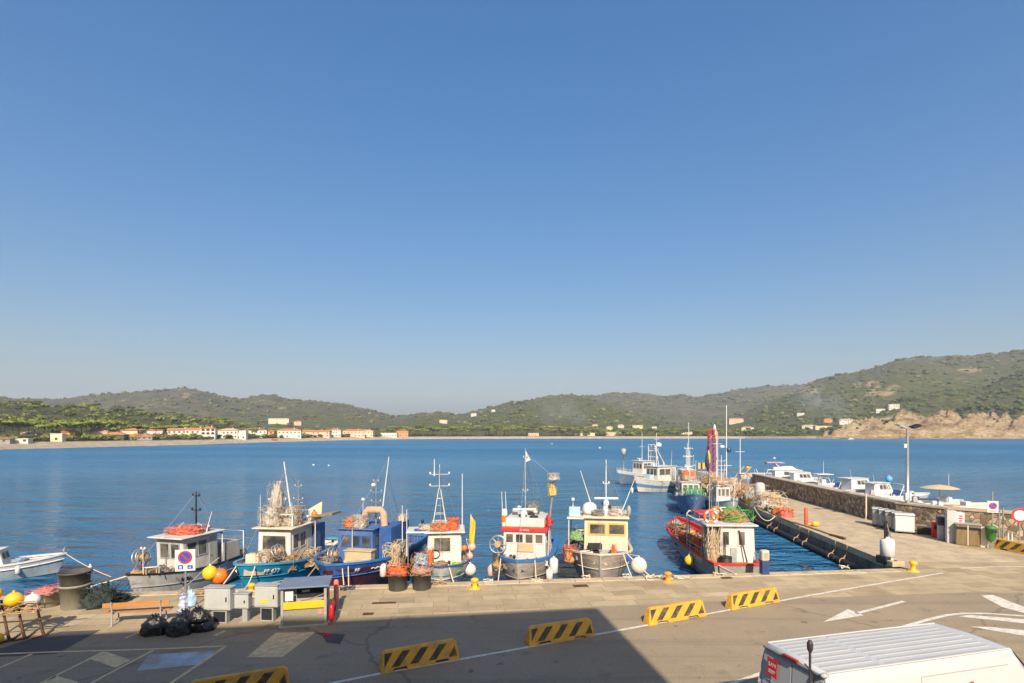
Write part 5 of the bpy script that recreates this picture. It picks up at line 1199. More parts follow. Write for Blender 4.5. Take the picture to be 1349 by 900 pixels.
# hull paints
def hm(name,c,c2=None,d=(.16,.12,.09),am=.45): return mat(name,c,c2,1.6,.45,dirt=d,dscale=1.8,damt=am,stretch=(1,1,.45),bump=.006,bscale=9)
h_white=hm('hull_white',(.55,.55,.53),(.46,.46,.44),am=.35); h_turq=hm('hull_turquoise',(.014,.30,.54),(.012,.25,.46),(.15,.28,.34),.3); h_blue=hm('hull_blue',(.03,.1,.33),(.025,.075,.25),(.15,.17,.2)); h_mar=hm('hull_maroon',(.1,.02,.04),(.075,.015,.03),(.2,.1,.1),.3)
h_grey=hm('hull_grey',(.32,.31,.29),(.24,.23,.21)); h_plank=mat('hull_planks',(.44,.385,.33),(.28,.235,.2),1.2,.7,dirt=(.14,.1,.08),dscale=1.3,damt=.55,stretch=(1,.35,3.2),bump=.02,bscale=3)
h_boot=hm('hull_antifouling',(.05,.055,.06),(.03,.035,.04)); h_redboot=hm('hull_red_bottom',(.2,.04,.03)); trq2=mat('light_blue_rim',(.08,.32,.5),(.06,.26,.42),3,.5,dirt=(.3,.3,.3),damt=.3); blrim=mat('bright_blue_rim',(.02,.16,.42),(.018,.12,.34),3,.5,dirt=(.2,.2,.2),damt=.3); navyw=mat('wheelhouse_blue',(.07,.14,.33),(.05,.105,.26),2,.5,dirt=(.2,.22,.28),dscale=1.2,damt=.35,stretch=(1,1,.4))
ochre=mat('ochre_frame',(.62,.38,.12),(.52,.3,.09),3,.5); woodp=mat('plywood',(.52,.4,.25),(.42,.31,.19),2,.7,stretch=(.6,.6,6))
# ---------- white open motor boat, far left ----------
H=Hull(6.6,2.4,1.15,.85,.8,rake=.6,sw=.82)
B=Boat('motor_boat','white open motor boat with a blue ball fender near the stacked tubs',(-26.0,31.9),-112,H,'motor boat')
H.hull(B.root,[h_boot,hm('hull_light_blue',(.4,.47,.5),(.33,.4,.44)),cleanwhite],[(.36,0),(.8,1),(1.0,2)]); H.inner(B.root,cleanwhite,cleanwhite,.28); H.gunwale(B.root,cleanwhite,.22,.06); H.strake(B.root,cleanwhite,.82,.04)
cabin(B.root,-.55,.55,2.6,4.2,.55,1.6,cleanwhite,cleanwhite,greyp,rake=.3,nf=2,ns=1,door=False,over=(.05,.05,.1))
MB().box(-.7,.7,1.0,2.3,.72,.86).build('foredeck_cushion',mat('beige_cushion',(.45,.38,.3),(.38,.32,.25),3,.7),B.root,.04)
antenna(B.root,(.4,3.9,1.65),(.45,4.1,3.2)); MB().tube([(-.1,.15,1.2),(-.1,.05,1.55),(.1,.05,1.55),(.1,.15,1.2)],.02,6).build('bow_rail',steel,B.root)
fender(B.W(-1.14,4.1,.45),.17,'blue ball fender on the side of the white open motor boat',blueS,rope=B.W(-1.15,4.1,.95))
fender(B.W(-.95,1.9,.62),.12,'slim white fender near the bow of the white open motor boat',cleanwhite,2.2,rope=B.W(-.95,1.9,1.1))
nets(B.W(.1,2.2,.9),(.3,.4,.15),mat('blue_grey_cloth',(.3,.35,.45),(.2,.24,.33),5,.8),'small blue grey heap on the deck of the white open motor boat',4,8)
a=B.W(0,.05,1.15); b=V((a.x+3.4,a.y-1.0,WZ+.05)); mooring(a,b,'mooring rope from the bow of the white open motor boat into the water',.1)
fender(a.lerp(b,.55)+V((0,0,-.05)),.1,'tiny white float on the mooring rope of the white open motor boat',cleanwhite)
# ---------- grey white fishing boat ----------
H=Hull(7.3,2.35,1.75,1.35,1.35,rake=.9,sw=.5,stern='round',flare=.8)
B=Boat('fishing_boat','grey white fishing boat with orange nets on its roof behind the no parking sign',(-17.45,24.75),15,H)
H.hull(B.root,[h_boot,hm('hull_pale_grey',(.52,.51,.49),(.4,.39,.38),am=.5)],[(.33,0),(1.0,1)]); H.inner(B.root,greyp,deckm,.42); H.gunwale(B.root,blackm,.13,.06); H.strake(B.root,greyp,.72,.03)
cabin(B.root,-.85,.85,2.35,4.4,.95,3.0,white,white,greyp,rake=-.12,nf=2,ns=2,over=(.2,.3,.35),wz=(.5,.88),fwx=(.12,.9))
mast(B.root,(.25,3.6,3.05),2.1,.05,blackm,((.55,.5),(.9,.4))); antenna(B.root,(-.5,2.9,3.07),(.5,2.6,3.75),.03); antenna(B.root,(.7,3.8,3.07),(.85,4.0,4.1),.025); antenna(B.root,(-.7,2.9,3.07),(-.7,2.9,3.4),.02)
stays(B.root,(.25,3.6,5.1),((0,.2,1.8),(-.8,4.3,3.0),(.8,4.3,3.0),(0,7,1.4))); fittings(B.root,-.6,.7,3.9,4.5,3.07,4,1)
fittings(B.root,-.5,.6,1.1,2.2,1.15,5,21); fittings(B.root,-.6,.6,4.9,6.6,1.0,4,22)
MB().tube([(-.6,3.4,3.1),(-.6,3.4,3.5),(.8,3.4,3.5),(.8,3.4,3.1)],.025,6).build('roof_rack',steel,B.root)
hauler(B.root,(-.1,.75,2.35),.4,Matrix.Rotation(rad(75),4,'Y'),.5); mast(B.root,(.25,.6,1.6),1.25,.03,white,((.95,.2),)); 
MB().tube([(.5,1.6,1.3),(.5,1.6,2.1),(.6,1.7,2.35)],.03,6).build('winch_post',steel,B.root); MB().box(-.25,.3,.9,1.5,1.38,1.75).build('hatch_box',oldwood,B.root,.02)
for x in (.65,.8): MB().tube([(x-.2,.45,1.7),(x-.2,.45,2.0),(x+.15,.8,2.0),(x+.15,.8,1.7)],.022,6).build('bow_roller_frame',cream,B.root)
MB().tube([(.95,2.0,.95),(.75,1.3,1.9)],.04,6).build('boarding_plank',oldwood,B.root)
MB().box(-.6,.85,4.9,6.0,1.0,2.3).build('stern_shelter',greyp,B.root,.03); MB().tube([(-.8,4.6,1.2),(-.8,4.6,2.9),(.95,4.6,2.9),(.95,4.6,1.2)],.04,6).build('stern_frame',steel,B.root); MB().tube([(-.7,6.3,1.2),(-.7,6.3,2.7),(.8,6.3,2.7),(.8,6.3,1.2)],.04,6).build('stern_frame',steel,B.root)
H.text(B.root,'LI 01',.3,.82,1,.24,blackm)
nets(B.W(.05,3.2,3.09),(.72,.55,.3),orange,'orange and red nets piled on the cabin roof of the grey white fishing boat',11,60,.018,pinknet)
nets(B.W(.2,2.0,1.2),(.45,.3,.35),mat('grey_net',(.25,.23,.2),(.14,.13,.11),12,.9,bump=.02,bscale=30),'grey net heap before the cabin of the grey white fishing boat',13,30)
nets(B.W(-.1,.55,1.55),(.3,.25,.25),tan,'tan net bundle at the bow hauler of the grey white fishing boat',15,20)
fender(V((-13.75,24.9,.6)),.32,'round yellow buoy at the bow of the turquoise boat, in front of the orange one',buoyy,rope=V((-13.6,25.4,1.2)))
fender(V((-13.45,25.15,.38)),.36,'round orange buoy half behind the yellow buoy',buoyo,rope=V((-13.3,25.6,1.0)))
mooring(B.W(0,.1,1.7),V((-19.6,quayY(-19.6)-.2,.05)),'pale mooring rope from the bow of the grey white boat to the quay edge',.05,r=.035)
mooring(B.W(1.1,3.4,1.4),V((-14.6,quayY(-14.6)-.3,.05)),'mooring rope from the side of the grey white boat to the quay edge',.1)
# ---------- turquoise boat ----------
H=Hull(9.2,3.15,2.15,1.6,1.6,rake=1.3,sw=.8,flare=1.05,full=.38)
B=Boat('fishing_boat','turquoise fishing boat with white cabin and piles of nets on its roof',(-12.5,24.9),7,H)
H.hull(B.root,[h_boot,h_turq],[(.22,0),(1.0,1)]); H.inner(B.root,cream,deckm,.5); H.gunwale(B.root,trq2,.16,.08); H.strake(B.root,h_turq,.75,.03)
cabin(B.root,-.85,.95,2.9,5.2,1.1,3.3,white,cream,white,rake=.05,nf=1,ns=2,wz=(.5,.86),over=(.2,.25,.2),fwx=(.1,.9))
MB().box(.3,1.0,5.22,6.6,1.1,3.1).build('deck_store',navyw,B.root,.03)
MB().box(-1.0,.1,2.1,2.55,1.3,2.15).build('engine_box',cream,B.root,.03)
mast(B.root,(.35,4.2,3.35),3.3,.05,cleanwhite,(),tilt=(-.5,0)); mast(B.root,(.55,4.4,3.35),2.3,.04,greenp if False else steel,((.55,.5),(.85,.35)))
stays(B.root,(.0,4.2,6.3),((0,.2,2.2),(-.9,5.1,3.4),(.9,5.1,3.4),(0,9,1.6))); fittings(B.root,-.7,.8,4.3,5.2,3.37,5,2); antenna(B.root,(-.75,3.0,3.4),(-.75,3.0,5.0),.02); antenna(B.root,(.8,3.3,3.4),(.8,3.3,4.6),.02)
fittings(B.root,-1.1,1.1,1.4,2.7,1.35,8,23); fittings(B.root,-1.3,1.2,5.6,8.6,1.15,6,24)
radar(B.root,(-.35,3.9,4.35),.9,.3); MB().tube([(-.35,3.9,3.37),(-.35,3.9,4.35)],.05,8).build('radar_post',white,B.root)
MB().tube([(-.8,3.2,3.37),(-.8,3.2,4.0),(.9,3.2,4.0),(.9,3.2,3.37)],.03,6).build('roof_rail',white,B.root); MB().tube([(-.8,4.9,3.37),(-.8,4.9,4.0),(.9,4.9,4.0),(.9,4.9,3.37)],.03,6).build('roof_rail',white,B.root)
MB().hexa([(1.0,4.6,3.62),(2.4,4.5,3.78),(2.4,5.6,3.78),(1.0,5.6,3.62),(1.0,4.6,3.7),(2.4,4.5,3.92),(2.4,5.6,3.92),(1.0,5.6,3.7)]).build('awning_roll',oldwood,B.root,.02)
MB().add([(.9,5.0,3.4),(1.5,5.1,3.5),(1.55,5.1,4.45),(.85,5.0,4.05)],[(0,1,2,3)]).build('awning_flap',cream,B.root).modifiers.new('Solid','SOLIDIFY').thickness=.02
MB().tube([(1.25,4.9,1.3),(1.25,4.9,3.65)],.035,6).build('awning_pole',white,B.root)
hauler(B.root,(.55,2.3,2.25),.36,Matrix.Rotation(rad(60),4,'Y'),.6)
for x in (.9,1.2): MB().tube([(x,2.2,1.3),(x+.5,3.1,2.4)],.045,6).build('wooden_beam',oldwood,B.root)
H.text(B.root,'PF 677',.13,.86,1,.3,whiteS)
for s in (-1,1): H.text(B.root,'PF 677',.11,.84,-1,.28,whiteS) if s<0 else None
mb=MB()
for v,t0,t1 in ((.6,.06,.24),(.55,.1,.26)):
    mb.tube([H.pt(lerp(t0,t1,i/8),v,1)+V((.012,0,0)) for i in range(9)],.018,5)
mb.build('white_flash',whiteS,B.root)
nets(B.W(-.35,3.5,3.4),(.5,.5,.85),mat('white_net',(.5,.46,.4),(.3,.26,.22),14,.9,bump=.02,bscale=30),'white nets heaped on the left of the turquoise boat cabin roof',21,50,.018)
nets(B.W(.45,3.9,3.4),(.5,.55,.75),mat('dirty_white_net',(.46,.43,.4),(.25,.22,.2),14,.9,bump=.02,bscale=30),'grey white nets heaped on the right of the turquoise boat cabin roof',22,50,.018,tan)
nets(B.W(-.3,3.8,4.3),(.34,.34,1.1),MATS['white_net'],'white cloth bundle around the radar post of the turquoise boat',23,24)
nets(B.W(.9,2.7,1.35),(.45,.45,.6),tan,'tan net pile on the foredeck of the turquoise boat',24,50,.018)
nets(B.W(.1,2.2,1.75),(.35,.35,.5),MATS['dirty_white_net'],'pale tangled gear in front of the wheelhouse window of the turquoise boat',25,40,.018,tan)
nets(B.W(1.35,4.1,1.25),(.35,.7,.65),tan,'brown nets and ropes along the side deck of the turquoise boat',26,50,.018,ropem)
nets(B.W(-1.0,2.3,1.35),(.4,.4,.3),orange,'orange net near the left bow rail of the turquoise boat',27,30)
fender(B.W(1.25,4.8,3.8),.16,'small orange float on the awning of the turquoise boat',buoyo)
a=B.W(-.1,.05,2.1); mooring(a,V((-12.9,quayY(-12.9)-.2,.1)),'pale mooring rope from the turquoise bow down to the left',.03,r=.03); mooring(B.W(.5,.6,2.05),V((-11.8,quayY(-11.8)-.3,.1)),'pale mooring rope on the right flank of the turquoise bow',.15,r=.03)
# ---------- dark blue boat ----------
H=Hull(10,4.0,2.05,1.75,1.65,rake=1.0,sw=.8,flare=.9,full=.34)
B=Boat('fishing_boat','dark blue fishing boat with blue wheelhouse and maroon lower hull',(-8.6,25.25),10,H)
H.hull(B.root,[h_boot,h_mar,h_blue],[(.2,0),(.9,1),(1.0,2)]); H.inner(B.root,bluep,deckm,.5); H.gunwale(B.root,blrim,.16,.08); H.strake(B.root,blrim,.76,.035)
cabin(B.root,-.95,1.0,2.9,5.6,1.1,3.2,navyw,navyw,bluep,rake=.05,nf=3,ns=2,wz=(.58,.86),over=(.08,.12,.2),fwx=(.08,.96))
MB().box(1.02,1.7,3.6,6.2,1.1,3.25).build('side_shelter',bluep,B.root,.02)
MB().box(-.1,1.3,2.0,2.5,1.4,2.3).build('plywood_box',woodp,B.root,.02); MB().box(-.15,1.35,1.95,2.55,2.303,2.35).build('plywood_lid',woodp,B.root,.01)
MB().tube([(.4,1.3,1.6),(.4,1.3,1.95),(1.4,1.9,2.0)],.02,6).build('grab_rail',steel,B.root)
mb=MB(); mb.tube([(.1,3.9,3.27),(.14,3.9,3.95),(.28,3.9,4.1),(1.0,3.9,4.1),(1.14,3.9,3.95),(1.2,3.9,3.27)],.19,10); mb.build('padded_arch',mat('foam_padding',(.55,.36,.25),(.42,.26,.17),5,.8,bump=.02),B.root)
mast(B.root,(.55,4.3,3.27),2.4,.04,steel,((.5,.5),(.72,.6),(.95,.25))); mast(B.root,(.85,4.5,4.2),2.7,.04,cleanwhite,(),tilt=(.35,0)); dome(B.root,(.4,4.3,5.3),.12); antenna(B.root,(-.1,4.1,3.27),(-.1,4.1,4.6),.02); dome(B.root,(-.1,4.1,4.55),.1)
stays(B.root,(1.0,4.5,6.5),((0,.2,2.0),(-.9,5.5,3.2),(1.0,5.5,3.2),(0,9.8,1.6))); fittings(B.root,-.8,.8,4.4,5.5,3.22,6,3); H.rail(B.root,steel,.35,.8,.5,7)
fittings(B.root,-1.3,1.3,1.3,2.7,1.4,8,25); fittings(B.root,-1.5,1.5,6.2,9.3,1.2,6,26)
hauler(B.root,(-.75,1.9,2.1),.34,Matrix.Rotation(rad(80),4,'Y'),.5)
antenna(B.root,(-.1,2.85,1.2),(-.1,2.85,3.3),.03)
for x in (-1.55,-1.35,-1.15,-.95): MB().box(x-.06,x+.06,3.3,3.34,1.2,2.0).build('orange_board',mat('orange_board',(.6,.13,.04),(.5,.1,.035),3,.6),B.root,.01)
H.text(B.root,'PF',.1,.86,1,.28,whiteS); H.text(B.root,'PF',.09,.86,-1,.28,whiteS)
mb=MB(); mb.tube([H.pt(.17+.07*i/6,.85+.02*math.sin(i*2.3),1)+V((.015,0,0)) for i in range(7)],.03,5); mb.build('worn_lettering',whiteS,B.root)
nets(B.W(-.35,3.3,3.28),(.38,.35,.4),orange,'orange and tan nets on the left of the dark blue wheelhouse roof',31,50,.018,tan)
nets(B.W(.15,3.2,3.28),(.34,.3,.55),MATS['white_net'],'white net bundle on the dark blue wheelhouse roof',32,40,.018)
nets(B.W(1.9,3.6,1.35),(.4,.8,.95),tan,'tall tan net heap along the right side of the dark blue boat',33,80,.02,ropem)
nets(B.W(1.55,5.6,3.3),(.25,.4,.3),MATS['white_net'],'pale netting on the shelter roof of the dark blue boat',34,24)
nets(B.W(-1.3,2.6,1.3),(.45,.45,.5),MATS['grey_net'],'grey net pile on the left foredeck of the dark blue boat',35,40,.018,tan)
for x,z,l in ((2.0,3.4,'first pale rod holder'),(2.25,3.2,'second')): antenna(B.root,(x,4.4,1.6),(x,4.4,z+.9),.03)
fender(B.W(1.72,2.5,1.3),.16,'long white fender on the right side of the dark blue boat',buoyw,2.2,rope=B.W(1.65,2.5,1.75))
fender(B.W(2.1,3.9,1.35),.16,'long pale blue fender at the right quarter of the dark blue boat',MATS['pale_blue_float'],2.3,rope=B.W(1.9,3.9,1.75))
for dx,l in ((.45,'left of two parallel mooring ropes at the dark blue bow'),(.72,'right of two parallel mooring ropes at the dark blue bow')): mooring(B.W(dx,.55+dx*.3,1.95),V((-7.95+dx*.8,quayY(-7.5)-.25,.05)),l,.02,r=.028)
mooring(B.W(-.9,.9,1.9),V((-9.6,quayY(-9.6)-.25,.05)),'yellowish mooring rope at the left bow of the dark blue boat',.05,tan,.03)
# ---------- white boat with blue rim and yellow flag ----------
H=Hull(7.6,2.75,1.85,1.45,1.4,rake=.9,sw=.8,flare=.85,full=.36)
B=Boat('fishing_boat','small white fishing boat with thin blue rim and lattice mast beside a yellow flag',(-3.35,25.75),-6,H)
H.hull(B.root,[h_boot,h_white],[(.26,0),(1.0,1)]); H.inner(B.root,mat('pale_green_paint',(.3,.45,.42),(.22,.35,.33),2,.6,dirt=(.2,.16,.12),damt=.4),deckm,.45); H.gunwale(B.root,bluep,.11,.05); H.strake(B.root,h_white,.72,.03)
cabin(B.root,-.75,1.0,2.5,4.4,1.0,3.0,white,white,cream,rake=.05,nf=1,ns=2,wz=(.5,.9),over=(.18,.2,.3),fwx=(.14,.72))
MB().box(-1.85,-.7,2.6,4.2,3.0,3.08).build('side_canopy',white,B.root,.02); MB().tube([(-1.75,2.7,1.2),(-1.75,2.7,3.0)],.03,6).build('canopy_post',steel,B.root)
MB().box(-.1,.55,2.2,2.44,1.25,1.65).build('step_box',cream,B.root,.03)
# lattice mast
mb=MB(); c=(-.15,3.4)
for sx in (-1,1):
    for sy in (-1,1): mb.tube([(c[0]+sx*.32,c[1]+sy*.3,3.5),(c[0]+sx*.05,c[1]+sy*.05,5.2)],.025,6)
for z,w in ((3.9,.25),(4.3,.19),(4.7,.12)): mb.tube([(c[0]-w,c[1]-w,z),(c[0]+w,c[1]-w,z),(c[0]+w,c[1]+w,z),(c[0]-w,c[1]+w,z)],.016,5,closed=True)
mb.build('lattice_mast',white,B.root); MB().box(c[0]-.4,c[0]+.4,c[1]-.38,c[1]+.38,3.07,3.5).build('mast_box',white,B.root,.03)
mast(B.root,(c[0],c[1],5.2),1.3,.03,cleanwhite,((.12,1.0),(.6,1.0))); antenna(B.root,(c[0]-.28,c[1],5.9),(c[0]-.28,c[1],6.8),.03)
mast(B.root,(1.05,3.4,2.9),3.1,.035,cleanwhite)
stays(B.root,(-.15,3.4,6.4),((0,.2,1.9),(-.7,4.3,3.0),(.9,4.3,3.0),(0,7.4,1.4))); fittings(B.root,-1.6,.8,2.7,4.4,3.09,6,4)
fittings(B.root,-.9,.9,1.0,2.3,1.2,7,27)
H.text(B.root,'AY',.14,.84,1,.26,greenp)
MB().torus((-.35,2.44,1.95),.22,.02,M=Matrix.Rotation(rad(90),4,'X')).build('hose_loop',rubber,B.root)
nets(B.W(-.1,2.9,3.1),(.45,.3,.35),orange,'orange net under the lattice mast on the white boat roof',41,40,.018,tan)
nets(B.W(-.8,3.1,3.1),(.4,.35,.25),MATS['white_net'],'white net on the left of the white boat roof',42,30)
nets(B.W(.55,3.1,3.08),(.28,.3,.5),orange,'orange rope bundle hanging on the right of the white boat roof',43,30,.02)
nets(B.W(-1.0,1.9,1.2),(.3,.35,.7),MATS['dirty_white_net'],'pale green grey gear stacked at the left of the white boat deck',44,40,.018,MATS['pale_blue_bag'])
nets(B.W(-.62,2.2,1.25),(.16,.15,.9),orange,'upright orange net roll before the white boat cabin',45,20)
nets(B.W(-1.2,2.7,1.2),(.3,.5,.6),tan,'tan nets along the left rail of the white boat',46,40,.018)
t=thing('rope_basket','round wooden rope basket on the foredeck of the white boat','basket',B.W(-.1,1.45,1.25)); MB().lathe((0,0,0),[(.36,0),(.42,.42),(.45,.45),(.38,.45),(.33,.1),(0,.08)],18).build('basket_body',oldwood,t); mb=MB(); mb.tangle((0,0,.25),(.33,.33,.25),14,.02,8); mb.build('rope_filling',tan,t)
crate(B.W(.75,1.9,1.3),(.5,.35,.3),greenp,'green crate on the right foredeck of the white boat'); nets(B.W(.75,1.9,1.38),(.22,.15,.2),mat('yellow_net',(.65,.42,.04),(.5,.3,.03),12,.8),'yellow net in the green crate on the white boat',47,14)
flagpole(B.W(1.35,3.1,1.2),B.W(1.5,2.9,3.9),'faded yellow flag hanging from a pole at the right side of the white boat',mat('flag_yellow',(.7,.48,.04),(.6,.38,.03),2,.8),1.5)
for x,y,z,r,m,l in ((1.55,3.0,2.15,.22,mat('pink_buoy',(.6,.4,.36),(.5,.28,.25),4,.5),'upper pinkish round buoy at the right side of the white boat'),(1.42,2.8,1.72,.2,MATS['pink_buoy'],'middle pinkish round buoy at the right side of the white boat'),(1.45,2.3,1.12,.3,buoyw,'largest pale round fender at the right side of the white boat'),(1.15,3.0,2.1,.16,buoyo,'small orange float by the yellow flag pole')):
    fender(B.W(x,y,z),r,l,m,rope=B.W(1.25,3.0,2.6) if z>1.5 else B.W(1.2,2.3,1.6))
nets(B.W(1.2,2.9,1.3),(.2,.3,.6),MATS['grey_net'],'dark ropes and gear under the yellow flag of the white boat',48,40,.016,dkrope)
mooring(B.W(.35,.5,1.85),V((-2.7,quayY(-2.7)-.2,.05)),'white mooring rope at the bow of the small white boat',.02,r=.035)
mooring(B.W(-.9,1.1,1.75),V((-4.5,quayY(-4.5)-.2,.05)),'mooring rope at the left bow of the small white boat',.05)
# ---------- red banded boat ----------
H=Hull(8.6,2.95,1.98,1.6,1.55,rake=.7,sw=.8,flare=.75,full=.34)
B=Boat('fishing_boat','weathered fishing boat with blue rim and a red band round its white wheelhouse roof',(.25,26.2),10,H)
H.hull(B.root,[h_boot,h_plank],[(.24,0),(1.0,1)]); H.inner(B.root,bluep,deckm,.5); H.gunwale(B.root,blrim,.3,.12); H.strake(B.root,h_plank,.66,.035)
cabin(B.root,-1.1,1.15,2.1,4.9,1.1,3.05,white,white,white,rake=-.05,nf=4,ns=2,wz=(.7,.97),over=(.02,.02,.1),fwx=(.03,.97),rt=.02)
MB().box(-1.18,1.23,1.98,5.0,3.072,3.28).build('red_band',redp,B.root,.02); MB().box(-1.0,1.05,2.2,4.8,3.282,3.75).build('flybridge',white,B.root,.05)
MB().box(-.35,.5,2.03,2.09,2.05,2.5).build('notice_board',woodp,B.root,.01)
text_mesh('RE MARE',.13,Matrix.Translation((.05,1.975,3.17))@Matrix.Rotation(rad(90),4,'X'),whiteS,'name_lettering',B.root)
radar(B.root,(-.1,3.0,3.76),1.25,.1); MB().lathe((-.1,2.5,3.76),[(.12,0),(.13,.25),(.06,.36),(0,.38)],12).build('search_light',whiteS,B.root)
mast(B.root,(-.15,3.6,3.75),3.6,.045,mat('mast_grey',(.22,.24,.27),(.35,.35,.35),2,.5,stretch=(1,1,2)),((.35,.25),(.85,.2))); MB().add([(-.12,3.6,6.6),(.15,3.6,6.72),(-.12,3.6,7.2)],[(0,1,2)]).build('pennant',whiteS,B.root).modifiers.new('Solid','SOLIDIFY').thickness=.01
for x in (-1.2,-1.0): antenna(B.root,(x,2.5,3.9),(x-.05,2.5,5.1),.022)
MB().lathe((-1.1,2.5,3.28),[(.15,0),(.15,.85),(.05,.9)],10).build('exhaust_stack',white,B.root); MB().lathe((-1.1,2.5,3.5),[(.165,0),(.165,.35)],10).build('orange_band',buoyo,B.root)
mast(B.root,(1.2,3.0,3.28),2.6,.06,steel,(),tilt=(.3,0)); MB().tube([(1.2,2.4,1.3),(1.22,2.9,3.4)],.05,8).build('derrick_stay',steel,B.root)
stays(B.root,(-.15,3.6,7.1),((0,.2,2.0),(-1.0,4.8,3.3),(1.0,4.8,3.3),(0,8.5,1.6),(1.5,3.0,5.8))); fittings(B.root,-.9,.9,2.3,4.7,3.76,6,5)
fittings(B.root,-.9,.9,.9,1.9,1.4,7,28); fittings(B.root,-1.2,1.2,5.2,8.0,1.15,5,29)
hauler(B.root,(-1.35,2.2,2.35),.46,Matrix.Rotation(rad(80),4,'X'),.55)
nets(B.W(1.45,3.0,5.7),(.3,.25,.3),MATS['dirty_white_net'],'grey net bundle at the top of the leaning pole of the red banded boat',51,24)
nets(B.W(1.38,3.0,4.9),(.22,.18,.55),mat('faded_yellow_cloth',(.6,.45,.12),(.4,.28,.1),4,.8),'faded yellow cloth tied round the leaning pole of the red banded boat',52,18)
nets(B.W(.2,3.7,3.78),(.35,.3,.55),MATS['grey_net'],'grey net sack behind the radar of the red banded boat',53,24)
nets(B.W(-1.25,1.8,1.2),(.3,.4,.6),tan,'brown net and ropes below the hauler wheel of the red banded boat',54,50,.018,rust)
nets(B.W(1.2,3.0,3.3),(.14,.3,.5),redp,'red life jacket bundle on the right of the red banded roof',55,10)
crate(B.W(-.75,1.5,1.5),(.55,.4,.35),oldwood,'wooden crate on the foredeck of the red banded boat'); crate(B.W(-.25,1.2,1.5),(.5,.35,.25),blueS,'blue fish crate on the foredeck of the red banded boat',.4)
crate(B.W(.95,1.9,1.45),(.5,.5,.4),whiteS,'white crate at the right rail of the red banded boat',.2)
fender(B.W(1.58,1.8,1.45),.22,'long white fender on the right bow of the red banded boat',cleanwhite,1.9,rope=B.W(1.4,2.0,1.8)); fender(B.W(1.42,1.2,1.15),.17,'lower white fender on the right bow of the red banded boat',buoyw,1.7,rope=B.W(1.2,1.4,1.8))
fender(B.W(-1.72,1.9,1.0),.16,'pinkish drum fender on the left of the red banded boat',MATS['pink_buoy'],1.7,rope=B.W(-1.4,1.9,1.7))
for x,l in ((-.95,'left mooring rope at the bow of the red banded boat'),(.75,'right mooring rope at the bow of the red banded boat')): mooring(B.W(x,.75,1.95),V((.35+x*1.05,quayY(.3)-.2,.05)),l,.02,r=.03)
# ---------- cream cabin boat ----------
H=Hull(9.6,3.5,2.2,1.75,1.7,rake=.7,sw=.82,flare=.7,full=.33)
B=Boat('fishing_boat','bare planked fishing boat with cream wheelhouse and ochre window frames',(4.3,26.75),9,H)
H.hull(B.root,[h_boot,h_plank],[(.22,0),(1.0,1)]); H.inner(B.root,cream,deckm,.5); H.gunwale(B.root,cream,.16,.07); H.strake(B.root,cream,.72,.03)
MB().tube([H.pt(0,v/10,1)+V((-.0,-.03,0)) for v in range(2,11)],.06,6).build('stem_post',greyp,B.root)
cabin(B.root,-.85,1.5,2.6,5.2,1.2,3.6,cream,cream,ochre,rake=.0,nf=2,ns=2,wz=(.62,.9),over=(.05,.2,.2),fwx=(.08,.97),rt=.1,fw=.09)
MB().box(-1.75,-.86,2.4,5.2,3.55,3.62).build('shelter_roof',cream,B.root,.02); MB().tube([(-1.65,2.5,1.4),(-1.65,2.5,3.55)],.035,6).build('shelter_post',white,B.root); MB().tube([(-1.65,4.9,1.4),(-1.65,4.9,3.55)],.035,6).build('shelter_post',white,B.root)
radar(B.root,(.35,3.3,4.25),1.3,.05); MB().lathe((.35,3.3,3.7),[(.25,0),(.2,.3),(.12,.55)],12).build('radar_post',white,B.root)
dome(B.root,(-.55,3.4,3.7),.42); mast(B.root,(.35,3.8,3.7),3.0,.04,cleanwhite,((.55,.3),)); antenna(B.root,(-.45,3.3,4.2),(-1.05,3.3,6.1),.025); antenna(B.root,(1.2,3.3,3.9),(2.0,3.3,6.0),.025); MB().ball((1.75,3.3,5.05),(.06,.06,.16)).build('antenna_float',whiteS,B.root)
stays(B.root,(.35,3.8,6.5),((0,.2,2.3),(-.8,5.1,3.7),(1.4,5.1,3.7),(0,9.5,1.7))); fittings(B.root,-.7,1.4,3.0,5.0,3.72,7,6); H.rail(B.root,steel,.4,.9,.5,6)
fittings(B.root,-1.1,1.2,1.0,2.4,1.6,8,30); fittings(B.root,-1.4,1.4,5.6,9.0,1.3,5,31)
MB().box(-1.65,-1.05,2.7,3.1,3.63,4.15).build('roof_cabinet',MATS['pale_blue_bag'],B.root,.03); MB().lathe((-1.45,3.0,4.15),[(.03,0),(.03,.3),(.09,.31),(.09,.45),(0,.5)],10).build('search_light',whiteS,B.root)
MB().lathe((1.55,3.0,3.7),[(.05,0),(.12,.15),(.12,.4),(.05,.55)],10).build('horn',greyp,B.root)
nets(B.W(.85,3.2,3.71),(.42,.35,.35),MATS['white_net'],'white net and floats on the right of the cream wheelhouse roof',61,30); nets(B.W(-.1,2.9,3.71),(.3,.25,.25),MATS['grey_net'],'grey coil of gear on the left of the cream wheelhouse roof',62,24)
nets(B.W(-1.35,3.4,1.4),(.4,.7,.8),mat('navy_net',(.03,.05,.12),(.02,.03,.07),12,.9),'dark blue nets under the side shelter of the cream cabin boat',63,50,.018,tan); nets(B.W(-1.2,3.3,2.35),(.4,.5,.4),mat('light_green_net',(.25,.42,.2),(.15,.27,.12),12,.9),'light green net on top of the dark blue nets under the shelter',64,30)
nets(B.W(-1.55,2.2,1.4),(.3,.5,.6),tan,'tan ropes and orange floats on the left rail of the cream cabin boat',65,50,.02,orange)
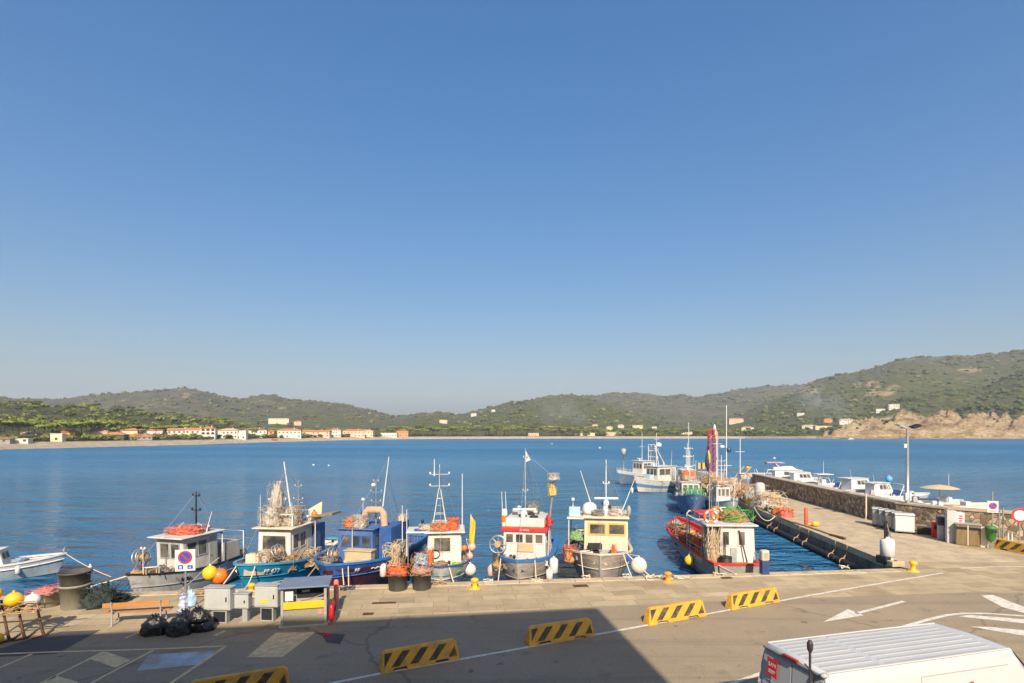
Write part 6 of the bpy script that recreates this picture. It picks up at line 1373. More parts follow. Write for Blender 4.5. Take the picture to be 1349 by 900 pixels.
crate(B.W(-.35,2.0,1.65),(.85,.5,.35),rubber,'black crate at the left of the wheelhouse front on the cream cabin boat'); crate(B.W(.35,1.8,1.65),(.8,.5,.4),greyp,'grey crate in the middle of the foredeck on the cream cabin boat'); crate(B.W(1.15,1.9,1.65),(.75,.5,.32),blueS,'blue crate at the right of the foredeck on the cream cabin boat'); crate(B.W(-.7,1.5,1.75),(.6,.4,.3),cleanwhite,'white crate near the left bow rail of the cream cabin boat',.3); crate(B.W(-.25,2.2,2.02),(.7,.4,.3),rubber,'second black crate stacked behind at the cream wheelhouse front')
nets(B.W(.72,1.6,1.7),(.14,.12,.65),orange,'upright orange oilskin on the foredeck of the cream cabin boat',66,8)
fender(B.W(1.98,1.7,1.35),.42,'large pale ball fender on the right of the cream cabin boat',buoyw,rope=B.W(1.5,1.6,1.95))
for x,xx,l in ((-.95,-.2,'left mooring rope at the bow of the cream cabin boat'),(1.15,.15,'right mooring rope at the bow of the cream cabin boat'),(1.35,1.4,'slanting mooring rope at the right bow of the cream cabin boat')): mooring(B.W(x,.8,2.15),V((4.5+x+xx*.6,quayY(5)-.2,.05)),l,.03,r=.03)
# ---------- red rimmed boat, bow away ----------
H=Hull(12.0,3.7,1.95,1.25,1.3,rake=1.0,sw=.85,flare=.85,full=.36)
B=Boat('fishing_boat','grey hulled fishing boat with bright red rim lying stern to the quay',(12.15,40.4),181.8,H); B.root.scale=(.8,1,1); B.M=B.M@Matrix.Diagonal((.8,1,1,1))
H.hull(B.root,[h_redboot,h_grey],[(.3,0),(1.0,1)]); H.inner(B.root,redp,deckm,.45); H.gunwale(B.root,redp,.2,.1); H.strake(B.root,greyp,.6,.04)
# wheelhouse near the stern: y counts from the bow, so its near face is at larger y
MB().hexa([(-1.62,8.0,.85),(.75,8.0,.85),(.75,11.0,.85),(-1.62,11.0,.85),(-1.55,8.0,3.15),(.7,8.0,3.15),(.7,10.9,3.15),(-1.55,10.9,3.15)]).build('wheelhouse_wall',white,B.root,.02)
MB().box(-1.75,1.7,7.4,11.1,3.153,3.24).build('roof',white,B.root,.02)
for x0,x1 in ((.1,.6),(-.95,-.45)): window(B.root,(x1,10.968,2.1),(x0,10.968,2.1),(x0,10.933,2.9),(x1,10.933,2.9),white,.05)
window(B.root,(.77,8.3,2.1),(.77,9.3,2.1),(.74,9.3,2.9),(.74,8.3,2.9),cream,.06); window(B.root,(.77,9.5,2.1),(.77,10.4,2.1),(.74,10.4,2.9),(.74,9.5,2.9),cream,.06)
o=MB().box(-.35,.05,10.98,11.03,.9,2.0).build('door',greyp,B.root,.01); MB().box(-.03,.01,11.032,11.07,1.4,1.55).build('handle',steel,o)
MB().tube([(1.5,7.5,.9),(1.55,7.5,3.15)],.04,6).build('roof_post',steel,B.root); MB().tube([(1.5,10.9,1.2),(1.55,10.9,3.15)],.04,6).build('roof_post',steel,B.root)
for a,b in (((-.9,11.3,1.3),(-.5,11.0,2.95)),((.55,11.3,1.2),(.45,11.05,2.6))): MB().tube([a,b],.045,6).build('prop_strut',rust,B.root)
arch(B.root,-1.4,1.5,6.9,.9,3.4,.05,white)
mast(B.root,(.85,9.5,3.25),2.9,.045,MATS['mast_grey'],((.6,.4),(.9,.3))); mast(B.root,(.85,10.6,1.0),3.6,.045,MATS['mast_grey']); mast(B.root,(-.4,8.0,3.1),2.2,.03,cleanwhite)
stays(B.root,(.85,9.5,6.1),((0,.3,2.0),(-1.5,10.9,3.2),(1.4,11.8,1.4),(-.5,7.0,3.4))); fittings(B.root,-1.5,1.4,7.6,8.8,3.25,7,7); stays(B.root,(-.4,8.0,5.2),((-.2,.5,2.0),(1.3,6.9,3.3)))
fittings(B.root,-1.2,1.2,1.5,7.0,.9,10,32)
MB().box(.4,1.5,7.6,9.2,3.5,3.58).build('red_canopy',redp,B.root,.03); 
for x,y in ((.5,7.7),(1.4,7.7),(.5,9.1),(1.4,9.1)): MB().tube([(x,y,3.09),(x,y,3.5)],.02,6).build('canopy_post',steel,B.root)
hauler(B.root,(1.1,3.0,2.0),.4,Matrix.Rotation(rad(80),4,'Y'),.6)
MB().box(-.6,.6,2.0,3.0,.95,1.5).build('deck_hatch',greyp,B.root,.03)
H.rail(B.root,steel,.62,.95,.5,5)
lifebuoy(B.W(1.2,10.6,3.62),'orange lifebuoy hung at the left of the red rimmed boat wheelhouse',-.1)
lifebuoy(B.W(.3,9.4,3.6),'red lifebuoy on the wheelhouse roof of the red rimmed boat',.3)
nets(B.W(-.75,9.4,3.25),(.75,.9,.55),mat('red_green_net',(.5,.07,.05),(.15,.22,.09),7,.9,bump=.02,bscale=20),'red and green floats heaped on the roof of the red rimmed boat',71,50,.02,greenp)
nets(B.W(1.15,10.6,.95),(.36,.5,1.9),tan,'tall tan net bundle hanging behind the wheelhouse of the red rimmed boat',72,90,.018,ropem); nets(B.W(.95,5.8,.95),(.6,1.2,.7),mat('black_orange_net',(.05,.045,.05),(.3,.12,.04),5,.9),'dark net piles with orange floats in the waist of the red rimmed boat',73,70,.02,orange); nets(B.W(.6,2.4,1.2),(.7,.8,.5),rubber,'black nets with yellow floats on the foredeck of the red rimmed boat',74,50,.02,tan)
nets(B.W(1.35,9.0,1.2),(.25,.4,.9),orange,'orange oilskins hanging left of the wheelhouse of the red rimmed boat',75,20)
fender(B.W(.4,4.9,1.5),.3,'yellow orange float in the waist of the red rimmed boat',buoyy); fender(B.W(1.0,7.1,1.6),.26,'orange float beside the wheelhouse of the red rimmed boat',buoyo)
crate(B.W(-.5,11.45,.95),(.7,.4,.35),greenp,'bright green crate at the stern of the red rimmed boat'); crate(B.W(-1.2,11.45,.95),(.55,.4,.3),blueS,'blue crate at the stern corner of the red rimmed boat')
t=thing('drum','black rubber drum standing at the stern of the red rimmed boat','drum',B.W(.55,11.4,.9)); MB().lathe((0,0,0),[(.3,0),(.32,.3),(.3,.7),(.22,.75),(0,.76)],16).build('drum_body',rubber,t); MB().torus((0,0,.7),.3,.03).build('rim',blackm,t)
fender(B.W(1.95,8.6,.75),.27,'yellow ball fender on the left flank of the red rimmed boat',buoyy,rope=B.W(1.8,8.6,1.35))
mooring(B.W(1.3,11.9,1.3),V((11.0,quayY(11)-.2,.05)),'pale mooring rope from the left stern of the red rimmed boat to the quay',.03,r=.05); mooring(B.W(-1.4,11.8,1.3),V((17.4,quayY(17.4)-.2,.05)),'dark mooring rope from the red rimmed boat toward the pier corner',.25,dkrope); mooring(V((19.5,44,1.0)),V((21.9,45.5,.05)),'slack pale rope sagging from a boat to the pier',.7,r=.04)
# ================= BOATS ALONG THE PIER, MARINA, VAN =================
def pierboat(label,bow,yaw,L,B_,fb,hmats,bands,gm,cab=True,mh=3.5,ch=2.9,netm=None,nl=None,dk=deckm,cm=None,cy=(.42,.68),rad_=True,cw=.62):
    H=Hull(L,B_,fb,fb*.68,fb*.7,rake=.9,sw=.8,flare=.85,full=.36); B=Boat('fishing_boat',label,bow,yaw,H)
    H.hull(B.root,hmats,bands); H.inner(B.root,white,dk,.4); H.gunwale(B.root,gm,.15,.07); zc=fb*.68-.4
    if cab: cabin(B.root,-B_*cw/2,B_*cw/2,L*cy[0],L*cy[1],zc,ch,cm or white,cm or white,greyp,rake=.1,nf=3,ns=2,over=(.12,.15,.15))
    if mh: mast(B.root,(0,L*(cy[0]+.1),ch+.06),mh,.05,cleanwhite,((.5,.9),(.8,.7)))
    if rad_: radar(B.root,(0,L*(cy[0]+.05),ch+.07),1.1,.2)
    antenna(B.root,(B_*.2,L*(cy[1]-.05),ch+.06),(B_*.25,L*(cy[1]-.05),ch+2.2),.025)
    H.rail(B.root,white,.03,.35,.45,5); arch(B.root,-B_*.3,B_*.3,L*.88,zc,ch*.95,.05,white)
    if netm: nets(B.W(0,L*.8,zc),(B_*.3,L*.1,.7),netm,nl,int(L*10),40,.02)
    return B
hb_=hm('hull_slate_blue',(.12,.2,.3),(.09,.15,.24)); hbl=hm('hull_pale_stripe',(.1,.25,.42),(.08,.2,.35))
B=pierboat('slate blue hulled trawler moored farthest out at the pier',(16.4,85.5),58,10.5,3.6,2.3,[h_boot,hb_,white],[(.25,0),(.85,1),(1,2)],white,ch=3.6,mh=4.5,netm=orange,nl='orange nets on the stern of the slate blue trawler')
mb=MB()
for a,b in (((-1.3,8.3,1.4),(-.7,7.6,6.2)),((1.3,8.3,1.4),(.7,7.6,6.2)),((-.7,7.6,6.2),(.7,7.6,6.2)),((-.7,7.6,6.2),(-1.2,10.3,1.6)),((.7,7.6,6.2),(1.2,10.3,1.6)),((-1.05,8,4.2),(1.05,8,4.2)),((-.9,7.8,5.2),(.9,7.8,5.2))): mb.tube([a,b],.09,6)
mb.build('stern_gantry',white,B.root); MB().lathe((-.3,1.7,2.0),[(.1,0),(.1,2.6),(.35,2.65),(.4,3.6),(.1,3.7)],12).build('bow_post',greyp,B.root)
B=pierboat('white trawler with blue waist stripe and tall radar mast at the pier',(16.6,74.2),62,9.0,3.4,2.2,[h_redboot,white,hbl,white],[(.25,0),(.5,1),(.68,2),(1,3)],cream,ch=3.5,mh=4.6,netm=MATS['grey_net'],nl='dark nets on the stern of the white striped trawler',cy=(.34,.72),cw=.7); dome(B.root,(.0,4.4,6.2),.4)
MB().box(-.6,.6,2.2,3.0,1.3,2.4).build('winch_house',MATS['pale_blue_bag'],B.root,.05)
B=pierboat('blue fishing boat with a green net on its bow behind the red rimmed boat',(17.5,52.3),12,8.5,2.9,2.3,[h_boot,hm('hull_steel_blue',(.08,.16,.3),(.06,.12,.23),(.2,.2,.22),.5)],[(.22,0),(1,1)],hb_,ch=3.1,mh=3.2,netm=tan,nl='tan nets on the stern of the blue boat behind the red rimmed boat')
nets(B.W(0,1.5,2.0),(.8,.8,.6),mat('teal_net',(.08,.36,.24),(.05,.24,.16),10,.9),'teal green net on the bow of the blue boat by the pier',83,50,.02,greenp); nets(B.W(.6,1.9,1.7),(.3,.3,.5),MATS['white_net'],'white net hung at the bow of the blue boat by the pier',84,20)
pierboat('small white boat with pale blue rim lying close against the pier',(20.5,50.6),6,7.8,2.2,1.9,[h_boot,white],[(.3,0),(1,1)],trq2,ch=2.9,mh=3.0,netm=MATS['white_net'],nl='white nets on the stern of the boat with pale blue trim',cm=white)
pierboat('white working boat with cream cabin and very tall mast among the pier boats',(20.5,61.8),10,7.0,2.7,2.0,[h_boot,h_white],[(.3,0),(1,1)],cream,ch=3.0,mh=6.4,netm=tan,nl='tan nets on the stern of the working boat with cream cabin',cm=cream,rad_=False)
pierboat('grey blue boat with cream rim moored far along the pier side',(22.3,67.6),6,7.2,2.2,2.0,[h_boot,hb_],[(.3,0),(1,1)],cream,ch=3.4,mh=3.4,netm=MATS['white_net'],nl='white nets at the stern of the grey blue boat',cy=(.3,.66),cw=.75)
for i,(x,y,r,m,l,rr) in enumerate(((23.9,50.8,(1.1,.9,1.3),tan,'tall tan net mound on the pier just before the lifting frame',ropem),(24.2,54.6,(1.2,1.0,1.5),MATS['dirty_white_net'],'tall grey white net mound on the pier under the lifting frame',tan),(24.9,62,(1.2,1.2,1.5),MATS['white_net'],'white net mound on the pier beyond the plywood box',tan),(25.2,66,(1.2,1.0,1.3),orange,'orange net mound far out on the pier',tan),(25.7,70.5,(1.3,1.2,1.6),tan,'tan net mound farthest out on the pier near the red lattice light',ropem),(22.7,45.6,(.5,.6,.55),pinknet,'small red net mound at the near end of the net row on the pier',orange))): nets(V((x,y,0)),r,m,l,290+i,50,.028,rr)
B=pierboat('open white boat full of yellow and green gear close to the pier side',(18.2,44.0),9,5.4,2.1,1.4,[h_boot,cleanwhite],[(.3,0),(1,1)],white,cab=False,mh=0,netm=MATS['yellow_net'],nl='yellow nets in the open white boat close to the pier',rad_=False,ch=1.6)
nets(B.W(0,1.8,.7),(.7,.9,.5),MATS['red_green_net'],'red and green gear in the bow of the open white boat by the pier',88,40,.02,MATS['white_net']); nets(B.W(0,3.2,.7),(.6,.6,.7),MATS['dirty_white_net'],'grey net mound amidships in the open white boat by the pier',89,30,.02,dkrope)
fender(B.W(.4,2.6,1.3),.25,'orange float on the gear of the open white boat by the pier',buoyo)
for i,(px,py,Y,r,m,l,rr) in enumerate(((905,645,54.5,(.8,.6,.5),MATS['dirty_white_net'],'grey net heap on the cabin roof of the blue boat by the pier',tan),(950,640,53.8,(.7,.8,.4),tan,'tan net heap on the cabin roof of the white boat against the pier',MATS['white_net']),(915,655,66,(.8,.7,.5),orange,'orange net heap on the cream cabin roof of the tall masted boat',tan),)):
    x=(px-CX)/F*Y; b_=[q for q in bpy.data.objects if q.get('category')=='fishing boat' and (V((q.location.x,q.location.y))-V((x,Y))).length<9]
    zz={0:3.1,1:2.9,2:3.0}[i]+WZ+.07; xx={0:18.4,1:20.9,2:21.2}[i]; yy={0:56.6,1:54.6,2:65.6}[i]; nets(V((xx,yy,zz)),r,m,l,190+i,40,.022,rr)
for i,(x,y,s,m,l) in enumerate(((23.0,50,(.7,.5,.4),blueS,'blue fish crate on the pier edge by the white boat'),(23.2,51.2,(.7,.5,.4),whiteS,'white fish crate on the pier edge behind the blue crate'),(23.1,53,(.6,.5,.5),yellow,'yellow crate on the pier edge among the net mounds'),(23.9,60.5,(.8,.6,.6),woodp,'plywood box on the pier edge beyond the lifting frame'),(22.9,47.2,(.6,.5,.35),orange,'orange crate on the pier edge nearest the slack rope'))): crate(V((x,y,.04)),s,m,l,.2*i)
for i,(px,py,Y,r,m,l,rr) in enumerate(((968,650,50,(.9,.8,.9),MATS['dirty_white_net'],'grey white net mound on the pier edge among the moored boats',tan),(985,640,58,(1.0,.9,1.2),tan,'tan net mound on the pier edge under the bare frame',orange),(996,645,54,(.7,.7,.6),MATS['grey_net'],'grey net mound on the pier next to the covered engine',tan),(978,655,48.5,(.6,.6,.5),greennet,'dark green net mound on the pier edge',ropem))):
    p=A(px,py,Y); p.z=0; p.x=max(p.x,pierX(Y)+.8); nets(p,r,m,l,90+i,40,.025,rr)
t=thing('lifting_gantry','slanting pale lifting frame standing over nets on the pier','lifting frame',(22.9+.8,57,0),.2); mb=MB(); mb.tube([(-1.2,0,0),(.6,0,2.6),(1.4,0,3.4)],.07,8); mb.tube([(-1.2,1.2,0),(.6,1.2,2.6),(1.4,1.2,3.4)],.07,8); mb.tube([(.6,0,2.6),(.6,1.2,2.6)],.06,8); mb.tube([(1.5,.6,0),(1.3,.6,3.3)],.07,8); mb.build('frame_beam',tan,t); MB().lathe((1.4,.6,3.3),[(.15,-.1),(.2,0),(.15,.12)],10).build('pulley',yellow,t)
# tall masts that rise above the group: marker poles and the red lattice light
Yp=74; x=(937-CX)/F*Yp; t=thing('harbour_light','red lattice harbour light column rising behind the moored boats','harbour light',(x,Yp,0)); hh=A(937,566,Yp).z
mb=MB()
for sx in (-1,1):
    for sy in (-1,1): mb.tube([(sx*.35,sy*.3,0),(sx*.33,sy*.3,hh)],.06,6)
z=.4
while z<hh-.8:
    for a,b in (((-1,-1),(1,-1)),((1,-1),(1,1)),((1,1),(-1,1)),((-1,1),(-1,-1))): mb.tube([(a[0]*.35,a[1]*.3,z),(b[0]*.35,b[1]*.3,z+.8)],.035,5)
    z+=.8
mb.build('lattice_column',redp,t); MB().box(-.62,.62,-.5,.5,hh-.9,hh-.75).build('platform',redp,t)
mb=MB()
for x_ in (-.6,-.2,.2,.6): mb.tube([(x_,-.48,hh-.75),(x_,-.48,hh+.1)],.04,5)
mb.tube([(-.6,-.48,hh+.1),(.6,-.48,hh+.1)],.04,5); mb.build('platform_rail',redp,t); MB().lathe((.45,0,hh-.75),[(.2,0),(.2,.9),(.12,1.3),(0,1.5)],12).build('lantern',whiteS,t)
for i,(px,ytop,Y,m,r,l) in enumerate(((944,567,64,cleanwhite,.07,'white mast just right of the red lattice light'),(945.5,569,70,cream,.06,'cream mast touching the white mast right of the red light'),(957,534,62,cleanwhite,.075,'tallest white mast among the moored boats with a small radar'),(975,578,58,cleanwhite,.065,'single white mast at the right of the moored boats'),(904,592,76,cleanwhite,.05,'thin white mast beside the striped trawler'))):
    x=(px-CX)/F*Y; h=A(px,ytop,Y).z+.6; t=thing('boat_mast',l,'mast',(x,Y,-.6),0,'tall masts among the boats at the pier'); MB().tube([(0,0,0),(0,0,h)],[r,r*.6],8).build('mast_pole',m,t)
    if px==957:
        MB().lathe((-.5,0,h*.55),[(.25,0),(.3,.12),(.2,.28)],12).build('radar_dome',cleanwhite,t); MB().lathe((.25,0,h*.5),[(.2,0),(.28,.2),(.28,.5),(.1,.6)],12).build('dark_lantern',MATS['navy_paint'],t); MB().tube([(-.9,0,h*.36),(.6,0,h*.36)],.04,6).build('crosstree',white,t)
    else: MB().tube([(-.5,0,h*.8),(.5,0,h*.8)],.03,6).build('crosstree',white,t)
for px,yt,Y,m,l,bw in ((931.5,592,66,MATS['navy_paint'],'rolled dark blue flag beside the red lattice light',1.9),(933.5,591,67,yellow,'rolled yellow flag beside the dark blue one',1.6)):
    x=(px-CX)/F*Y; h=A(px,yt,Y).z; t=thing('marker_flag',l,'flag',(x,Y,-.3)); MB().tube([(0,0,0),(0,0,h+.6)],.04,6).build('pole',blackm,t); MB().lathe((0,0,h-bw),[(.05,0),(.26,.3),(.2,1.2),(.05,bw+.1)],9).build('flag_cloth',m,t)
x=(924-CX)/F*66; t=thing('marker_board','yellow and dark striped square board on a post among the boats','marker board',(x,66,-.3)); MB().cyl((0,0,0),(0,0,3.3),.05,n=8).build('post',steel,t)
for k,m in enumerate((yellow,MATS['navy_paint'],yellow)): MB().box(-.38+.255*k,-.38+.255*k+.25,-.06,-.02,2.9,3.65).build('board_stripe',m,t)
# ---------- leisure boats beyond the wall ----------
def leisure(label,px,Y,yaw,L,B_,style,fb=1.0,hmat=cleanwhite,bootm=h_boot,name='motor_boat'):
    x=(px-CX)/F*Y; H=Hull(L,B_,fb*1.2,fb,fb*.95,rake=.9,sw=.88,flare=.8,full=.4)
    c,s=math.cos(rad(yaw)),math.sin(rad(yaw)); B=Boat(name,label,(x-s*L/2,Y-c*L/2),yaw,H,'motor boat','leisure boats moored beyond the harbour wall')
    H.hull(B.root,[bootm,hmat],[(.36,0),(1,1)]); H.inner(B.root,cleanwhite,cleanwhite,.25); H.gunwale(B.root,cleanwhite,.2,.06); z=fb
    r=B.root
    if style=='cabin':
        cabin(r,-B_*.33,B_*.33,L*.28,L*.75,z-.2,z+1.35,cleanwhite,cleanwhite,greyp,rake=.7,nf=2,ns=3,door=False,over=(.08,.05,.5)); H.rail(r,steel,.03,.4,.4,6); antenna(r,(.3,L*.6,z+1.4),(.35,L*.62,z+2.4))
    if style=='fly':
        cabin(r,-B_*.36,B_*.36,L*.25,L*.78,z-.2,z+1.3,cleanwhite,cleanwhite,greyp,rake=1.0,nf=2,ns=3,door=False,over=(.1,.1,1.0)); MB().hexa([(-B_*.3,L*.42,z+1.38),(B_*.3,L*.42,z+1.38),(B_*.3,L*.8,z+1.38),(-B_*.3,L*.8,z+1.38),(-B_*.25,L*.5,z+1.9),(B_*.25,L*.5,z+1.9),(B_*.28,L*.8,z+1.75),(-B_*.28,L*.8,z+1.75)]).build('flybridge',cleanwhite,r,.06)
        for sx in (-1,1): MB().tube([(sx*B_*.28,L*.68,z+1.6),(sx*B_*.26,L*.78,z+2.4)],.06,6).build('arch_leg',cleanwhite,r)
        MB().box(-B_*.32,B_*.32,L*.62,L*.9,z+2.4,z+2.48).build('sun_canopy',mat('red_canopy_cloth',(.55,.12,.1),(.6,.55,.5),1.2,.7),r,.02); MB().box(-.3,.3,L*.9,L*.9+.04,z+2.1,z+2.55).build('ensign',redp,r); H.rail(r,steel,.03,.45,.45,6)
    if style=='ttop':
        for sx in (-1,1): MB().tube([(sx*.5,L*.45,z-.2),(sx*.5,L*.5,z+1.4)],.04,6).build('canopy_post',steel,r); MB().tube([(sx*.5,L*.62,z-.2),(sx*.5,L*.58,z+1.4)],.04,6).build('canopy_post',steel,r)
        MB().box(-B_*.4,B_*.4,L*.36,L*.7,z+1.41,z+1.5).build('hard_top',cleanwhite,r,.03); MB().box(-.4,.4,L*.48,L*.58,z-.2,z+.7).build('console',cleanwhite,r,.05); antenna(r,(.3,L*.5,z+1.5),(.3,L*.5,z+3.3),.025)
    if style=='open':
        cabin(r,-B_*.3,B_*.3,L*.3,L*.48,z-.2,z+.45,cleanwhite,cleanwhite,greyp,rake=.5,nf=1,ns=1,door=False,over=(.02,.0,.02)); MB().hexa([(-.8,L*.5,z),(.8,L*.5,z),(.8,L*.58,z),(-.8,L*.58,z),(-.6,L*.56,z+.6),(.6,L*.56,z+.6),(.6,L*.57,z+.6),(-.6,L*.57,z+.6)]).build('windscreen',mat('blue_cover',(.05,.16,.42),(.04,.12,.34),3,.6),r)
        for y_ in (.66,.8): arch(r,-B_*.4,B_*.4,L*y_,z,z+1.3,.04,cleanwhite,-.5 if y_<.7 else .5,'roll_bar')
    if style=='umbrella':
        MB().tube([(0,L*.5,z-.2),(0,L*.5,z+1.75)],.05,8).build('umbrella_pole',white,r); MB().lathe((0,L*.5,z+1.45),[(1.75,0),(1.2,.18),(.6,.3),(0,.4)],12,smooth=False).build('umbrella_canopy',mat('straw_canopy',(.5,.4,.26),(.42,.33,.2),6,.9),r); MB().box(-.4,.4,L*.3,L*.42,z-.2,z+.5).build('console',cleanwhite,r,.05); antenna(r,(-.5,L*.4,z),(-.5,L*.4,z+3.0),.03)
    if style=='rib':
        mb=MB()
        for sx in (-1,1): mb.tube([H.pt(t,1,sx)+V((0,0,.05)) for t in (0,.04,.1,.2,.35,.55,.8,1.0)],.24,10)
        mb.build('inflatable_tube',cream,r); MB().box(-.35,.35,L*.45,L*.55,z-.2,z+.6).build('console',cleanwhite,r,.05); MB().box(-.7,.7,L*.62,L*.85,z-.15,z+.25).build('seat',mat('tan_seat',(.5,.36,.2),(.42,.3,.16),3,.7),r,.05)
    if style in ('ttop','umbrella','rib','open'):
        for sx in ((-.35,.35) if style=='rib' else (0,)):
            mb=MB(); mb.hexa([(sx-.18,L+.0,z+.05),(sx+.18,L+.0,z+.05),(sx+.16,L+.5,z+.1),(sx-.16,L+.5,z+.1),(sx-.15,L+.02,z+.65),(sx+.15,L+.02,z+.65),(sx+.12,L+.42,z+.6),(sx-.12,L+.42,z+.6)]); mb.box(sx-.08,sx+.08,L+.1,L+.3,z-1.2,z+.04); mb.build('outboard_motor',cleanwhite if style=='rib' else greyp,r,.03)
    return B
leisure('white flybridge cruiser with a red and white canopy beyond the far end of the wall',1042,84,-78,9.0,3.1,'fly',1.15)
leisure('low white open boat just left of the white flybridge cruiser',1013,90,-80,5.5,2.2,'open',.9)
leisure('white centre console boat with a flat hard top beyond the wall',1086,77,-82,6.2,2.3,'ttop',.9)
leisure('white low runabout lying right before the hard top boat beyond the wall',1070,75,-85,5.5,2.1,'plain',.85)
leisure('white cabin cruiser with raked windscreen in the middle of the row beyond the wall',1130,69,-100,6.6,2.6,'cabin',1.1)
leisure('white boat with blue windscreen cover and roll bars beside the lamp post',1188,62.5,-95,6.8,2.5,'open',1.05)
leisure('white boat under a straw coloured sun umbrella beyond the wall',1238,58,-98,5.6,2.2,'umbrella',.85)
leisure('cream inflatable boat with two white outboards nearest the no parking sign',1272,54.5,-96,5.8,2.3,'rib',.75)
leisure('white open boat half hidden by the wall between the umbrella boat and lamp',1212,60,-88,5.0,2.0,'plain',.8)
leisure('white cabin boat between the flybridge cruiser and the hard top boat',1058,81,-84,6.4,2.4,'cabin',.95)
leisure('white open boat squeezed between the hard top boat and the cabin cruiser',1108,73.5,-92,5.6,2.2,'open',.85)
leisure('white day boat with small cabin between the cabin cruiser and the blue covered boat',1160,66,-97,5.8,2.3,'cabin',.8)
leisure('white runabout farthest away at the left end of the row beyond the wall',998,97,-80,6.0,2.3,'plain',.9)
leisure('small white speedboat out on the bay in front of the rocky cliff',1121,640,-85,7.5,2.6,'cabin',1.0)
x=(1150-CX)/F*68; fender(V((x+1.3,67,1.3)),.4,'light blue ball on the stern of the white cabin cruiser',mat('sky_blue_ball',(.1,.35,.6),(.08,.3,.5),3,.5),rope=V((x+.9,67,.3)))
for i,(px,py,r) in enumerate(((413,613,.28),(433,613.5,.22),(790,590.5,.6),(858,588,.5),(1020,604,.4),(727,585,.5))):
    p=G(px,py,WZ); f=thing('mooring_buoy','tiny white mooring buoy floating out on the bay','buoy',p,0,'white mooring buoys on the bay'); MB().ball((0,0,.05),(r,r,r*.8)).build('buoy_body',cleanwhite,f); MB().cyl((0,0,r*.8),(0,0,r*1.3),.05,n=6).build('ring_post',steel,f)
# ---------- van ----------
pz=mat('van_white',(.45,.46,.47),(.42,.43,.44),1,.3,dirt=(.4,.4,.4),dscale=1.0,damt=.12); pzr=mat('van_roof',(.385,.38,.37),(.33,.325,.315),.9,.4,dirt=(.42,.4,.36),dscale=.8,damt=.3)
vrz=rad(14.8); vo=V((5.665,11.18,0)); t=thing('delivery_van','white delivery van with ribbed roof and red logos on its back door','van',vo,vrz)
prof=[(-.98,.32),(-1.0,.6),(-1.0,1.2),(-.965,1.65),(-.9,2.1),(-.85,2.3),(-.79,2.385),(0,2.42),(.79,2.385),(.85,2.3),(.9,2.1),(.965,1.65),(1.0,1.2),(1.0,.6),(.98,.32)]
st=[(-.0,.985,0),(.05,1,0),(5.0,1,0)]
mb=MB(); n=len(prof); vs=[]
for i,(x,k,_) in enumerate([(0,.975,0),(.04,.995,0),(.12,1,0),(2.6,1,0),(4.95,1,0)]):
    for y,z in prof: vs.append(V((x+(0.0 if z<1.2 else (z-1.2)*.09 if x<.3 else 0),y*k,.32+(z-.32)*k)))
fs=[]
for i in range(4):
    for j in range(n-1): fs.append((i*n+j,(i+1)*n+j,(i+1)*n+j+1,i*n+j+1))
mb.add(vs,fs,0,True); mb.add(vs[:n],[tuple(range(n))]); 
mb.add([p.copy() for p in vs],[(i*n,i*n+n-1,(i+1)*n+n-1,(i+1)*n) for i in range(4)])
# cab: windscreen and bonnet
A_=vs[4*n:5*n]; fr=[]
def sect(x,scale_top,zt):
    return [V((x,y*(.97),min(z,zt) if True else z)) for y,z in prof]
S1=sect(5.5,1,1.75); S2=sect(6.1,1,1.15); S3=sect(6.45,1,1.0)
allv=A_+S1+S2+S3; mb.add(allv,[(i*n+j,(i+1)*n+j,(i+1)*n+j+1,i*n+j+1) for i in range(3) for j in range(n-1)],0,True); mb.add(S3,[tuple(range(n))[::-1]])
o=mb.build('body',pz,t); bm=bmesh.new(); bm.from_mesh(o.data); bmesh.ops.remove_doubles(bm,verts=bm.verts,dist=.0005); bmesh.ops.recalc_face_normals(bm,faces=bm.faces); bm.to_mesh(o.data); bm.free()
sm_=o.modifiers.new('Split','EDGE_SPLIT'); sm_.split_angle=rad(40)
mb=MB()   # pressed roof panel with ribs
for seg in ((.2,1.55),(1.62,4.7)):
    for k in range(9):
        y=-.72+.18*k; z=2.385+.035*(1-abs(y)/.79)
        mb.hexa([(seg[0],y-.055,z-.02),(seg[1],y-.055,z-.02),(seg[1],y+.055,z-.02),(seg[0],y+.055,z-.02),(seg[0]+.05,y-.035,z+.010),(seg[1]-.05,y-.035,z+.010),(seg[1]-.05,y+.035,z+.010),(seg[0]+.05,y+.035,z+.010)])
mb.build('roof_rib',pzr,t,.008).name='roof_ribbing'
mb=MB(); 
for s in (-1,1): mb.tube([(.15,s*.8,2.395),(2.5,s*.805,2.4),(4.9,s*.8,2.395)],.018,6)
mb.build('gutter_rail',pz,t)
for s in (-1,1):
    xx=lambda z:-.012+(max(0,z-1.2))*.09
    mb=MB(); y0,y1=(.02,.86) if s>0 else (-.86,-.02)
    P=[(xx(.45),y0,.45),(xx(.45),y1,.45),(xx(2.2),y1*.93 if s>0 else y1,2.24),(xx(2.2),y0 if s>0 else y0*.93,2.24)]
    mb.add([V(p)+V((-.004,0,0)) for p in P]+[V(p)+V((.012,0,0)) for p in P],[(3,2,1,0),(4,5,6,7),(0,1,5,4),(1,2,6,5),(2,3,7,6),(3,0,4,7)])
    d=mb.build('rear_door',pz,t); 
    MB().box(-.05,-.018,s*.06-.02,s*.06+.02,1.05,1.25).build('handle',blackm,d)
    mb=MB(); zz=(1.25,1.95)
    MB().box(-.045,-.014,s*.84-.03,s*.84+.03,.7,.8).build('hinge',blackm,d)
    MB().box(-.03,.05,s*.93-.045,s*.93+.045,.75,1.35).build('tail_light',mat('tail_red',(.35,.02,.02),(.3,.02,.02),3,.2),t,.015)
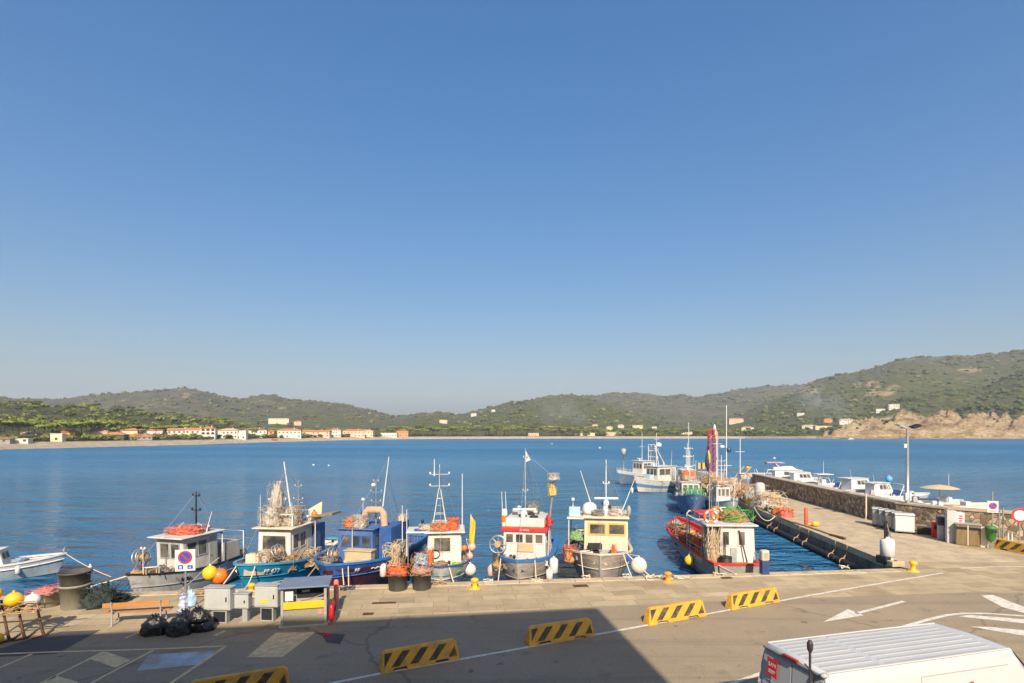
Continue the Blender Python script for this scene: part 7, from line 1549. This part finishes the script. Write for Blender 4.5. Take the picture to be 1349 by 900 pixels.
# top rear bar with brake light
mb=MB(); mb.tube([(.07,-.8,2.33),(.06,.8,2.33)],.03,8); mb.build('rear_roof_bar',mat('bar_grey',(.2,.2,.21),(.14,.14,.15),3,.4),t)
MB().box(.0,.07,-.2,.2,2.365,2.41).build('brake_light',MATS['tail_red'],t,.01)
MB().box(-.03,.03,-.86,.86,.34,.5).build('bumper',rubber,t,.02)
mb=MB(); mb.tube([(.05,-.62,2.3),(-.02,-.6,1.9),(-.03,-.6,1.5)],.018,6); mb.tube([(-.03,-.6,2.05),(-.04,-.9,1.6)],.014,5); mb.build('rear_wiper',blackm,t)
MB().ball((.1,-.8,2.36),(.09,.07,.05)).build('rear_camera',greyp,t)
# logos on door
Md=Matrix.Translation((.045,.5,1.98))@Matrix.Rotation(rad(-90),4,'Z')@Matrix.Rotation(rad(90-5),4,'X')
q=[(-.16,-.2),(0,-.17),(.16,-.2),(.135,0),(.16,.2),(0,.17),(-.16,.2),(-.135,0)]
MB().prism(q,.03,.036,0,Md).build('red_logo',redS,t)
text_mesh('SAN',.12,Md@Matrix.Translation((0,.055,.037)),whiteS,'logo_lettering',t,.001); mb=MB(); mb.M=Md; mb.box(-.09,.1,-.08,-.05,.0365,.038); mb.box(-.1,.07,-.12,-.1,.0365,.038); mb.build('logo_lines',whiteS,t).name='logo_underline'
Mc=Matrix.Translation((.0,.52,1.35))@Matrix.Rotation(rad(-90),4,'Z')@Matrix.Rotation(rad(90),4,'X'); mb=MB(); mb.torus((0,0,.018),.36,.006,M=None,n=36,k=4); mb.M=Mc; mb2=MB(); mb2.M=Mc; mb2.torus((0,0,.018),.36,.008,n=40,k=4); mb2.build('round_emblem',greyp,t)
text_mesh('LO',.22,Mc@Matrix.Translation((-.12,.12,.018)),blueS,'logo_lettering',t,.001); MB().prism([(.08,.08),(.22,.08),(.24,.26),(.19,.18),(.15,.3),(.11,.18),(.06,.26)],.018,.022,0,Mc).build('crown_emblem',blueS,t)
# near side: sliding door line, logos, wheels
for x,z in ((1.6,1.62),(3.6,1.72)):
    mb=MB(); mb.M=Matrix.Translation((x,-.975,z))@Matrix.Rotation(rad(90),4,'X'); mb.prism([(-.16,-.2),(.16,-.2),(.03,.2),(-.02,.2)],0,.006); mb.build('red_side_mark',redS,t)
mb=MB()
for pts in ([(2.35,-.975,1.62),(2.35,-.905,2.12),(4.7,-.905,2.12)],[(2.35,-.995,1.62),(2.35,-1.008,1.2),(2.35,-1.008,.6)]): mb.tube(pts,.008,4)
mb.build('door_seam',greyp,t)
for x in (.95,4.9):
    for s in (-1,1):
        M=Matrix.Translation((x,s*.9,.33))@Matrix.Rotation(rad(90),4,'X'); mb=MB(); mb.M=M; mb.lathe((0,0,-.11),[(.2,0),(.31,0),(.335,.03),(.335,.19),(.31,.22),(.2,.22)],24); w_=mb.build('wheel',rubber,t); mb=MB(); mb.M=M; mb.lathe((0,0,-.1),[(0,.0),(.2,.02),(.2,.18),(0,.2)],16); mb.build('rim',steel,w_)
for s in (-1,1): MB().cbox((5.3,s*1.12,1.45),(.12,.2,.28)).build('wing_mirror',blackm,t,.03)
MB().add([(5.0,-.8,2.3),(5.0,.8,2.3),(5.53,.88,1.72),(5.53,-.88,1.72)],[(0,3,2,1)]).build('windscreen',glass,t).location=(.02,0,.02)
p=V((5.48,10.05,0)); t=thing('marker_post','thin dark post with a paddle head beside the back of the white van','post',p); MB().tube([(0,0,0),(0,0,3.0)],.022,8).build('post_shaft',mat('plum_metal',(.05,.035,.05),(.035,.025,.035),3,.5),t); MB().lathe((0,0,2.96),[(.025,0),(.05,.05),(.055,.16),(.03,.22),(0,.23)],10).build('post_head',MATS['plum_metal'],t); MB().tube([(-.1,0,2.75),(.02,-.02,2.62),(.1,0,2.55)],.014,5).build('side_twig',MATS['plum_metal'],t)

# ---------- thin smoke on the hillsides ----------
def smoke(label,px,py,w,h,Y,lean,dens):
    m=bpy.data.materials.new('thin_smoke'); m.use_nodes=True; nt=m.node_tree; L=nt.links; nt.nodes.remove(nt.nodes['Principled BSDF'])
    v=nn(nt,'ShaderNodeVolumePrincipled'); v.inputs['Color'].default_value=(.75,.82,.95,1); L.new(v.outputs[0],nt.nodes['Material Output'].inputs['Volume'])
    tc=nn(nt,'ShaderNodeTexCoord'); ln=nn(nt,'ShaderNodeVectorMath',operation='LENGTH'); mp=nn(nt,'ShaderNodeMapping'); mp.inputs['Scale'].default_value=(1/w,1/w,1/h); L.new(tc.outputs['Object'],mp.inputs[0]); L.new(mp.outputs[0],ln.inputs[0])
    r=nn(nt,'ShaderNodeMapRange'); r.inputs[1].default_value=.15; r.inputs[2].default_value=.95; r.inputs[3].default_value=1; r.inputs[4].default_value=0; L.new(ln.outputs['Value'],r.inputs[0])
    n=nn(nt,'ShaderNodeTexNoise'); n.inputs['Scale'].default_value=3/w; n.inputs['Detail'].default_value=4; L.new(tc.outputs['Object'],n.inputs['Vector'])
    r2=nn(nt,'ShaderNodeMapRange'); r2.inputs[1].default_value=.4; r2.inputs[2].default_value=.7; r2.inputs[4].default_value=dens; L.new(n.outputs[0],r2.inputs[0])
    mu=nn(nt,'ShaderNodeMath',operation='MULTIPLY'); L.new(r.outputs[0],mu.inputs[0]); L.new(r2.outputs[0],mu.inputs[1]); L.new(mu.outputs[0],v.inputs['Density'])
    p=A(px,py,Y); mb=MB(); mb.ball((0,0,0),(w,w,h)); o=mb.build('smoke',m,None,0,p); o.rotation_euler=(0,rad(lean),0); struct(o,'stuff'); tag(o,label,'smoke')
smoke('thin blue grey smoke drifting over the slope above the cluster of houses',1078,530,75,40,1050,35,.009)
smoke('faint smoke rising from the pine wood below the central hill',738,545,75,48,1000,25,.006)
